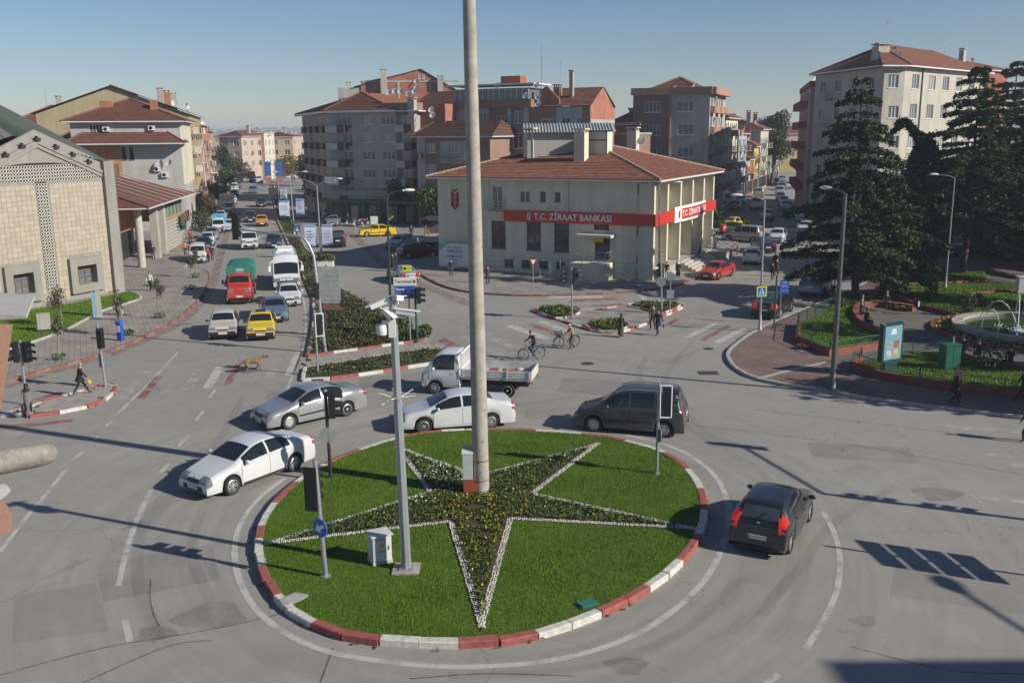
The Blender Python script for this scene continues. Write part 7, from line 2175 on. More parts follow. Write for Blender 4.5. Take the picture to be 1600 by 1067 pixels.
def motorbike(label,at,ang,paint):
 x,y=G(*at,.13)
 o=thing('motorcycle',label,'motorcycle',(x,y,.13),ang,'motorcycles parked before the shops')
 for xx in(-.62,.62):
  m=MB().tube([(.26*math.cos(2*math.pi*k/16),0,.26*math.sin(2*math.pi*k/16))for k in range(17)],.05,6,0,False);w=m.build('wheel',RUBBER,o,60,(xx,0,.31))
  MB().lathe([(.2,.03),(.05,.04),(.001,.04)],12,0,Matrix.Rotation(R(90),4,'X')).build('rim',RIMM,w)
 m=MB().ball((.1,0,.72),(.32,.15,.16),10,6);m.ball((-.6,0,.68),(.25,.12,.09),8,5);m.build('body',paint,o,60)
 MB().ball((-.3,0,.80),(.36,.13,.07),8,5).build('saddle',BLACKP,o,60)
 m=MB().box(-.25,.25,-.13,.13,.25,.55);m.tube([(-.1,.18,.3),(-.8,.2,.4)],.05,6);m.build('engine',DARKSTEEL,o)
 m=MB().tube([(.62,0,.31),(.42,0,.95)],.03,6);m.tube([(.3,-.35,1.0),(.42,0,.97),(.3,.35,1.0)],.018,5);m.ball((.52,0,.85),.1,8,5);m.build('handlebar',STEEL,o)
 return o
motorbike('black motorcycle at the left of the parked motorcycles',(549,352),.4,CP['black'])
motorbike('grey motorcycle in the middle of the parked motorcycles',(560,353),.5,CP['grey'])
motorbike('red motorcycle beside the white advert board',(568,352),.3,CP['red'])
# poles, signals, lamps, signs
def pole_pts(base,top,z0=0.0):
 B=Vector((*G(*base,z0),z0));T=Vector(AT(*top,B.y));return B,T-B
def signal_head(o,p,face,plate=False,n=3,r=.13,frame=False):
 """Three lamp signal: p = lower centre, face = compass angle the lamps look to."""
 h=n*r*2.5
 m=MB().box(-.12,.12,-r*1.25,r*1.25,0,h)
 hd=m.build('signal_head',BLACKP,o,loc=p,rz=face)
 M=Matrix.Rotation(R(90),4,'Y')
 for k in range(n):
  z=h-(k+.5)*r*2.5;mm=Matrix.Translation((.12,0,z))@M
  l=MB().lathe([(r*.95,.0),(r*.6,.03),(.001,.04)],14,0,mm).build('lens',pm('lens_'+('red','amber','green')[k],((.10,.012,.01),(.10,.06,.01),(.01,.07,.04))[k],.2,noise=0),hd)
  v=MB()
  for j in range(9):
   a,b=R(-20+j*220/9),R(-20+(j+1)*220/9)
   v.quad((.12,r*math.cos(a),z+r*math.sin(a)),(.12,r*math.cos(b),z+r*math.sin(b)),(.40,r*math.cos(b),z+r*math.sin(b)-.04),(.40,r*math.cos(a),z+r*math.sin(a)-.04))
  v.build('visor',BLACKP,hd)
 if plate:
  MB().box(-.15,-.125,-.19,.19,-.15,h+.15).build('back_board',BLACKP,hd)
 if frame:
  m=MB()
  for a,b in(((-.24,-.16,-.1),(.16,-.16,-.1)),((.16,-.16,-.1),(.16,-.16,h+.1)),((.16,-.16,h+.1),(-.24,-.16,h+.1)),((-.24,-.16,h+.1),(-.24,-.16,-.1))):m.tube([a,b],.025,5)
  m.build('mounting_frame',WHITE,hd)
 return hd
def signal(label,base,top,face,head_off=(0,0),head_drop=1.1,z0=0.0,plate=False,frame=False,pole_mat=None,rad=.055,extra=None,second=None):
 B,T=pole_pts(base,top,z0)
 o=thing('traffic_light',label,'traffic light',B,0,'traffic lights on poles')
 m=MB().tube([(0,0,-.02),T],[rad*1.1,rad],10);m.lathe([(rad*2.4,0),(rad*2.4,.03),(rad*1.1,.05)],10)
 m.build('pole',pole_mat or STEEL,o,60)
 MB().lathe([(rad*1.15,0),(rad*1.1,.06),(.001,.08)],10).build('pole_cap',STEEL,o,loc=tuple(T-Vector((0,0,.01))))
 signal_head(o,(T.x+head_off[0],T.y+head_off[1],T.z-head_drop),face,plate,frame=frame)
 if second is not None:
  signal_head(o,(T.x+second[0],T.y+second[1],T.z-head_drop-second[3]if len(second)>3 else T.z-head_drop),second[2])
 return o,B,T
def disc_sign(o,p,ang,r=.3,mat=None,arrow=None,name='disc_sign',rim=None):
 M=Matrix.Translation(p)@Matrix.Rotation(ang,4,'Z')@Matrix.Rotation(R(90),4,'Y')
 m=MB().lathe([(.001,.012),(r,.012),(r,-.012),(.001,-.012)],24,0)
 d=m.build(name,mat or STEEL,o);d.matrix_local=M
 if arrow:
  a=MB();a.add([(-.18,-.05,.0135),(.02,-.05,.0135),(.02,-.15,.0135),(.2,0,.0135),(.02,.15,.0135),(.02,.05,.0135),(-.18,.05,.0135)],[tuple(range(7))])
  q=a.build('arrow',LETTER_W,d);q.rotation_euler=(0,0,arrow)
 return d
BLUES=pm('blue_sign',(.02,.07,.38),.5,noise=.06)
BLUEP=pm('bright_blue_sign',(.02,.13,.50),.5,noise=.06)
FY=pm('fluorescent_yellow',(.62,.66,.03),.5,noise=.05)
GREYBACK=pm('grey_sign_back',(.26,.29,.29),.5,.3,noise=.12)
SIGW=pm('sign_white',(.68,.68,.65),.5,noise=.04)
ZK=.17
o,B,T=signal('black backed traffic light nearest on the island with a blue arrow disc',(509,900),(492,721),R(75),(-.12,.10),1.28,ZK,plate=True,rad=.065)
disc_sign(o,(T.x*.35-.02,T.y*.35-.09,T.z*.44),R(-125),.27,BLUEP,R(-60))
o,B,T=signal('traffic light with visors to the right and a round sign back, by the silver saloon',(517,746),(508,611),R(10),(.20,.02),.98,ZK,pole_mat=DARKSTEEL,rad=.06)
disc_sign(o,(.0+T.x*.5,-.05+T.y*.5,T.z*.50),R(-80),.29,GREYBACK)
o,B,T=signal('white framed traffic light on the island in front of the grey family van',(1026,740),(1030,600),R(-5),(.28,.0),1.1,ZK,frame=True)
disc_sign(o,(.06,.02,T.z*.44),R(10),.27,GREYBACK)
o,B,T=signal('traffic light leaning on the refuge island with a square sign back',(165,605),(152,508),R(-75),(.14,-.12),1.12,.1)
MB().box(-.3,.3,-.015,.015,-.35,.35).build('square_sign',GREYBACK,o,loc=(T.x*.45+.12,.08,T.z*.43),rz=.15)
o,B,T=signal('leaning traffic light with clustered heads behind the woman in grey',(42,632),(31,533),R(200),(-.25,.0),1.0,.0,second=(.28,.0,R(-20)))
o,B,T=signal('traffic light with white frame at the tip of the central reservation',(497,584),(491,487),R(20),(.25,.0),1.15,.12,frame=True)
o,B,T=signal('dark green traffic light pole beside the direction sign',(652,533),(648,447),R(5),(.22,.0),1.05,.12,pole_mat=GREENSTEEL,rad=.065)
o,B,T=signal('traffic light with heads turned two ways on the paved island before the bank',(894,497),(893,420),R(200),(-.28,0),.95,.14,second=(.26,.02,R(20)))
o,B,T=signal('traffic light among sign backs on the right tip of the paved island',(1034,489),(1033,412),R(120),(.05,.18),1.0,.14)
disc_sign(o,(-.12,-.06,T.z*.64),R(-95),.34,GREYBACK);disc_sign(o,(.55,-.03,T.z*.74),R(-95),.30,GREYBACK);MB().box(-.25,.25,-.01,.01,-.3,.3).build('square_sign',GREYBACK,o,loc=(.55,-.03,T.z*.38))
MB().tube([(.55,.02,0),(.55,.02,T.z*.85)],.035,8).build('sign_post',STEEL,o)
B,T=pole_pts((508,549),(490,400),.12)
o=thing('traffic_light','long armed traffic light reaching over the left street from the median','traffic light',B,0,'traffic lights on poles')
En=Vector(AT(369,358,B.y+1.0))-B;T2=Vector(AT(470,370,B.y))-B
pts=[(0,0,0),tuple(T*.6),tuple(T)]+[tuple(T.lerp(T2,k)+Vector((0,0,.25*math.sin(math.pi*k))))for k in(.35,.7)]+[tuple(T2),tuple(T2.lerp(En,.5)),tuple(En)]
MB().tube(pts,[.11,.10,.09,.085,.08,.075,.06,.05],10).build('pole',STEEL,o,60)
hd=signal_head(o,(En.x,En.y,En.z-.45),R(80),True,r=.15)
signal_head(o,(T.x*.4-.15,T.y*.4,T.z*.55),R(200),False)
def lamp_arm(m,p0,d,L,rise,r=.045):
 p0=Vector(p0);d=Vector(d);pts=[]
 for k in range(7):
  t=k/6;pts.append(p0+Vector((d.x*L*(t**1.3),d.y*L*(t**1.3),rise*math.sin(t*math.pi/2))))
 m.tube(pts,[r*1.2,r*1.1,r,r,r,r*.9,r*.9],8);return pts[-1]
def lantern(o,p,d):
 a=math.atan2(d[1],d[0])
 m=MB().ball((.28,0,.02),(.36,.13,.09),12,6);m.box(-.1,.1,-.05,.05,-.04,.06)
 return m.build('lantern',SIGW,o,60,tuple(p),a)
def street_lamp(label,base,top,arms,z0=.13,rad=.075,mat=None,group='street lamps',base_box=False,name='street_lamp'):
 B,T=pole_pts(base,top,z0)
 o=thing(name,label,'street lamp',B,0,group)
 m=MB().tube([(0,0,0),tuple(T*.35),tuple(T)],[rad*1.35,rad*1.15,rad*.8],12);m.lathe([(rad*2.6,0),(rad*2.6,.05),(rad*1.7,.12),(rad*1.5,.9),(rad*1.25,.95)],12)
 m.build('pole',mat or STEEL,o,60)
 for d,L,rise in arms:
  m=MB();e=lamp_arm(m,T-Vector((0,0,.05)),d,L,rise,rad*.5);m.build('arm',mat or STEEL,o,60);lantern(o,e,d)
 return o,B,T
PALEP=pm('pale_lamp_grey',(.30,.31,.31),.5,.3,noise=.15)
LAMPG=pm('lamp_grey',(.10,.105,.11),.5,.4,noise=.15)
def banner(o,p,w,h,rz,seed,texts=True):
 r_=random.Random(seed)
 f=MB();N_=5
 for k in range(N_):
  t0,t1=k/N_,(k+1)/N_;c=lambda t:.05*math.sin(math.pi*t*1.3+seed)
  f.quad((-w/2,c(t0),h*t0-h),(w/2,c(t0)*.5,h*t0-h),(w/2,c(t1)*.5,h*t1-h),(-w/2,c(t1),h*t1-h))
 b=f.build('banner',pm('banner_cloth',(.60,.66,.76),.7,noise=.12,scale=1.4),o,60,p,rz)
 PUR=pm('purple_print',(.16,.10,.30),.7);CY=pm('blue_print',(.16,.36,.62),.7)
 for(x,z,ww,hh,mt)in((0,-h*.05,w,h*.07,CY),(-w*.1,-h*.93,w*.7,h*.05,CY)):
  MB().box(x-ww/2+.01,x+ww/2-.01,-.062,-.058,z-hh/2,z+hh/2).build('print_band',mt,b)
 if texts:
  for s_,z,sz in(('EN UYGUN',-.30,.10),('SAMSUNG',-.42,.15),('SAMSUNG',-.55,.15),('MAĞAZASI',-.66,.07)):
   text('banner_lettering',s_,sz*w,PUR,b,Matrix.Translation((0,-.075,z*h))@Matrix.Rotation(R(90),4,'X'),.0,sx=1.05)
 else:
  for k in range(4):MB().box(-w*.3,w*r_.uniform(.1,.35),-.062,-.058,-h*(.3+k*.13),-h*(.27+k*.13)).build('print_line',CY if k%2 else PUR,b)
 MB().tube([(-w/2,0,.02),(w/2,0,.02)],.02,5).build('banner_rail',STEEL,b)
 return b
o,B,T=street_lamp('twin armed street lamp with two white banners at the head of the median bed',(502,403),(495,291),[((-1,.12),2.7,.9),((1,.0),2.0,.75)],.1)
zt_,zb_=AT(485,352,B.y)[2]-B.z,AT(485,384,B.y)[2]-B.z
banner(o,(-.95,-.12,zt_),1.15,zt_-zb_,.06,1,False);banner(o,(.75,-.12,zt_+.05),1.1,zt_-zb_,-.05,2)
MB().box(-.15,.15,-.2,.1,zb_-.2,zt_-.5).build('banner_bracket',STEEL,o)
o,B,T=street_lamp('second street lamp with two banners further up the median',(460,366),(453,277),[((-1,.1),1.6,.7),((1,0),1.6,.7)],.1)
zt_,zb_=AT(445,313,B.y)[2]-B.z,AT(445,338,B.y)[2]-B.z
banner(o,(-1.05,-.12,zt_),1.3,zt_-zb_,.05,3);banner(o,(.95,-.12,zt_+.2),1.1,zt_-zb_-.1,-.12,4,False)
o,B,T=street_lamp('third street lamp with two banners far up the median',(436,326),(433,262),[((-1,.1),1.6,.7),((1,0),1.6,.7)],.1)
zt_,zb_=AT(430,294,B.y)[2]-B.z,AT(430,312,B.y)[2]-B.z
banner(o,(-.95,-.12,zt_),1.3,zt_-zb_,.05,5,False);banner(o,(.95,-.12,zt_+.1),1.2,zt_-zb_,0,6,False)
o,B,T=street_lamp('farthest street lamp on the median with blue banners',(429,296),(428,252),[((-1,.1),1.6,.7),((1,0),1.6,.7)],.1)
MBL=pm('blue_banner',(.05,.14,.42),.7,noise=.2)
for sx in(-1,1):MB().box(sx*1.3-.75,sx*1.3+.75,-.03,.03,3.0,6.3).build('banner',MBL,o)
for sx in(-1,1):MB().box(sx*1.3-.75,sx*1.3+.75,-.035,.035,1.0,2.9).build('banner',pm('red_white_banner',(.40,.2,.2),.7,noise=.3,scale=2),o)
o,B,T=street_lamp('dark slim street lamp rising behind the direction sign',(612,535),(604.5,304),[((.9,.25),1.1,.25)],.12,.07,DARKSTEEL)
o,B,T=street_lamp('slim street lamp at the bank corner reaching over the red sign',(1030,446),(1030,288),[((1,-.05),1.25,.18)],.13,.06)
o,B,T=street_lamp('pale street lamp carrying a blue pedestrian sign at the park corner',(1187,515),(1195,313),[((-1,.15),1.4,.35)],.13,.06,PALEP)
s=MB().box(-.32,.32,-.02,.0,-.32,.32).build('pedestrian_sign',FY,o,loc=(T.x*.28,-.12,AT(1189,455,B.y)[2]-B.z),rz=.1)
MB().box(-.25,.25,-.024,-.021,-.25,.25).build('sign_face',BLUEP,s)
MB().add([(-.19,-.026,-.18),(.19,-.026,-.18),(0,-.026,.2)],[(0,1,2)]).build('white_triangle',SIGW,s)
m=MB().tube([(0,-.028,.02),(0,-.028,-.05)],.03,6);m.tube([(0,-.028,-.05),(-.06,-.028,-.15)],.018,5);m.tube([(0,-.028,-.05),(.06,-.028,-.15)],.018,5);m.ball((0,-.028,.07),.028,8,5);m.build('walking_figure',INK,s)
o,B,T=street_lamp('tall dark street lamp with a flared base on the brick pavement',(1300,609),(1321,303),[((-.5,1),.9,.25)],.13,.105,LAMPG)
o,B,T=street_lamp('slim park lamp standing on the back lawn by the cypress',(1477,449),(1492,278),[((-1,.1),1.3,.3)],.3,.05,PALEP)
o,B,T=street_lamp('far street lamp beside the shaded terracotta wall',(1430,425),(1440,300),[((-1,.1),.9,.25)],.14,.05,LAMPG)
B=Vector((*G(752,768,ZI),ZI));T=Vector(AT(733,0,B.y))-B
o=thing('concrete_mast','tall tapering concrete mast rising out of the flower star','mast',B)
m=MB();pts,rr=[],[]
for k in range(15):
 t=k/10;pts.append(T*t);rr.append(.285-.085*t)
m.tube(pts,rr,28);m.build('shaft',pm('mast_concrete',(.34,.315,.265),.85,noise=.3,scale=2.2,bump=.45,bscale=16),o,60)
for z in(AT(757,717,B.y)[2]-B.z,AT(757,747,B.y)[2]-B.z):
 m=MB();c=T*(z/T.z);m.tube([(c.x+.30*math.cos(a),c.y+.30*math.sin(a),z)for a in np.linspace(0,2*math.pi,25)],.014,5,0,False);m.build('steel_band',pm('rusty_band',(.12,.06,.04),.8),o)
for k in range(8):
 a,z=rng.uniform(3.4,6.0),.8+k*1.1;c=T*(z/T.z);rr_=.285-.085*z/T.z
 MB().ball((c.x+rr_*math.cos(a),c.y+rr_*math.sin(a),z),.022,6,4).build('bolt_hole',BLACKP,o)
zc0,zc1=AT(732,748,B.y-.2)[2]-B.z,AT(732,708,B.y-.2)[2]-B.z
m=MB().box(-.62,-.27,-.28,.1,zc0,zc1);m.add([(-.64,-.3,zc1),(-.25,-.3,zc1),(-.25,.12,zc1+.18),(-.64,.12,zc1+.18)],[(0,1,2,3)]);m.box(-.64,-.25,.08,.12,zc1,zc1+.18)
c=m.build('cabinet',pm('cabinet_grey',(.48,.50,.50),.5,noise=.12,scale=3),o)
MB().box(-.60,-.29,-.284,-.281,zc0+.05,zc1-.05).build('cabinet_door',pm('cabinet_door_grey',(.44,.46,.46),.5,noise=.1),c)
MB().box(-.60,-.1,-.26,.08,-.02,zc0-.004).build('red_base',pm('red_primer',(.30,.06,.03),.7,noise=.25,scale=5),o)
B=Vector((*G(635,889,ZI),ZI));T=Vector(AT(613,462,B.y))-B
o=thing('camera_pole','grey octagonal steel pole carrying five cameras on the island lawn','camera pole',B)
MB().tube([(0,0,0),tuple(T)],[.150,.095],8).build('pole',pm('pole_zinc',(.36,.39,.41),.45,.5,noise=.12,scale=3),o)
MB().box(-.38,.38,-.36,.36,-.06,.045).build('base_slab',pm('base_slab',(.33,.30,.26),.9,noise=.3,scale=4,bump=.4),o)
MB().box(-.2,.2,-.2,.2,.046,.075).build('flange',STEEL,o)
for k in range(4):
 MB().lathe([(.02,0),(.02,.05),(.001,.05)],6).build('bolt',STEEL,o,loc=((-1)**k*.16,.16 if k<2 else-.16,.075))
def cam_at(px,py):
 q=Vector(AT(px,py,B.y-.12))-B;return q
def bullet(px,py,ang,tilt,L=.52):
 p=cam_at(px,py);z=p.z;ax=T*(z/T.z)
 M=Matrix.Translation(p)@Matrix.Rotation(ang,4,'Z')@Matrix.Rotation(tilt,4,'Y')
 m=MB().box(-L/2,L/2,-.075,.075,-.06,.06,0,M);m.box(-L/2-.05,L/2+.12,-.09,.09,.062,.078,0,M)
 c=m.build('camera',SIGW,o)
 MB().lathe([(.05,0),(.045,.012),(.001,.012)],12,0,M@Matrix.Translation((L/2,0,0))@Matrix.Rotation(R(90),4,'Y')).build('camera_lens',BLACKP,c)
 MB().tube([(ax.x,ax.y,z-.14),(p.x,p.y,z-.14),(p.x,p.y,z-.05)],.022,6).build('bracket',SIGW,c)
bullet(594,474,R(190),R(22),.55);bullet(622,466,R(60),R(10),.3);bullet(607,491,R(-50),R(20),.42);bullet(634,488,R(-8),R(6),.52)
p=cam_at(597,518)
m=MB();m.lathe([(.03,.22),(.13,.19),(.155,.12),(.155,-.02),(.14,-.08)],20,0,Matrix.Translation(p));c=m.build('dome_camera',SIGW,o,50)
MB().lathe([(.13,-.08),(.12,-.14),(.07,-.19),(.001,-.205)],20,0,Matrix.Translation(p)).build('dome',pm('smoked_dome',(.06,.06,.06),.1,noise=0),c,60)
ax=T*(p.z/T.z);m=MB().box(p.x,ax.x-.05,p.y-.04,p.y+.04,p.z+.20,p.z+.30);m.box(ax.x-.12,ax.x+.06,-.22,-.13,p.z-.15,p.z+.42);m.build('bracket',SIGW,o)
MB().box(ax.x-.26,ax.x-.10,-.12,.12,p.z-.1,p.z+.15).build('junction_box',GREYBACK,o)
zz=AT(618,620,B.y)[2]-B.z;ax=T*(zz/T.z)
for k in range(14):
 a=2*math.pi*k/14+.2;MB().tube([(ax.x+.13*math.cos(a),ax.y+.13*math.sin(a),zz-.02),(ax.x+.50*math.cos(a),ax.y+.50*math.sin(a),zz+.16*math.sin(k*2.1))],.009,4).build('climb_spike',SIGW,o)
B=Vector((*G(594,876,ZI),ZI))
o=thing('utility_cabinet','white steel utility cabinet with yellow emblem on the island lawn','cabinet',B,R(28))
CW=pm('cabinet_white',(.55,.56,.55),.45,noise=.1,scale=3)
MB().box(-.30,.30,-.26,.26,0,.10).build('plinth',CONC,o)
MB().box(-.28,.28,-.24,.24,.101,.86).build('body',CW,o)
MB().prism([(-.33,-.29),(.33,-.29),(.33,.29),(-.33,.29)],.861,.90).build('lid',CW,o)
d=MB().box(-.25,.25,-.252,-.242,.14,.82).build('door',CW,o)
MB().box(.17,.19,-.275,-.253,.42,.55).build('handle',BLACKP,d)
text('cabinet_lettering','İNEGÖL',.085,INK,o,face_M((-.02,-.2535,.75),(1,0,0),(0,0,1)),.0);text('cabinet_lettering','MOBESE',.075,INK,o,face_M((-.02,-.2535,.40),(1,0,0),(0,0,1)),.0)
m=MB().lathe([(.001,0),(.075,0),(.075,.004),(.001,.004)],16,0,face_M((-.02,-.2535,.59),(1,0,0),(0,0,1)));m.add([(-.07,-.2575,.55),(.03,-.2575,.55),(-.02,-.2575,.47)],[(0,1,2)]);m.build('yellow_emblem',pm('yellow_emblem',(.65,.42,.03),.5),o)
B=G(918,944,ZI)
o=thing('green_hatch','small green plastic hatch lying in the lawn by the kerb','hatch',(*B,ZI),.5)
MB().box(-.24,.24,-.16,.16,0,.06).build('lid',pm('green_plastic',(.03,.16,.11),.5,noise=.15),o)
MB().box(-.28,.28,-.20,.20,-.05,.03).build('rim',pm('green_plastic_dark',(.02,.10,.07),.5),o)
B=Vector((*G(641,531,.12),.12));Y=B.y
o=thing('direction_sign','direction sign with one white and two blue boards on a grey post','road sign',B)
zt_=AT(641,428,Y)[2]-B.z
MB().tube([(0,0,0),(0,.05,zt_)],.05,10).build('post',STEEL,o)
def px_rect(x0,y0,x1,y1):
 a=Vector(AT(x0,y1,Y-.1))-B;b=Vector(AT(x1,y0,Y-.1))-B;return a,b
ARROW=[(-.10,.10),(-.03,.10),(.045,.025),(.045,.08),(.10,.08),(.10,-.10),(-.08,-.10),(-.08,-.045),(-.02,-.045),(-.10,.04)]
for(rc,mt,s_,tm,ym)in(((615,434,650,446),SIGW,'Terminal',INK,0),((617,447,651,457),BLUES,'Bursa',LETTER_W,0),((617,457.6,651,466.5),BLUES,'Eskişehir',LETTER_W,0)):
 a,b=px_rect(*rc)
 bd=MB().box(a.x,b.x,-.1,-.07,a.z,b.z).build('board',mt,o)
 h=b.z-a.z
 MB().box(a.x-.015,b.x+.015,-.085,-.06,a.z-.012,b.z+.012).build('board_edge',SIGW,bd)
 text('sign_lettering',s_,h*.62,tm,bd,face_M((a.x+.06,-.104,(a.z+b.z)/2),(1,0,0),(0,0,1)),.0,'LEFT',.004)
 m=MB();sc=h*2.1;m.add([(b.x-.14+x*sc*.45,-.104,(a.z+b.z)/2+z*sc*.45)for x,z in((-.2,.2),(-.12,.28),(.1,.06),(.1,.2),(.22,.2),(.22,-.2),(-.18,-.2),(-.18,-.08),(-.02,-.08))],[tuple(range(9))]);m.build('arrow',tm,bd)
a,b=px_rect(629,415,643,424)
bd=MB().box(a.x,b.x,-.1,-.07,a.z,b.z).build('yellow_board',FY,o)
MB().lathe([(.001,0),(.09,0),(.09,.003),(.05,.003)],14,0,face_M((a.x+.14,-.102,(a.z+b.z)/2),(1,0,0),(0,0,1))).build('emblem',INK,bd)
for k in(0,1):MB().box(a.x+.27,b.x-.05,-.1035,-.1005,(a.z+b.z)/2-.08+k*.12,(a.z+b.z)/2-.03+k*.12).build('print_line',pm('olive_print',(.25,.28,.03),.6),bd)
B=Vector((*G(513,523,.12),.12));Y=B.y
o=thing('billboard','weathered slatted back of a billboard on two posts in the rose bed','billboard',B)
for x,yt in((505,418),(513,414)):
 q=Vector(AT(x,yt,Y))-B;MB().tube([(q.x,0,0),(q.x-.15,0,q.z)],.055,8).build('post',LAMPG,o)
a,b=Vector(AT(494,474,Y-.1))-B,Vector(AT(530,416,Y-.1))-B
n=15;BB=pm('bare_slats',(.34,.35,.34),.6,.2,noise=.2,scale=2)
for k in range(n):
 z=a.z+(b.z-a.z)*k/n;MB().box(a.x,b.x,-.10-.012*(k%2),-.06,z,z+(b.z-a.z)/n*.96).build('slat',BB,o)
a2,b2_=Vector(AT(505,484,Y-.1))-B,Vector(AT(533,474.4,Y-.1))-B
MB().box(a2.x,b2_.x,-.1,-.06,a2.z,b2_.z).build('rusty_panel',pm('rusty_sheet',(.30,.28,.26),.7,.2,noise=.7,scale=2.2,col2=(.34,.13,.04)),o)
B=Vector((*G(509,420,.1),.1))
o=thing('planter_box','white planter box with orange green shrub behind the billboard','planter',B)
MB().box(-.75,.75,-.3,.3,0,.75).build('box',SIGW,o)
put('shrub',leaf_mesh('shrub',np.stack([nrs.uniform(-.95,.95,260),nrs.uniform(-.4,.4,260),.75+nrs.uniform(0,.6,260)],1),.16,[LEAF_L,LEAF_R],nrs.choice(2,260,p=[.7,.3])),o)
B=Vector((*G(466,385,.1),.1));o=thing('pedestrian_sign','small blue square crossing sign on the median by the navy saloon','road sign',B)
MB().tube([(0,0,0),(0,0,2.2)],.03,8).build('post',STEEL,o);f=MB().box(-.33,.33,-.06,-.03,1.6,2.3).build('sign_face',BLUEP,o);MB().add([(-.2,-.064,1.72),(.2,-.064,1.72),(0,-.064,2.15)],[(0,1,2)]).build('white_triangle',SIGW,f)
B=Vector((*G(833,457,.13),.13));o=thing('give_way_sign','red bordered give way sign on a thin post before the bank','road sign',B,.2)
zt_=HT(833,457,403);MB().tube([(0,0,0),(0,0,zt_-.2)],.03,8).build('post',STEEL,o)
f=MB();
f.add([(-.30,-.04,zt_-.13),(.30,-.04,zt_-.13),(0,-.04,zt_-.65)],[(0,1,2)],0);f.add([(-.19,-.045,zt_-.19),(.19,-.045,zt_-.19),(0,-.045,zt_-.53)],[(0,1,2)],1)
f.add([(-.30,-.03,zt_-.13),(.30,-.03,zt_-.13),(0,-.03,zt_-.65)],[(2,1,0)],0);f.build('sign_face',[RED,SIGW],o)
B=Vector((*G(1218,504,.13),.13));o=thing('parking_sign','blue no waiting notice on a thin post beside the green pole','road sign',B,-.1)
zt_=HT(1218,504,438);MB().tube([(0,0,0),(0,0,zt_)],.03,8).build('post',STEEL,o)
zs_=HT(1222,504,459);h=zt_-zs_
f=MB().add([(-.1,-.05,zs_),(.48,-.05,zs_),(.48,-.05,zt_-.25),(.38,-.05,zt_-.04),(.2,-.05,zt_),(-.1,-.05,zt_-.02)],[(0,1,2,3,4,5)]).build('board',BLUEP,o)
for s_,k,sz in(('HER',.80,.17),('ARAÇ',.55,.17),('PARK EDER',.22,.10)):text('sign_lettering',s_,sz,LETTER_W,f,face_M((.19,-.054,zs_+h*k),(1,0,0),(0,0,1)),.0)
B,T=pole_pts((1209,513),(1214,430),.13);o=thing('green_post','plain dark green post beside the blue notice','post',B)
MB().tube([(0,0,0),tuple(T)],.06,10).build('shaft',GREENSTEEL,o);MB().lathe([(.12,0),(.12,.03),(.065,.05)],10).build('foot',GREENSTEEL,o)
B=Vector((*G(1388,582,.3),.3));o=thing('advertising_stand','tilted green framed advert panel with pale blue poster in the park','advert panel',B,R(28))
MB().box(-.45,.45,-.13,.13,0,.62).build('pedestal',pm('panel_green',(.012,.05,.04),.45),o)
MB().box(-.72,.72,-.14,.14,.621,2.55).build('case',pm('panel_green',(.012,.05,.04),.45),o)
f=MB().box(-.60,.60,-.152,-.142,.72,2.44).build('poster',pm('poster_blue',(.16,.32,.40),.25,noise=.12,scale=1.2),o)
for k in range(3):MB().box(-.2+k*.03,.2-k*.02,-.157,-.153,2.02+k*.1,2.09+k*.1).build('print_line',SIGW,f)
for(x,z,c)in((-.26,1.45,(.30,.28,.27)),(.24,1.5,(.36,.10,.06)),(-.26,1.02,(.40,.42,.42)),(.24,1.05,(.50,.33,.08))):
 MB().box(x-.17,x+.17,-.158,-.153,z-.17,z+.17).build('printed_picture',pm('print_%d'%int(c[0]*1000+z*10),c,.4,noise=.6,scale=5),f)
for sx in(-.68,.68):MB().box(sx-.04,sx+.04,-.15,.15,2.551,2.60).build('corner_cap',STEEL,o)
B=Vector((*G(1482,575,.3),.3));o=thing('green_cabinet','dark green steel cabinet on the front lawn beside the seated men','cabinet',B,R(8))
CG=pm('cabinet_green',(.012,.11,.07),.45,noise=.15,scale=3);MB().box(-.42,.42,-.32,.32,0,1.25).build('body',CG,o);MB().prism([(-.46,-.36),(.46,-.36),(.46,.36),(-.46,.36)],1.251,1.31).build('lid',CG,o)
for sx in(-.2,.2):MB().box(sx-.19,sx+.19,-.334,-.322,.08,1.2).build('door',CG,o)
MB().tube([(.2,.1,1.31),(.2,.1,1.65)],.05,8).build('vent_pipe',GREYBACK,o)
B=Vector((*G(1597,458,.3),.3));o=thing('grey_cabinet','pale grey cabinet at the right edge of the back lawn','cabinet',B,-.1)
MB().box(-.4,.4,-.3,.3,0,1.2).build('body',CW,o);MB().box(-.44,.44,-.34,.34,1.201,1.26).build('lid',CW,o)
B=Vector((*G(1430,492,.14),.14));o=thing('litter_bin','small dark litter bin on a post by the bench wall','litter bin',B)
MB().tube([(0,0,0),(0,0,.9)],.03,8).build('post',STEEL,o);MB().lathe([(.001,.55),(.15,.55),(.18,1.05),(.16,1.05),(.001,.9)],14).build('basket',BLACKP,o,40);MB().box(.05,.16,-.2,-.17,.6,.95).build('notice',SIGW,o)
B=Vector((*G(1255,545,.13),.13));o=thing('planter_bowl','low round brown planter bowl on the brick pavement','planter',B)
MB().lathe([(.001,0),(.2,0),(.36,.22),(.32,.22),(.30,.16),(.001,.16)],18).build('bowl',pm('terracotta_bowl',(.16,.085,.055),.8,noise=.2),o,40)
put('plants',leaf_mesh('plants',np.stack([nrs.normal(0,.13,60),nrs.normal(0,.13,60),.18+nrs.uniform(0,.15,60)],1),.08,[LEAF_O,LEAF_R],nrs.choice(2,60)),o)
B=Vector((*G(1247,543,.3)[:2],.3));B=Vector((*G(1272,524,.3),.3));o=thing('lawn_notice','tiny notice on a stick in the corner lawn','notice',B)
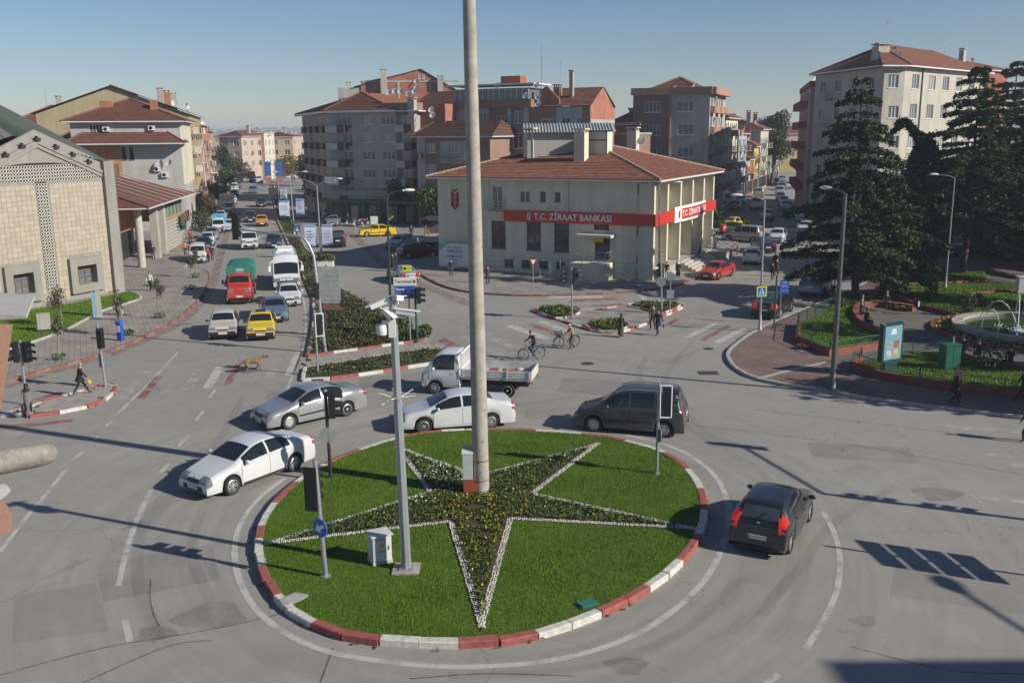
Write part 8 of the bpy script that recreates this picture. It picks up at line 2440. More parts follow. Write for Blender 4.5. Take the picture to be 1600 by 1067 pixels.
MB().tube([(0,0,0),(0,0,.5)],.015,6).build('stick',DARKSTEEL,o);MB().box(-.13,.13,-.03,-.015,.42,.68).build('plaque',DARKSTEEL,o)
def railing(label,pts,z,h=.42):
 o=thing('garden_railing',label,'railing',(pts[0][0],pts[0][1],z),0,'green railings round the park lawns')
 P_=[Vector((p[0]-pts[0][0],p[1]-pts[0][1],0))for p in pts]
 m=MB()
 for a,b in zip(P_,P_[1:]):
  for zz in(.08,h):m.tube([a+Vector((0,0,zz)),b+Vector((0,0,zz))],.018,5)
  n=max(1,int((b-a).length/.14))
  for k in range(n):
   q=a.lerp(b,k/n);m.box(q.x-.006,q.x+.006,q.y-.006,q.y+.006,.08,h+.06)
 tag(m.build('railing_panel',RAILG,o),kind='stuff')
 for a in resample([(p.x,p.y)for p in P_],2.0,False):MB().box(-.025,.025,-.025,.025,0,h+.12).build('post',RAILG,o,loc=(a[0],a[1],0))
 return o
RAILG=pm('railing_green',(.014,.10,.06),.5,noise=.12)
railing('green railing along the kerb side of the corner lawn',[b1[13],b1[0],b1[1]],.46);railing('green railing along the front of the corner lawn',[b1[1],b1[2],b1[3]],.52)
railing('green railing round the front lawn below the advert panel',[b2[11],b2[0],b2[1],b2[2],b2[3],b2[4]],.52);railing('green railing behind the advert panel',[b2[11],b2[10],b2[9]],.3)
railing('green railing along the shaded lawn by the parked estate van',GS([(1246,507),(1300,480)],.14),.14,.7)
o=thing('fountain','round stone fountain with green water and arching jets','fountain',(FC[0],FC[1],.14))
MB().lathe([(FR+.25,.0),(FR+.25,.42),(FR+.28,.46),(FR+.28,.54),(FR-.35,.54),(FR-.35,.46),(FR-.30,.42),(FR-.30,.1),(.001,.1)],64).build('basin',pm('basin_stone',(.37,.33,.27),.8,noise=.25,scale=2,bump=.3),o,30)
WAT=pm('fountain_water',(.05,.085,.03),.06,noise=.4,scale=.9,bump=.5,bscale=4,spec=.6)
MB().lathe([(FR-.31,.36),(.001,.36)],64).build('water_surface',WAT,o)
MB().lathe([(FR-.30,.364),(FR-.42,.364)],64).build('blue_lining',pm('pool_blue',(.18,.36,.42),.5),o)
JET=pm('water_jet',(.70,.74,.76),.2,noise=.1)
def jet(x,y,dx,dy,h):
 m=MB();n=14;pts=[(x+dx*k/n,y+dy*k/n,.36+h*4*(k/n)*(1-k/n))for k in range(n+1)]
 m.tube(pts,[.022]*(n//2)+[.03]*(n+1-n//2),5)
 for _ in range(26):
  t=rng.uniform(.3,1);m.ball((x+dx*t+rng.gauss(0,.05),y+dy*t+rng.gauss(0,.05),.36+h*4*t*(1-t)+rng.gauss(0,.05)),.018,5,3)
 for _ in range(16):m.ball((x+dx+rng.gauss(0,.12),y+dy+rng.gauss(0,.12),.37+abs(rng.gauss(0,.06))),(.05,.05,.025),6,3)
 m.build('water_jet',JET,o,60)
jet(-3.3,.3,2.2,-.9,1.7);jet(-2.6,.9,1.0,-.3,1.0);jet(-.2,1.6,-.6,-1.6,1.9);jet(.8,.2,-.2,-.4,1.5)
for k in range(60):
 pass
m=MB()
for _ in range(70):m.ball((-1.1+rng.gauss(0,.28),-.9+rng.gauss(0,.25),.37),(.07,.07,.03),6,3)
for _ in range(40):m.ball((.3+rng.gauss(0,.25),.1+rng.gauss(0,.2),.37),(.06,.06,.03),6,3)
tag(m.build('splash',JET,o,60),kind='stuff')
MB().tube([(.9,.3,.1),(.9,.3,.9)],.05,8).build('nozzle',DARKSTEEL,o)
B=Vector((*G(668,371,.13),.13));o=thing('bus_shelter','glazed bus shelter with curved roof left of the bank','bus shelter',B,R(-8))
m=MB();n=9;W_,D_=3.0,1.5
for k in range(n):
 a,b=math.pi*(.1+.8*k/n),math.pi*(.1+.8*(k+1)/n)
 y0,y1,z0,z1=-.85*math.cos(a),-.85*math.cos(b),2.1+.5*math.sin(a),2.1+.5*math.sin(b)
 m.quad((0,y0,z0),(W_,y0,z0),(W_,y1,z1),(0,y1,z1))
m.build('roof',pm('smoked_roof',(.05,.06,.06),.2),o,60)
m=MB()
for x in(0,W_):
 for y in(-.75,.75):m.box(x-.04,x+.04,y-.04,y+.04,0,2.2)
m.box(0,W_,-.04+.75,.04+.75,2.1,2.2);m.box(0,W_,-.79,-.71,2.15,2.22);m.build('frame',STEEL,o)
MB().box(-.06,.06,-.7,.7,.4,2.0).build('side_poster',pm('colourful_poster',(.34,.30,.10),.4,noise=.8,scale=3,col2=(.30,.08,.05)),o)
MB().box(.1,W_-.1,.72,.74,.4,2.05).build('glass_back',GLASS_M,o);MB().box(W_*.55,W_*.95,.69,.71,.9,1.9).build('timetable',SIGW,o);MB().box(.3,W_-.3,.3,.65,.42,.48).build('bench',WOODB,o)
B=Vector((*G(664,381,.13),.13));o=thing('round_sign','round dark red sign on a post before the bus shelter','road sign',B)
MB().tube([(0,0,0),(0,0,2.7)],.04,8).build('post',STEEL,o);disc_sign(o,(0,-.06,2.5),R(-90),.42,pm('dark_red_disc',(.10,.02,.03),.5),name='sign_disc')
A_=bank.P(0,0,0,0);u0,z0=bank.uv(0,694,413);u1,z1=bank.uv(0,738,380)
p=bank.P(0,0.0,.9,0)
o=thing('poster_hoarding','white poster hoarding with purple lettering before the bank wall','hoarding',(p[0]+bank.ox,p[1]+bank.oy,.13),bank.ang(0))
MB().box(u0,u1+.4,-.04,.04,z0-.13,z1-.13).build('panel',pm('hoarding_white',(.56,.57,.62),.6,noise=.06),o)
for x in(u0+.05,u1+.2):MB().box(x-.05,x+.05,.041,.12,-.1,z1-.1).build('post',STEEL,o)
m=MB();m.add([(u0,-.046,z1-.13),(u0+1.1,-.046,z1-.13),(u0,-.046,z1-.9)],[(0,1,2)]);m.build('green_corner',pm('print_green',(.12,.36,.26),.6),o)
PUR=pm('purple_print',(.16,.10,.30),.7);uc=(u0+u1)/2+.15
for s_,f,sz in(('EN UYGUN',.82,.26),('SAMSUNG',.66,.36),('SAMSUNG',.44,.36),('MAĞAZASI',.29,.17),('inegöl',.15,.2)):
 text('poster_lettering',s_,sz,PUR,o,face_M((uc,-.048,z0-.13+(z1-z0)*f),(1,0,0),(0,0,1)),.0,'CENTER',.006)
def cone(label,at,z=.0,grp='orange bollards by the shops'):
 o=thing('traffic_bollard',label,'bollard',(*G(*at),z),0,grp)
 MB().lathe([(.16,0),(.16,.03),(.06,.06),(.045,.75),(.001,.78)],10).build('post',pm('orange_plastic',(.55,.10,.03),.5),o,40)
 MB().lathe([(.057,.35),(.053,.5)],10).build('reflective_band',SIGW,o)
for k,(a,l)in enumerate((((555,359),'orange bollard left of the parked motorcycles'),((568,359),'orange bollard beside the motorcycles'),((594,371),'orange bollard against the side of the open boot taxi'),((622,371),'orange bollard behind the open boot taxi'),((389,289),'orange bollard far up the left street'))):cone(l,a,.0 if k>1 else.13)
B=Vector((*G(585,353,.13),.13));o=thing('advert_board','white advert board standing by the motorcycles','board',B);MB().box(-.5,.5,-.04,.04,.2,1.3).build('panel',SIGW,o)
for sx in(-.4,.4):MB().box(sx-.03,sx+.03,-.3,.3,0,.2).build('foot',STEEL,o)
B=Vector((*G(70,517,.2),.2));o=thing('memorial_stone','upright pale stone slab on a dark base on the left lawn','stone',B,.35)
MB().box(-.38,.38,-.14,.14,.12,1.15).build('slab',W_CONC,o);MB().box(-.48,.48,-.22,.22,0,.119).build('base',DARKSTEEL,o)
B=Vector((*G(153,495,.13),.13));o=thing('information_totem','tall blue and cream information totem at the edge of the left lawn','totem',B,.3)
MB().box(-.28,.0,-.15,.15,0,1.75).build('blue_panel',pm('totem_blue',(.22,.33,.42),.4,noise=.1),o);MB().box(.002,.28,-.1,.1,0,1.9).build('cream_panel',pm('totem_cream',(.36,.36,.28),.5,noise=.1),o)
B=Vector((*G(189,532,.13),.13));o=thing('payphone_box','bright blue payphone pillar on the left pavement kerb','payphone',B,-.3)
MB().box(-.16,.16,-.14,.14,0,1.05).build('pillar',BLUES,o);m=MB().box(-.19,.19,-.17,.17,1.051,1.2);m.build('hood',BLUEP,o);MB().box(-.12,.12,-.16,-.142,.55,.95).build('panel',SIGW,o)
for k,(c,u,z)in enumerate((((.55,.03,.03),21.5,4.0),((.55,.42,.03),19.8,3.9),((.40,.44,.44),18.6,3.8),((.06,.30,.22),19.0,3.3))):
 p=arc.P(1,u,.35,z);o=thing('flag',('red crescent flag hanging from the arcade front','yellow flag beside the red one on the arcade front','white flag left of the yellow one on the arcade front','green flag lowest on the arcade front')[k],'flag',(p[0]+arc.ox,p[1]+arc.oy,p[2]),arc.ang(1)+.7)
 m=MB();n=6
 for j in range(n):
  t0,t1=j/n,(j+1)/n;m.quad((t0*1.5,.1*math.sin(t0*5),-.9*t0*.5),(t1*1.5,.1*math.sin(t1*5),-.9*t1*.5),(t1*1.5,.1*math.sin(t1*5),-1.3-.3*t1),(t0*1.5,.1*math.sin(t0*5),-1.3-.2*t0))
 f=m.build('cloth',pm('flag_%d'%k,c,.8),o);MB().tube([(-.6,0,-1.4),(0,0,.05)],.025,6).build('staff',STEEL,o)
 if k==0:
  m=MB()
  for j in range(12):
   a0,a1=R(50+j*260/12),R(50+(j+1)*260/12)
   m.quad((.55+.3*math.cos(a0),-.12,-.9+.3*math.sin(a0)),(.55+.3*math.cos(a1),-.12,-.9+.3*math.sin(a1)),(.60+.22*math.cos(a1),-.12,-.9+.22*math.sin(a1)),(.60+.22*math.cos(a0),-.12,-.9+.22*math.sin(a0)))
  m.add([(.95+(.13 if j%2==0 else.05)*math.cos(R(36*j)),-.12,-.95+(.13 if j%2==0 else.05)*math.sin(R(36*j)))for j in range(10)],[tuple(range(10))])
  m.build('crescent_and_star',LETTER_W,f)
TERRA=pm('rough_terracotta',(.36,.20,.135),.9,noise=.25,scale=30,bump=.7,bscale=160)
a=Vector(AT(75,708,5.0));b=Vector(AT(-70,735,4.3));r_=17.5/1480*5.1
o=thing('concrete_spout','round weathered concrete spout jutting in at the left edge','spout',b)
m=MB().tube([(0,0,0),tuple((a-b)*.9),tuple(a-b)],[r_*1.08,r_*1.02,r_*.96],24);m.build('shaft',pm('spout_concrete',(.24,.22,.185),.9,noise=.45,scale=14,bump=.5,bscale=60),o,50)
def slab_px(name,label,pts,Y,th,mat,cat):
 P_=[Vector(AT(x,y,Y+(x+90)*.010))for x,y in pts];o=thing(name,label,cat,P_[0])
 n=len(P_);m=MB();d=Vector((-.35,th*.3,0));q=[p-P_[0]for p in P_]
 m.add(q+[p+d for p in q],[tuple(range(n)),tuple(range(2*n-1,n-1,-1))]+[(k,n+k,n+(k+1)%n,(k+1)%n)for k in range(n)])
 m.build('block',mat,o);return o
o=slab_px('terracotta_pier','tapering terracotta pier cut by the left edge under a grey slab',[(-90,504),(20,507),(2,640),(-90,660)],4.6,.35,TERRA,'pier')
P0=Vector(AT(-90,504,4.6));q=[Vector(AT(x,y,4.55))-P0 for x,y in((-90,486),(-60,486.5),(40,494),(42,497.5),(-90,503))]
m=MB();n=5;m.add([tuple(v)for v in q]+[tuple(v+Vector((-.2,.5,.02)))for v in q],[tuple(range(n)),tuple(range(2*n-1,n-1,-1))]+[(k,n+k,n+(k+1)%n,(k+1)%n)for k in range(n)]);m.build('grey_slab',W_GREYW,o)
o=slab_px('terracotta_ledge','broken terracotta ledge at the left edge below the spout',[(-60,792),(4,783),(13,791),(20,815),(19,829),(8,836),(-60,846)],4.2,.4,TERRA,'ledge')
P0=Vector(AT(-60,792,4.2));q=[Vector(AT(x,y,4.1))-P0 for x,y in((-60,776),(18,760),(23,764),(14,774),(-2,784),(-60,793))]
m=MB();n=6;m.add([tuple(v)for v in q]+[tuple(v+Vector((-.05,.06,.0)))for v in q],[tuple(range(n)),tuple(range(2*n-1,n-1,-1))]+[(k,n+k,n+(k+1)%n,(k+1)%n)for k in range(n)]);m.build('window_box_edge',SIGW,o)
c0=Vector(AT(-10,768,4.35))-P0
put('flowers',leaf_mesh('flowers',np.array(c0)+np.stack([nrs.normal(-.05,.018,90),nrs.normal(0,.03,90),nrs.uniform(-.03,.01,90)],1),.022,[LEAF_L,PETAL_Y,LEAF_D],nrs.choice(3,90,p=[.5,.2,.3])),o)['kind']='stuff'
SV=Vector((-SUNDIR.x/SUNDIR.z,-SUNDIR.y/SUNDIR.z))
def cast(g,z):return Vector(g)-SV*z
zb=2.0
A_,B_=cast(G(1519,869),zb),cast(G(1578,913),zb)
o=thing('slatted_billboard','slatted board on a post standing right of the picture','billboard',(*((A_+B_)/2),0))
d=(B_-A_);n=d.normalized();W_=d.length;a=math.atan2(n.y,n.x)
for k in range(4):MB().box(-W_/2,W_/2,-.03,.03,zb+k*.46,zb+k*.46+.37).build('slat',BB,o,rz=a)
MB().tube([(0,0,0),(0,0,zb+2.4)],.06,8).build('post',STEEL,o)
zb=6.0;Q=cast(G(1285,771),zb);E_=cast(G(1160,697),zb)
o=thing('traffic_light','long armed traffic light standing right of the picture','traffic light',(Q.x,Q.y,0),0,'traffic lights on poles')
MB().tube([(0,0,0),(0,0,zb)],[.11,.09],10).build('pole',STEEL,o);MB().tube([(0,0,zb),(E_.x-Q.x,E_.y-Q.y,zb)],.06,8).build('arm',STEEL,o)
signal_head(o,(E_.x-Q.x,E_.y-Q.y,zb-.45),R(0),True);signal_head(o,(.0,.0,zb-1.3),R(60));signal_head(o,(0,0,zb-2.6),R(60))
zb=8.2;Q=cast(G(1500,922),zb);E_=cast(G(1640,1010),zb)
o=thing('street_lamp','street lamp standing right of the picture','street lamp',(E_.x,E_.y,0),0,'street lamps')
MB().tube([(0,0,0),(0,0,zb)],[.1,.07],8).build('pole',STEEL,o);MB().tube([(0,0,zb),(Q.x-E_.x,Q.y-E_.y,zb)],.06,8).build('arm',STEEL,o)
l=lantern(o,(Q.x-E_.x,Q.y-E_.y,zb),(Q.x-E_.x,Q.y-E_.y));l.scale=(1.5,2.4,1.4)
hgt=15.0;yE=(cast(G(1420,1031),hgt)).y;xE=cast(G(1288,1034),hgt).x
b=Bld('viewpoint_building','rendered block standing right behind the viewpoint','building',[(xE,-24),(xE+26,-24),(xE+26,yE),(xE,yE)])
b.wins(3,[3+4*k for k in range(8)],[3.5+3*k for k in range(4)],1.6,1.4)
b.walls(0,hgt,[W_PALE]);b.flat(hgt-.3,W_CONC,.3)
# trees and shrubs
BARK=pm('bark',(.085,.065,.05),.95,noise=.4,scale=5,bump=.8,bscale=18)
BARKP=pm('pale_bark',(.22,.19,.15),.95,noise=.35,scale=5,bump=.6,bscale=18)
NEED=[pm('cedar_needles_'+str(i),c,.7,noise=.35,scale=.9,spec=.2)for i,c in enumerate([(.027,.048,.018),(.048,.077,.027),(.078,.105,.034)])]
CYP=[pm('cypress_leaf_'+str(i),c,.7,noise=.35,scale=.9,spec=.2)for i,c in enumerate([(.012,.024,.011),(.02,.036,.015),(.03,.045,.017)])]
LVS={'dark':[pm('leaf_dark_'+str(i),c,.6,noise=.35,scale=.8,spec=.3)for i,c in enumerate([(.022,.04,.014),(.035,.058,.018),(.05,.075,.025)])],'green':[pm('leaf_green_'+str(i),c,.6,noise=.35,scale=.8,spec=.3)for i,c in enumerate([(.045,.085,.016),(.06,.11,.022),(.08,.13,.03)])],'olive':[pm('leaf_olive_'+str(i),c,.6,noise=.35,scale=.8,spec=.3)for i,c in enumerate([(.055,.062,.026),(.075,.08,.034),(.10,.095,.04)])],'yellow':[pm('leaf_yellow_'+str(i),c,.6,noise=.35,scale=.8,spec=.3)for i,c in enumerate([(.16,.13,.02),(.22,.17,.025),(.12,.11,.02)])],'russet':[pm('leaf_russet_'+str(i),c,.6,noise=.35,scale=.8,spec=.3)for i,c in enumerate([(.085,.055,.03),(.11,.06,.035),(.065,.06,.025)])]}
def cedar(label,base,top,spread,n_whorl,seed,z0=.14,low=.14,group='cedars in the park',name='cedar_tree',dens=1.0,leaf=.17):
 r_=np.random.RandomState(seed)
 B,T=pole_pts(base,top,z0);H_=T.z
 o=thing(name,label,'tree',B,0,group)
 pts=[(0,0,0),tuple(T*.3),tuple(T*.6),tuple(T*.97)]
 MB().tube(pts,[.30,.22,.13,.03],10).build('trunk',BARK,o,60)
 C,mi=[],[];br=MB()
 for w in range(n_whorl):
  h=low+(1-low)*(w+r_.uniform(-.55,.55))/n_whorl
  h=min(max(h,low),.985)
  sp_=spread*(1+.22*math.sin(w*1.9+seed))
  k=r_.randint(3,6);a0=r_.uniform(0,6.28)
  for b in range(k):
   a=a0+b*6.28/k+r_.uniform(-.4,.4)
   prof=(1-h)**.75 if h>.25 else(1-h)**.75*(.75+h)
   L=sp_*prof*r_.uniform(.62,1.15)+.3
   base_p=np.array(T)*h;d=np.array((math.cos(a),math.sin(a)))
   droop=r_.uniform(.05,.22);lift=r_.uniform(.02,.3)
   def pos(t):return base_p+np.array((d[0]*L*t,d[1]*L*t,L*(lift*t-(droop+lift)*t*t)))
   br.tube([pos(t)for t in(0,.35,.7,1)],[.05+.012*L,.035+.008*L,.02,.008],5)
   n=int(dens*(60+38*L*L))
   t=r_.uniform(.12,1,n)**.8;wd=(.10+.30*L*np.sin(np.pi*np.minimum(1,t*.86+.08)))*.52
   s=r_.normal(0,.5,n)*wd
   base3=np.stack([pos(x)for x in t])
   q=base3+np.stack([-d[1]*s,d[0]*s,-.18*np.abs(s)+r_.normal(0,.09,n)-r_.uniform(0,.42,n)**1.6],1)
   C.append(q);mi.append(r_.choice(3,n,p=[.45,.38,.17]if r_.rand()<.5 else[.3,.42,.28]))
 C=np.concatenate(C);mi=np.concatenate(mi)
 br.build('limbs',BARK,o,60)
 put('crown',leaf_mesh('crown',C,leaf,NEED,mi,flat=.62,stretch=1.9),o)
 return o
cedar('broad layered cedar in front of the white corner block, tallest of the park',(1336,464),(1347,113),6.6,26,3,dens=.85,leaf=.15)
cedar('second cedar behind the bench wall sharing its low branches',(1380,462),(1384,250),4.8,20,5,dens=.85,leaf=.15)
cedar('tall dark cedar to the right of the bent cypress',(1505,427),(1535,93),7.8,26,8,low=.2,dens=.95,leaf=.17)
cedar('dark cedar at the right edge of the picture',(1560,378),(1592,88),10.0,25,13,low=.14,dens=.9,leaf=.21)
cedar('cedar cut off by the right edge behind the grey cabinet',(1640,420),(1650,110),8.0,28,17,low=.14,dens=.9,leaf=.2)
B,T=pole_pts((1447,426),(1443,190),.14)
o=thing('bent_cypress','dark columnar cypress whose top bends over to the left','tree',B)
H_=T.z;n=15000;h=nrs.uniform(0.12,1.0,n)
ax_x=np.where(h>.86,-((h-.86)/.14)**1.3*2.3,0)+.18*np.sin(h*9);ax_z=np.where(h>.93,.93+.07*np.sin((h-.93)/.07*2.3),h)*H_
rad=np.where(h<.35,1.2+h*2.6,np.where(h<.72,2.15-(h-.35)*1.6,np.maximum(.22,1.5-(h-.72)*5.2)))
lob=1+.30*np.sin(nrs.randint(0,6,n)+h*22)*nrs.uniform(.4,1,n)
a=nrs.uniform(0,6.28,n);rr=rad*np.sqrt(nrs.uniform(.25,1,n))*lob
C=np.stack([ax_x+T.x*h+np.cos(a)*rr,np.sin(a)*rr,ax_z+nrs.normal(0,.12,n)],1)
m2=700;t=nrs.uniform(0,1,m2);C2=np.stack([T.x-1.2-1.9*t,nrs.normal(0,.15,m2),H_*(.985-.10*t**1.8)+nrs.normal(0,.10,m2)],1)
C=np.concatenate([C,C2])
put('crown',leaf_mesh('crown',C,.19,CYP,nrs.choice(3,len(C),p=[.5,.35,.15]),stretch=1.7),o)
MB().tube([(0,0,0),tuple(T*.5),tuple(T*.85)],[.24,.16,.06],9).build('trunk',BARKP,o,60)
pp=fill(GS([(1518,408),(1640,418),(1640,392),(1525,388)],.14),260)
hd_=thing('clipped_hedge','dark hedge mass under the right hand cedars','hedge',(*G(1570,400),.14))
pq=[(p[0]-hd_.location.x,p[1]-hd_.location.y)for p in pp]
plants('foliage',pq,0,.7,2.0,42,CYP,(.5,.35,.15),.22,None,hd_)
def leafy(label,base,top,crown_w,n,kind,seed,z0=.13,group=None,name='street_tree',leaf=.25,bare=.35,lobes=9,trunk=.12,cat='tree',bark=None,sparse=False):
 r_=np.random.RandomState(seed);rr=random.Random(seed)
 B,T=pole_pts(base,top,z0);H_=T.z
 o=thing(name,label,cat,B,0,group)
 cz0=H_*bare;ch=H_-cz0;R_=crown_w/2
 L_=[]
 for k in range(lobes):
  a=r_.uniform(0,6.28);q=r_.uniform(.0,.62)*R_;zc=cz0+ch*r_.uniform(.22,.82)
  f=1-abs((zc-cz0)/ch-.45)*1.1
  L_.append((T.x*zc/H_+math.cos(a)*q*f,math.sin(a)*q*f,zc,R_*r_.uniform(.34,.56)))
 idx=r_.randint(0,lobes,n);L_=np.array(L_)
 d=r_.normal(0,1,(n,3));d/=np.linalg.norm(d,axis=1)[:,None]
 rad=L_[idx,3]*(r_.uniform(.35 if not sparse else 0,1,n)**.5)
 rad*=1+.25*np.sin(idx*2.1+d[:,0]*5)*np.cos(d[:,2]*6)
 C=L_[idx,:3]+d*rad[:,None]*np.array((1,1,min(1.1,ch/(crown_w*.9)+.15)))
 m=MB().tube([(0,0,0),tuple(T*bare),tuple(T*(bare+.4)),tuple(T*.9)],[trunk*1.2,trunk*.9,trunk*.5,trunk*.12],8)
 tr=m.build('trunk',bark or BARK,o,60)
 lm=MB()
 for k in range(min(7,lobes)):
  p0=T*(bare*rr.uniform(.85,1.2));p1=Vector(L_[k,:3]);lm.tube([p0,p0.lerp(p1,.5)+Vector((0,0,.1*H_*.3)),p1],[trunk*.45,trunk*.28,trunk*.1],5)
 lm.build('limbs',bark or BARK,tr,60)
 put('crown',leaf_mesh('crown',C,leaf,LVS[kind],r_.choice(3,n,p=[.4,.35,.25])),o)
 return o
leafy('great plane tree at the top of the right street',(1205,290),(1217,172),8.5,6500,'olive',4,leaf=.42,bare=.28,lobes=14,trunk=.4)
leafy('round olive tree in front of the grey corner block',(627,349),(620,277),4.4,2600,'olive',5,leaf=.24,bare=.30,trunk=.16)
leafy('green bushy tree between corner block and bank',(668,352),(668,290),4.6,2600,'green',6,leaf=.24,bare=.2,trunk=.15)
leafy('dark tree at the canopy behind the bus shelter',(700,356),(690,300),4.0,1800,'dark',7,leaf=.25,bare=.25)
leafy('dark shrub tree under the salmon corner block',(1112,360),(1108,318),5.0,2200,'dark',27,leaf=.26,bare=.1)
leafy('dark tree on the right hand pavement beyond the cedars',(1270,330),(1272,262),5.0,2400,'dark',28,leaf=.28,bare=.25)
SG='street trees along the left pavement'
for lb,b_,t_,w,n,kd,sd,lf,br in[('slender young tree nearest on the left pavement',(93,563),(87,490),1.15,420,'olive',31,.085,.48),('spreading reddish tree on the left lawn',(98,510),(88,445),2.1,620,'russet',32,.10,.40),('thin reddish sapling beside the blue payphone',(196,523),(180,450),1.5,150,'russet',33,.10,.55),('young tree in a grass pit midway along the left pavement',(249,497),(243,433),1.3,420,'olive',34,.09,.5),('young tree by the kerb bulge of the left pavement',(297,451),(299,395),1.3,420,'olive',35,.10,.5),('young tree beside the nearest parked van',(306,434),(306,388),1.2,380,'olive',36,.10,.5),('round green street tree before the arcade flags',(316,374),(315,329),3.4,1500,'olive',37,.17,.38),('bushy street tree above the parked saloons',(331,347),(329,305),4.2,1600,'russet',38,.2,.3),('olive street tree beside the ochre block',(342,325),(341,285),4.6,1600,'olive',39,.22,.25),('bright green street tree where the row thins',(353,306),(352,263),6.4,1900,'green',40,.26,.22),('tall dark street tree against the far salmon block',(351,300),(347,216),6.0,2200,'dark',41,.28,.3),('dark street tree right of the tall one',(364,292),(362,238),6.4,1800,'dark',42,.28,.25),('russet street tree near the far end',(374,286),(372,246),7.0,1800,'russet',43,.3,.2)]:
 leafy(lb,b_,t_,w,n,kd,sd,.13,SG,leaf=lf,bare=br,trunk=.04 if n<700 else.12,lobes=7,sparse=n<700,bark=BARKP if n<700 else None)
EG='trees closing the left street'
for lb,b_,t_,w,n,kd,sd in[('grey green tree left in the far cluster',(392,276),(391,245),8.5,1900,'dark',51),('russet tree in the middle of the far cluster',(408,274),(407,248),7.5,1500,'russet',52),('big dark tree in the far cluster',(424,274),(424,236),12,2600,'dark',53),('tall dark tree behind the blue banners',(438,274),(438,229),11,2600,'dark',54),('yellow autumn tree in the far cluster',(449,278),(448,242),8,1600,'yellow',55),('dark round tree right of the far road',(477,290),(477,240),8,2000,'dark',56),('pointed dark tree behind the right pavement trees',(486,285),(486,228),5,1500,'dark',57),('dark street tree before the corner block',(492,305),(492,250),8.0,2300,'dark',58),('lowest dark tree beside the corner block',(505,315),(503,268),6.5,2000,'dark',59),('shadowed tree at the near end of the right pavement row',(511,322),(509,285),5,1600,'russet',60)]:
 leafy(lb,b_,t_,w,n,kd,sd,.1,EG,leaf=.4,bare=.18,lobes=10,trunk=.2)
MG='shrubs along the central reservation'
def shrub(label,at,w,h,kind,seed,name='shrub',group=MG,n=420,leaf=.12,z0=.1,dome=False):
 r_=np.random.RandomState(seed);x,y=G(*at,z0)
 o=thing(name,label,'shrub',(x,y,z0),0,group)
 d=r_.normal(0,1,(n,3));d/=np.linalg.norm(d,axis=1)[:,None];rd=r_.uniform(.4,1,n)**.5*(1+.18*np.sin(d[:,0]*5+seed)*np.cos(d[:,1]*4))
 C=d*rd[:,None]*np.array((w/2,w/2,h*(.5 if not dome else.22)));C[:,2]+=h*(.5 if not dome else.78)
 C[:,2]=np.maximum(C[:,2],.03)
 put('foliage',leaf_mesh('foliage',C,leaf,LVS[kind],r_.choice(3,n)),o)
 MB().tube([(0,0,0),(0,0,h*.7)],.05 if not dome else.07,6).build('stem',BARK,o)
 return o
for lb,at,w,h,kd,dm in[('tall dense shrub behind the bus on the median',(483,447),1.6,2.3,'dark',0),('bushy shrub right of the bus roof',(490,462),1.4,1.6,'dark',0),('rose shrub at the foot of the long armed light',(476,425),1.5,1.6,'russet',0),('flowering shrub beside the navy saloon',(466,398),1.3,1.5,'olive',0),('loose shrub below the small blue sign',(460,385),1.3,1.4,'russet',0),('clipped mushroom shrub on the median by the second lamp',(459,373),2.2,2.2,'green',1),('olive shrub between mushroom shrub and orange taxi',(452,362),1.5,1.5,'olive',0),('dark shrub level with the orange taxi',(447,350),1.6,1.5,'dark',0),('russet shrub below the third lamp',(443,340),1.6,1.6,'russet',0),('clipped round shrub by the third lamp',(437,331),2.6,2.8,'green',1),('dark shrub beyond the third lamp',(434,318),2.0,2.2,'dark',0),('dark shrub far along the median',(430,307),2.2,2.0,'dark',0),('last dark shrub on the far median',(428,298),2.4,2.2,'dark',0),('pale leaved bush right in the rose bed',(630,521),1.3,1.2,'green',0),('tall weed bush beside the green light pole',(664,528),1.0,.9,'green',0),('bushy green shrub behind the camera pole',(612,512),1.8,1.2,'olive',0)]:
 shrub(lb,at,w,h,kd,hash(lb)%999 if False else int(at[0]*3+at[1]),name='clipped_shrub' if dm else 'shrub',dome=bool(dm))
PGS='shrubs on the park lawns'
for lb,at,w,h,kd in[('dark rounded shrub on the back lawn by the path',(1512,490),1.2,1.5,'dark'),('slim dark shrub on the back lawn',(1454,470),.9,1.9,'dark'),('leafy bush between the seated men and the lone man',(1545,577),1.6,1.2,'dark'),('small shrub by the flower patch',(1527,478),.9,.9,'dark'),('low shrub at the foot of the big cedar',(1312,478),1.4,.6,'olive')]:
 shrub(lb,at,w,h,kd,at[0],group=PGS,z0=.3,leaf=.11)
for lb,at in(('grass tuft round the midway young tree',(250,497)),('grass tuft round the kerb bulge tree',(297,452)),('grass tuft round the tree by the parked van',(306,434)),('grass tuft round the nearest young tree',(93,562)),('grass tuft beside the blue payphone',(200,524))):
 shrub(lb,at,.9,.4,'green',at[0],name='grass_tuft',group='tufts in the tree pits',n=130,leaf=.09,z0=.13)
OG='park trees right of the picture'
for k,(x,y,h,w)in enumerate(((31,38.5,9.5,7),(37,50,11,8),(45,62,12,9),(46,74,12,9),(38,43,10,7))):
 B_=PX(x,y,.14);T_=PX(x,y,h)
 leafy(('nearest','tallest','slender','farthest','second')[k]+' broad park tree out of the picture beyond the fountain',B_,T_,w,3200,'dark',80+k,.14,OG,leaf=.34,bare=.28,lobes=12,trunk=.22)
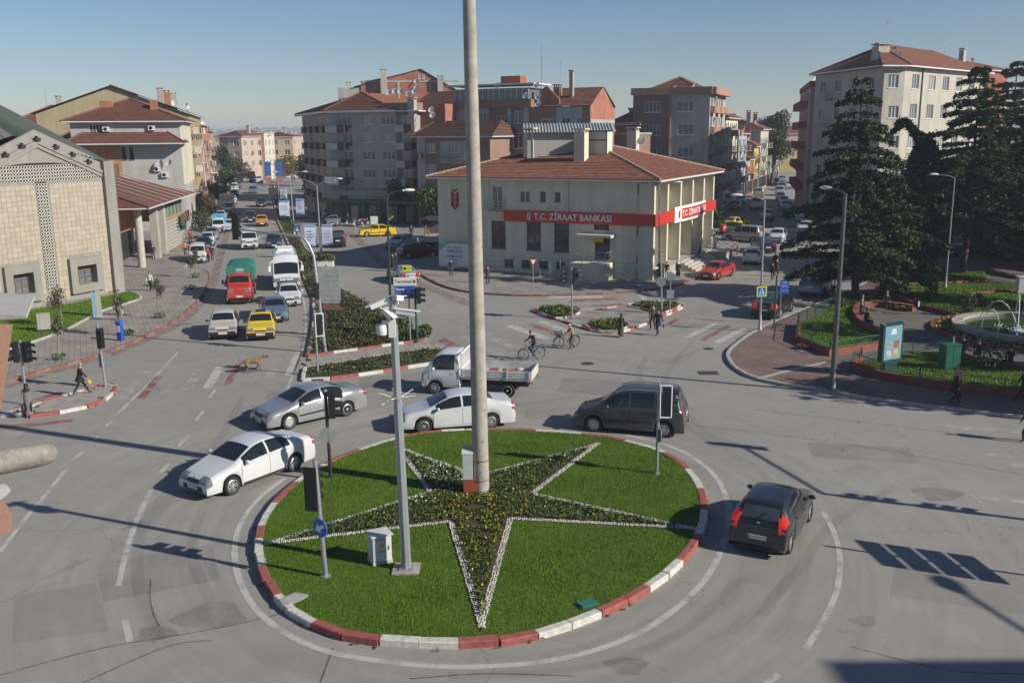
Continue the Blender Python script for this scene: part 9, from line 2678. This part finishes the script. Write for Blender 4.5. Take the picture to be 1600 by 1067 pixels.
# people and animals
SKIN=pm('skin',(.38,.22,.15),.6,noise=.08,scale=10)
HAIRD=pm('dark_hair',(.02,.016,.014),.6,noise=.2,scale=20);HAIRG=pm('grey_hair',(.26,.25,.24),.7,noise=.2,scale=20)
def cloth(name,c):return pm('cloth_'+name,c,.9,noise=.2,scale=5,bump=.2,bscale=30)
CL={'black':cloth('black',(.014,.014,.016)),'navy':cloth('navy',(.018,.024,.045)),'grey':cloth('grey',(.12,.12,.125)),'coatgrey':cloth('coat_grey',(.16,.155,.155)),'brown':cloth('brown',(.07,.05,.035)),'olive':cloth('olive',(.06,.058,.04)),'white':cloth('white',(.55,.54,.52)),'red':cloth('red',(.36,.03,.035)),'orange':cloth('orange',(.40,.19,.09)),'jeans':cloth('jeans',(.04,.065,.11)),'beige':cloth('beige',(.30,.26,.2)),'pink':cloth('pink',(.48,.17,.27)),'lightblue':cloth('light_blue',(.25,.32,.42)),'yellow':cloth('yellow',(.5,.36,.04)),'vest':cloth('hi_vis_orange',(.6,.16,.02))}
SHOE=pm('shoe',(.02,.018,.017),.5,noise=.1)
def ik(a,b,l1,l2,hint):
 a,b,hint=Vector(a),Vector(b),Vector(hint);d=b-a;L=min(d.length,(l1+l2)*.999)
 d.normalize();b=a+d*L
 x=(l1*l1-l2*l2+L*L)/(2*L);h=math.sqrt(max(0,l1*l1-x*x))
 n=hint-d*hint.dot(d);n.normalize()
 return a+d*x+n*h,b
def person(label,at,facing,h,top='black',legs='navy',hair='dark',pose='walk',z=.0,stride=.30,lean=.05,arms=None,coat=None,coat_len=.5,bag=None,group=None,fat=1.0,world=None,female=False,turn=0.0,scarf=None):
 """Figure of height h; local +X is forward, +Y its left. One continuous skinned body, hair and clothes as children."""
 x,y=world if world is not None else G(*at,z)
 o=thing('person',label,'person',(x,y,z),facing,group)
 s=h/1.75
 sit,ride=pose=='sit',pose=='ride'
 pz=.93 if not(sit or ride)else(.55 if sit else.98)
 lean=lean if not ride else.38
 P=Vector((0,0,pz-(.03 if pose=='walk' else 0)))
 up=Vector((math.sin(lean),0,math.cos(lean)))
 S1,S2,NK=P+up*.20,P+up*.42,P+up*.56
 HD1,HD2=NK+up*.075+Vector((.015,0,0)),NK+up*.175+Vector((.02,0,0))
 V,E,Rr,tagm=[],[],[],[]
 def add(p,r,par,mat):
  V.append(Vector(p));Rr.append(r);tagm.append(mat)
  if par is not None:E.append((par,len(V)-1))
  return len(V)-1
 f=fat
 ip=add(P,(.145*f,.115*f),None,1);i1=add(S1,(.135*f,.105*f),ip,0);i2=add(S2,(.155*f,.105*f),i1,0);ink=add(NK,(.056,.056),i2,3)
 ih1=add(HD1,(.078,.088),ink,3);add(HD2,(.072,.085),ih1,3)
 segs=[]
 if pose=='walk':feet=[(stride,.09,.08),(-stride,-.09,.10)]
 elif pose=='stand':feet=[(.03,.10,.08),(-.02,-.10,.08)]
 elif sit:feet=[(.46,.11,.08),(.42,-.12,.08)]
 else:feet=[(.10,.10,.26),(.0,-.10,.46)]
 hands_w=[]
 for sd,ft in((1,feet[0]),(-1,feet[1])):
  hp=P+Vector((0,.09*sd,-.05));kn,an=ik(hp,ft,.44,.42,(1,.1*sd,0))
  a=add(hp,(.098*f,.098*f),ip,1);k=add(kn,(.062*f,.064*f),a,1);q=add(an,(.045,.045),k,1);add(an+Vector((.15,0,-.045 if an.z<.2 else-.03)),(.042,.036),q,2)
 if arms is None:
  sw=stride if pose=='walk' else.06
  arms=[(-sw*.7,.27,.80),(sw*.9,-.27,.84)]if not sit else[(.34,.12,.68),(.30,-.14,.68)]
  if ride:arms=[(.52,.25,1.10),(.52,-.25,1.10)]
  if sit or ride:pass
 for sd,hd in((1,arms[0]),(-1,arms[1])):
  sh=S2+Vector((0,.19*sd*(1 if not female else.92),.06));el,wr=ik(sh,hd,.29,.26,(-.6,.5*sd,-.6))
  a=add(sh,(.068*f,.068*f),i2,0);k=add(el,(.050*f,.050*f),a,0);q=add(wr,(.034,.036),k,0)
  dr=(wr-el).normalized();add(wr+dr*.08,(.040,.022),q,3);hands_w.append((wr,dr,sd))
 me=bpy.data.meshes.new('tmp');me.from_pydata([tuple(v)for v in V],E,[])
 t=bpy.data.objects.new('tmp',me)
 md=t.modifiers.new('s','SKIN');md.use_smooth_shade=True
 for i,sv in enumerate(me.skin_vertices[0].data):sv.radius=Rr[i];sv.use_root=(i==0)
 t.modifiers.new('u','SUBSURF').levels=1;t.modifiers['u'].render_levels=1
 bm_=evaluated_mesh(t)
 mb=MB();mb.v=[tuple(v.co)for v in bm_.vertices]
 A=np.array([V[a]for a,b in E]);Bq=np.array([V[b]for a,b in E]);mt=[tagm[b]for a,b in E];D=Bq-A;DD=(D*D).sum(1)
 co=np.array(mb.v)
 for pgn in bm_.polygons:
  c=np.array(pgn.center);tt=np.clip(((c-A)*D).sum(1)/DD,0,1);dist=((A+D*tt[:,None]-c)**2).sum(1)
  mb.f.append(tuple(pgn.vertices));mb.m.append(mt[int(dist.argmin())])
 bpy.data.meshes.remove(bm_)
 for wr,dr,sd in hands_w:
  side=dr.cross(Vector((0,sd,.2))).normalized();nrm=dr.cross(side).normalized();p0=wr+dr*.10
  for k,ln in enumerate((.065,.075,.07,.055)):
   b=p0+side*(-.027+.018*k);mid=b+dr*ln*.55-nrm*sd*.006;mb.tube([b-dr*.03,mid,mid+dr*ln*.4-nrm*sd*.02],[.010,.009,.006],5,3)
  b=wr+dr*.05+side*-.03;mb.tube([b,b+side*-.03+dr*.02,b+side*-.035+dr*.055],[.012,.010,.007],5,3)
 c=HD2-up*.055
 fw=Vector((math.cos(turn),math.sin(turn),0))
 mb.tube([c+fw*.085+up*.02,c+fw*.112-up*.012,c+fw*.085-up*.02],[.008,.016,.006],5,3)
 for sd in(1,-1):
  e=c+Vector((-fw.y,fw.x,0))*.078*sd;mb.ball(tuple(e),(.022,.012,.032),6,4,3)
 b=mb.build('body',[CL[top],CL[legs],SHOE,SKIN],o,60)
 m=MB()
 for sd in(1,-1):
  e=c+fw*.087+Vector((-fw.y,fw.x,0))*.03*sd+up*.018;m.ball(tuple(e),.010,6,4)
 m.build('eyes',INK,b);
 m=MB().ball(tuple(c+fw*.088-up*.045),(.012,.026,.006),6,4);m.build('mouth',pm('lips',(.25,.09,.07),.6),b)
 if scarf:
  m=MB();hc=HD2-up*.03
  m.ball(tuple(hc-fw*.022+up*.012),(.105,.108,.122),12,8)
  pr=[(NK.x,.19,NK.z-.10),(NK.x-.02,.13,NK.z+.02),(NK.x-.01,.10,NK.z+.09)]
  m.lathe([(.20,-.12),(.15,-.03),(.10,.05),(.085,.10)],12,0,Matrix.Translation(NK))
  sc_o=m.build('headscarf',CL[scarf]if scarf in CL else scarf,o,60)
  if scarf=='pink':
   m=MB()
   for k in range(10):m.ball((NK.x+.16*math.cos(k*2.4),.17*math.sin(k*2.4),NK.z-.06+.02*(k%3)),(.035,.035,.03),6,4)
   m.build('scarf_pattern',CL['white'],sc_o,60)
 else:
  m=MB();hc=HD2-up*.015-fw*.012
  for j in range(6):
   pass
  m.ball(tuple(hc+up*.022),(.092,.088,.088),12,8)
  hm={'dark':HAIRD,'grey':HAIRG,'cap':CL['black'],'whitecap':CL['white'],'browncap':CL['brown']}[hair]
  m.v=[(v[0],v[1],max(v[2],hc.z+.008-(.05 if(v[0]-hc.x)*fw.x+(v[1]-hc.y)*fw.y<0 else 0)))for v in m.v]
  if 'cap' in hair:m.ball(tuple(hc+fw*.10+up*.02),(.06,.06,.012),8,4)
  m.build('cap' if 'cap' in hair else 'hair',hm,o,60)
 if coat:
  n=14;m=MB();hem=pz-coat_len
  lv=[(S2+Vector((0,0,.07)),.12,.20),(S2,.125*f,.205*f),(S1,.13*f,.175*f),(P+Vector((0,0,.02)),.145*f,.185*f),(P-Vector((0,0,coat_len*.55)),.17*f+stride*.15*(pose=='walk'),.195*f),(P-Vector((0,0,coat_len)),.19*f+stride*.2*(pose=='walk'),.205*f)]
  for c_,rx,ry in lv:
   for k in range(n):
    a=2*math.pi*k/n;w_=1+(.05*math.sin(k*3.1)if c_.z<pz else 0)
    m.v.append((c_.x+rx*math.cos(a)*w_,c_.y+ry*math.sin(a)*w_,c_.z))
  for j in range(len(lv)-1):
   for k in range(n):m.f.append((j*n+k,(j+1)*n+k,(j+1)*n+(k+1)%n,j*n+(k+1)%n));m.m.append(0)
  m.build('coat',CL[coat],o,60)
 o.scale=(s,s,s)
 if bag:
  w,dr,sd=hands_w[bag[1]];q=w+dr*.12
  mt,sz=CL[bag[0]],bag[2]
  m=MB().ball((q.x,q.y,q.z-sz*.75),(sz*.55,sz*.25,sz*.6),10,6);m.tube([(q.x-sz*.3,q.y,q.z-sz*.4),(q.x,q.y,q.z+.01),(q.x+sz*.3,q.y,q.z-sz*.4)],.012,5)
  bo=thing('carried_bag',bag[3],'bag',(0,0,0));m.build('pouch',mt,bo,60)
  bo.matrix_world=Matrix.Translation((x,y,z))@Matrix.Rotation(facing,4,'Z')@Matrix.Scale(s,4)
 return o
def hh(px,yf,yt,k=1.0):return HT(px,yf,yt)*k
def toward(a,b):
 p,q=G(*a),G(*b);return math.atan2(q[1]-p[1],q[0]-p[0])
person('man in black suit striding across the refuge island with a yellow bag',(127,616),toward((110,616),(150,612)),1.60,'black','navy','grey',stride=.40,lean=.12,z=.125,arms=[(-.15,.24,.85),(.38,-.22,.92)],coat='black',coat_len=.16,bag=('yellow',1,.22,'yellow carrier bag swinging from the hand of the suited man'))
person('woman in long grey coat and black headscarf at the kerb',(46,651),R(-60),1.56,'coatgrey','black',pose='stand',arms=[(.12,.05,1.45),(.12,-.27,.80)],coat='coatgrey',coat_len=.78,scarf='black',female=True,bag=('black',1,.26,'black handbag hanging beside the woman in grey'))
person('man in white waistcoat seen from behind on the left pavement',(235,455),R(80),1.62,'white','navy',stride=.12,z=.13)
person('elderly man in brown jacket carrying a pale bag past the totem',(185,501),toward((180,505),(200,495)),1.66,'brown','grey','whitecap',stride=.16,lean=.14,z=.13,fat=1.1,bag=('lightblue',1,.26,'pale green bag held by the elderly man on the left pavement'))
person('person in red jacket walking beside the parked white van',(326,410),R(85),1.50,'red','navy',stride=.14,group=None);person('man in dark jacket and jeans beside the red jacket',(332,408),R(95),1.62,'navy','jeans',stride=.12)
person('road sweeper in orange vest by the arcade column',(290,400),R(-60),1.55,'vest','navy','cap',pose='stand',z=.13)
person('dark dressed man under the arcade roof',(240,406),R(-70),1.6,'black','black',pose='stand',z=.13)
person('woman in red top under the street tree by the arcade',(298,381),R(-80),1.6,'red','black',pose='stand',z=.13)
c,rz_=BIKE1.location,BIKE1.rotation_euler[2]
rd=person('cyclist in dark jumper and jeans riding the blue bicycle',None,rz_,1.68,'black','jeans',pose='ride',world=(c.x-.2*math.cos(rz_),c.y-.2*math.sin(rz_)))
person('man in orange shirt and white cap pushing the basket bicycle',(895,545),toward((900,545),(870,547)),1.55,'orange','brown','whitecap',stride=.18,lean=.30,arms=[(.52,.18,1.0),(.55,-.05,1.0)])
person('woman in long dark green coat and headscarf crossing alone',(970,527),toward((975,528),(990,524)),1.52,'olive','black',pose='walk',stride=.22,coat='olive',coat_len=.72,scarf='brown',female=True)
person('man in brown jacket walking at the back of the crossing pair',(1020,516),R(100),1.75,'brown','olive',stride=.16)
person('man in navy coat leading the crossing pair with a black bag',(1028,524),toward((1028,524),(1010,530)),1.70,'navy','navy',stride=.28,coat='navy',coat_len=.25,bag=('black',0,.2,'black bag carried by the man in navy'))
person('dark haired man walking past the white hoarding',(705,432),R(-85),1.60,'navy','jeans',stride=.14,z=.13)
person('person in dark coat standing by the thin sign before the bank',(762,443),R(-80),1.55,'brown','black',pose='stand',z=.13,coat='brown',coat_len=.3)
person('dark couple member on the left at the shaded kerb',(614,424),R(120),1.7,'black','black',pose='stand',coat='black',coat_len=.4);person('person with pushchair bag at the shaded kerb',(619,421),R(100),1.65,'black','grey',pose='stand',coat='black',coat_len=.55)
person('man waiting alone beside the bus shelter',(643,374),R(-90),1.70,'black','jeans',pose='stand',z=.13)
person('man standing at the corner shop front',(544,352),R(-90),1.65,'black','navy',pose='stand',z=.13);person('dark figure by the advert board at the shops',(581,348),R(-90),1.6,'grey','black',pose='stand',z=.13)
person('distant pedestrian on the right carriageway of the left street',(456,284),R(90),1.7,'black','black',pose='stand');person('second distant pedestrian beside the first',(460,284),R(90),1.65,'navy','black',pose='stand')
p=bank.P(1,bank.e[1][2]*.60,FIN+.85,0)
person('man climbing the bank steps',None,bank.ang(1)+R(100),1.58,'olive','black','dark',pose='walk',stride=.18,z=.70,world=(p[0]+bank.ox,p[1]+bank.oy))
person('woman in white headscarf and black coat leaving the bank',(1059,434),R(-80),1.58,'black','black',pose='walk',stride=.10,z=.13,coat='black',coat_len=.7,scarf='white',female=True)
person('person half hidden behind the sign backs at the bank corner',(1041,438),R(-90),1.6,'brown','beige',pose='stand',z=.13)
BGp='people standing by the bank railing'
person('man in brown jacket at the bank railing',(1119,390),R(200),1.65,'brown','black',pose='stand',z=.13,group=BGp);person('man in black at the bank railing',(1115,386),R(-20),1.7,'black','black',pose='stand',z=.13,group=BGp);person('person in pale top behind the men at the bank railing',(1112,381),R(-60),1.65,'beige','navy',pose='stand',z=.13,group=BGp)
RGp='people walking in the right road'
person('man in black at the left of the three in the road',(1206,438),R(60),1.55,'black','black',stride=.12,group=RGp);person('man in dark coat in the middle of the three in the road',(1213,432),R(80),1.65,'navy','black',stride=.14,coat='navy',coat_len=.4,group=RGp);person('man farthest of the three in the road',(1211,421),R(90),1.6,'black','black',stride=.1,group=RGp)
person('pair member on the left beside the silver saloon uphill',(1197,357),R(90),1.65,'black','black',pose='stand',group=RGp);person('pair member on the right beside the silver saloon uphill',(1204,356),R(90),1.65,'navy','black',pose='stand',group=RGp)
person('man standing in cedar shade beside the estate van',(1302,474),R(-100),1.62,'black','black',pose='stand',z=.14)
person('man in red walking in the shade behind the bent cypress',(1532,364),R(180),1.65,'red','black',stride=.15,z=.13)
SGp='men sitting on the park walls'
bw=[(1352,513,10,'black','navy','man in black seated at the front of the curved bench'),(1344,500,0,'olive','grey','man in grey brown seated at the bend of the curved bench'),(1345,491,-25,'grey','grey','man in light grey seated at the back of the curved bench'),(1384,484,-95,'navy','black','man in navy seated alone on the right of the curved bench')]
for px,py,a,tp,lg,lb in bw:person(lb,(px,py),R(a),1.68,tp,lg,rng.choice(('grey','dark','browncap')),pose='sit',z=.14+.06,group=SGp)
for px,py,a,tp,lg,hr,lb in((1503,560,80,'brown','brown','grey','white haired man in brown seated facing the fountain'),(1527,567,75,'navy','grey','grey','grey haired man in navy seated facing the fountain'),(1577,579,100,'black','black','cap','man in black cap seated by the leafy bush')):person(lb,(px,py),R(a),1.70,tp,lg,hr,pose='sit',z=.14,group=SGp)
person('dark figure standing at the right edge by the fountain',(1596,503),R(-90),1.7,'black','navy',pose='stand',z=.14)
person('woman in pink patterned headscarf walking with a black bag',(1489,630),toward((1489,630),(1530,634)),1.68,'black','black',stride=.18,lean=.16,z=.13,coat='black',coat_len=.3,scarf='pink',female=True,bag=('black',1,.3,'large black bag carried by the woman in pink'))
person('man in dark clothes stepping out of the right edge',(1596,628),toward((1580,628),(1600,630)),1.66,'black','black',stride=.38,z=.13)
person('man in navy crossing at the extreme right edge',(1604,690),R(180),1.62,'navy','navy',stride=.2)
B=Vector((*G(28,652),0));o=thing('grey_sack','grey plastic sack lying at the kerb beside the woman in grey','sack',B);MB().ball((0,0,.15),(.22,.18,.17),10,6).build('sack_body',pm('sack_plastic',(.16,.17,.18),.4,noise=.2),o,60);MB().tube([(0,0,.3),(.03,0,.38)],[.04,.02],6).build('knot',pm('sack_plastic',(.16,.17,.18)),o)
def dog():
 B=G(396,582);o=thing('dog','tan street dog with dark muzzle trotting over the crosswalk','dog',(*B,0),toward((380,583),(412,581)))
 V,E,Rr,tg=[],[],[],[]
 def add(p,r,par,m=0):
  V.append(Vector(p));Rr.append(r if isinstance(r,tuple)else(r,r));tg.append(m)
  if par is not None:E.append((par,len(V)-1))
  return len(V)-1
 mid=add((0,0,.56),(.125,.13),None);ch=add((.26,0,.55),(.14,.155),mid);rp=add((-.30,0,.58),(.115,.12),mid)
 nk=add((.42,0,.68),(.085,.09),ch);hd=add((.55,0,.76),(.085,.085),nk);sn=add((.67,0,.735),(.048,.045),hd,1);add((.74,0,.725),(.036,.034),sn,1)
 t1=add((-.42,0,.58),.04,rp);t2=add((-.54,0,.46),.04,t1);add((-.62,0,.36),.025,t2)
 for sd,dx in((1,.12),(-1,-.10)):
  a=add((.27,.08*sd,.44),.07,ch);e=add((.24+dx*.3,.085*sd,.30),.045,a);k=add((.27+dx,.085*sd,.14),.032,e);add((.27+dx*1.25,.085*sd,.03),.03,k);add((.32+dx*1.25,.085*sd,.022),.028,len(V)-1)
  a=add((-.31,.08*sd,.46),.085,rp);e=add((-.24-dx*.4,.09*sd,.32),.055,a);k=add((-.40-dx,.085*sd,.20),.034,e);add((-.36-dx,.085*sd,.03),.028,k);add((-.31-dx,.085*sd,.022),.028,len(V)-1)
 me=bpy.data.meshes.new('tmp');me.from_pydata([tuple(v)for v in V],E,[]);t=bpy.data.objects.new('tmp',me)
 t.modifiers.new('s','SKIN').use_smooth_shade=True
 for i,sv in enumerate(me.skin_vertices[0].data):sv.radius=Rr[i];sv.use_root=(i==0)
 t.modifiers.new('u','SUBSURF').levels=1;t.modifiers['u'].render_levels=1
 bm_=evaluated_mesh(t)
 bm_.materials.append(pm('tan_fur',(.22,.14,.07),.9,noise=.5,scale=5,bump=.4,bscale=60));bm_.materials.append(pm('dark_muzzle',(.025,.02,.018),.8,noise=.1))
 for pg in bm_.polygons:pg.material_index=1 if pg.center.x>.64 and pg.center.z>.6 else 0
 bm_.name='body';b=put('body',bm_,o)
 for sd in(1,-1):
  MB().add([(.52,.045*sd,.82),(.56,.085*sd,.80),(.50,.105*sd,.72),(.50,.06*sd,.80)],[(0,1,2),(0,2,3),(0,3,1),(1,3,2)]).build('ear',pm('dark_ear',(.12,.07,.035),.9),o)
 m=MB()
 for sd in(1,-1):m.ball((.61,.05*sd,.785),.012,6,4)
 m.build('eyes',INK,b)
 o.scale=(1.12,)*3
dog()
bpy.data.scenes.remove(TS)
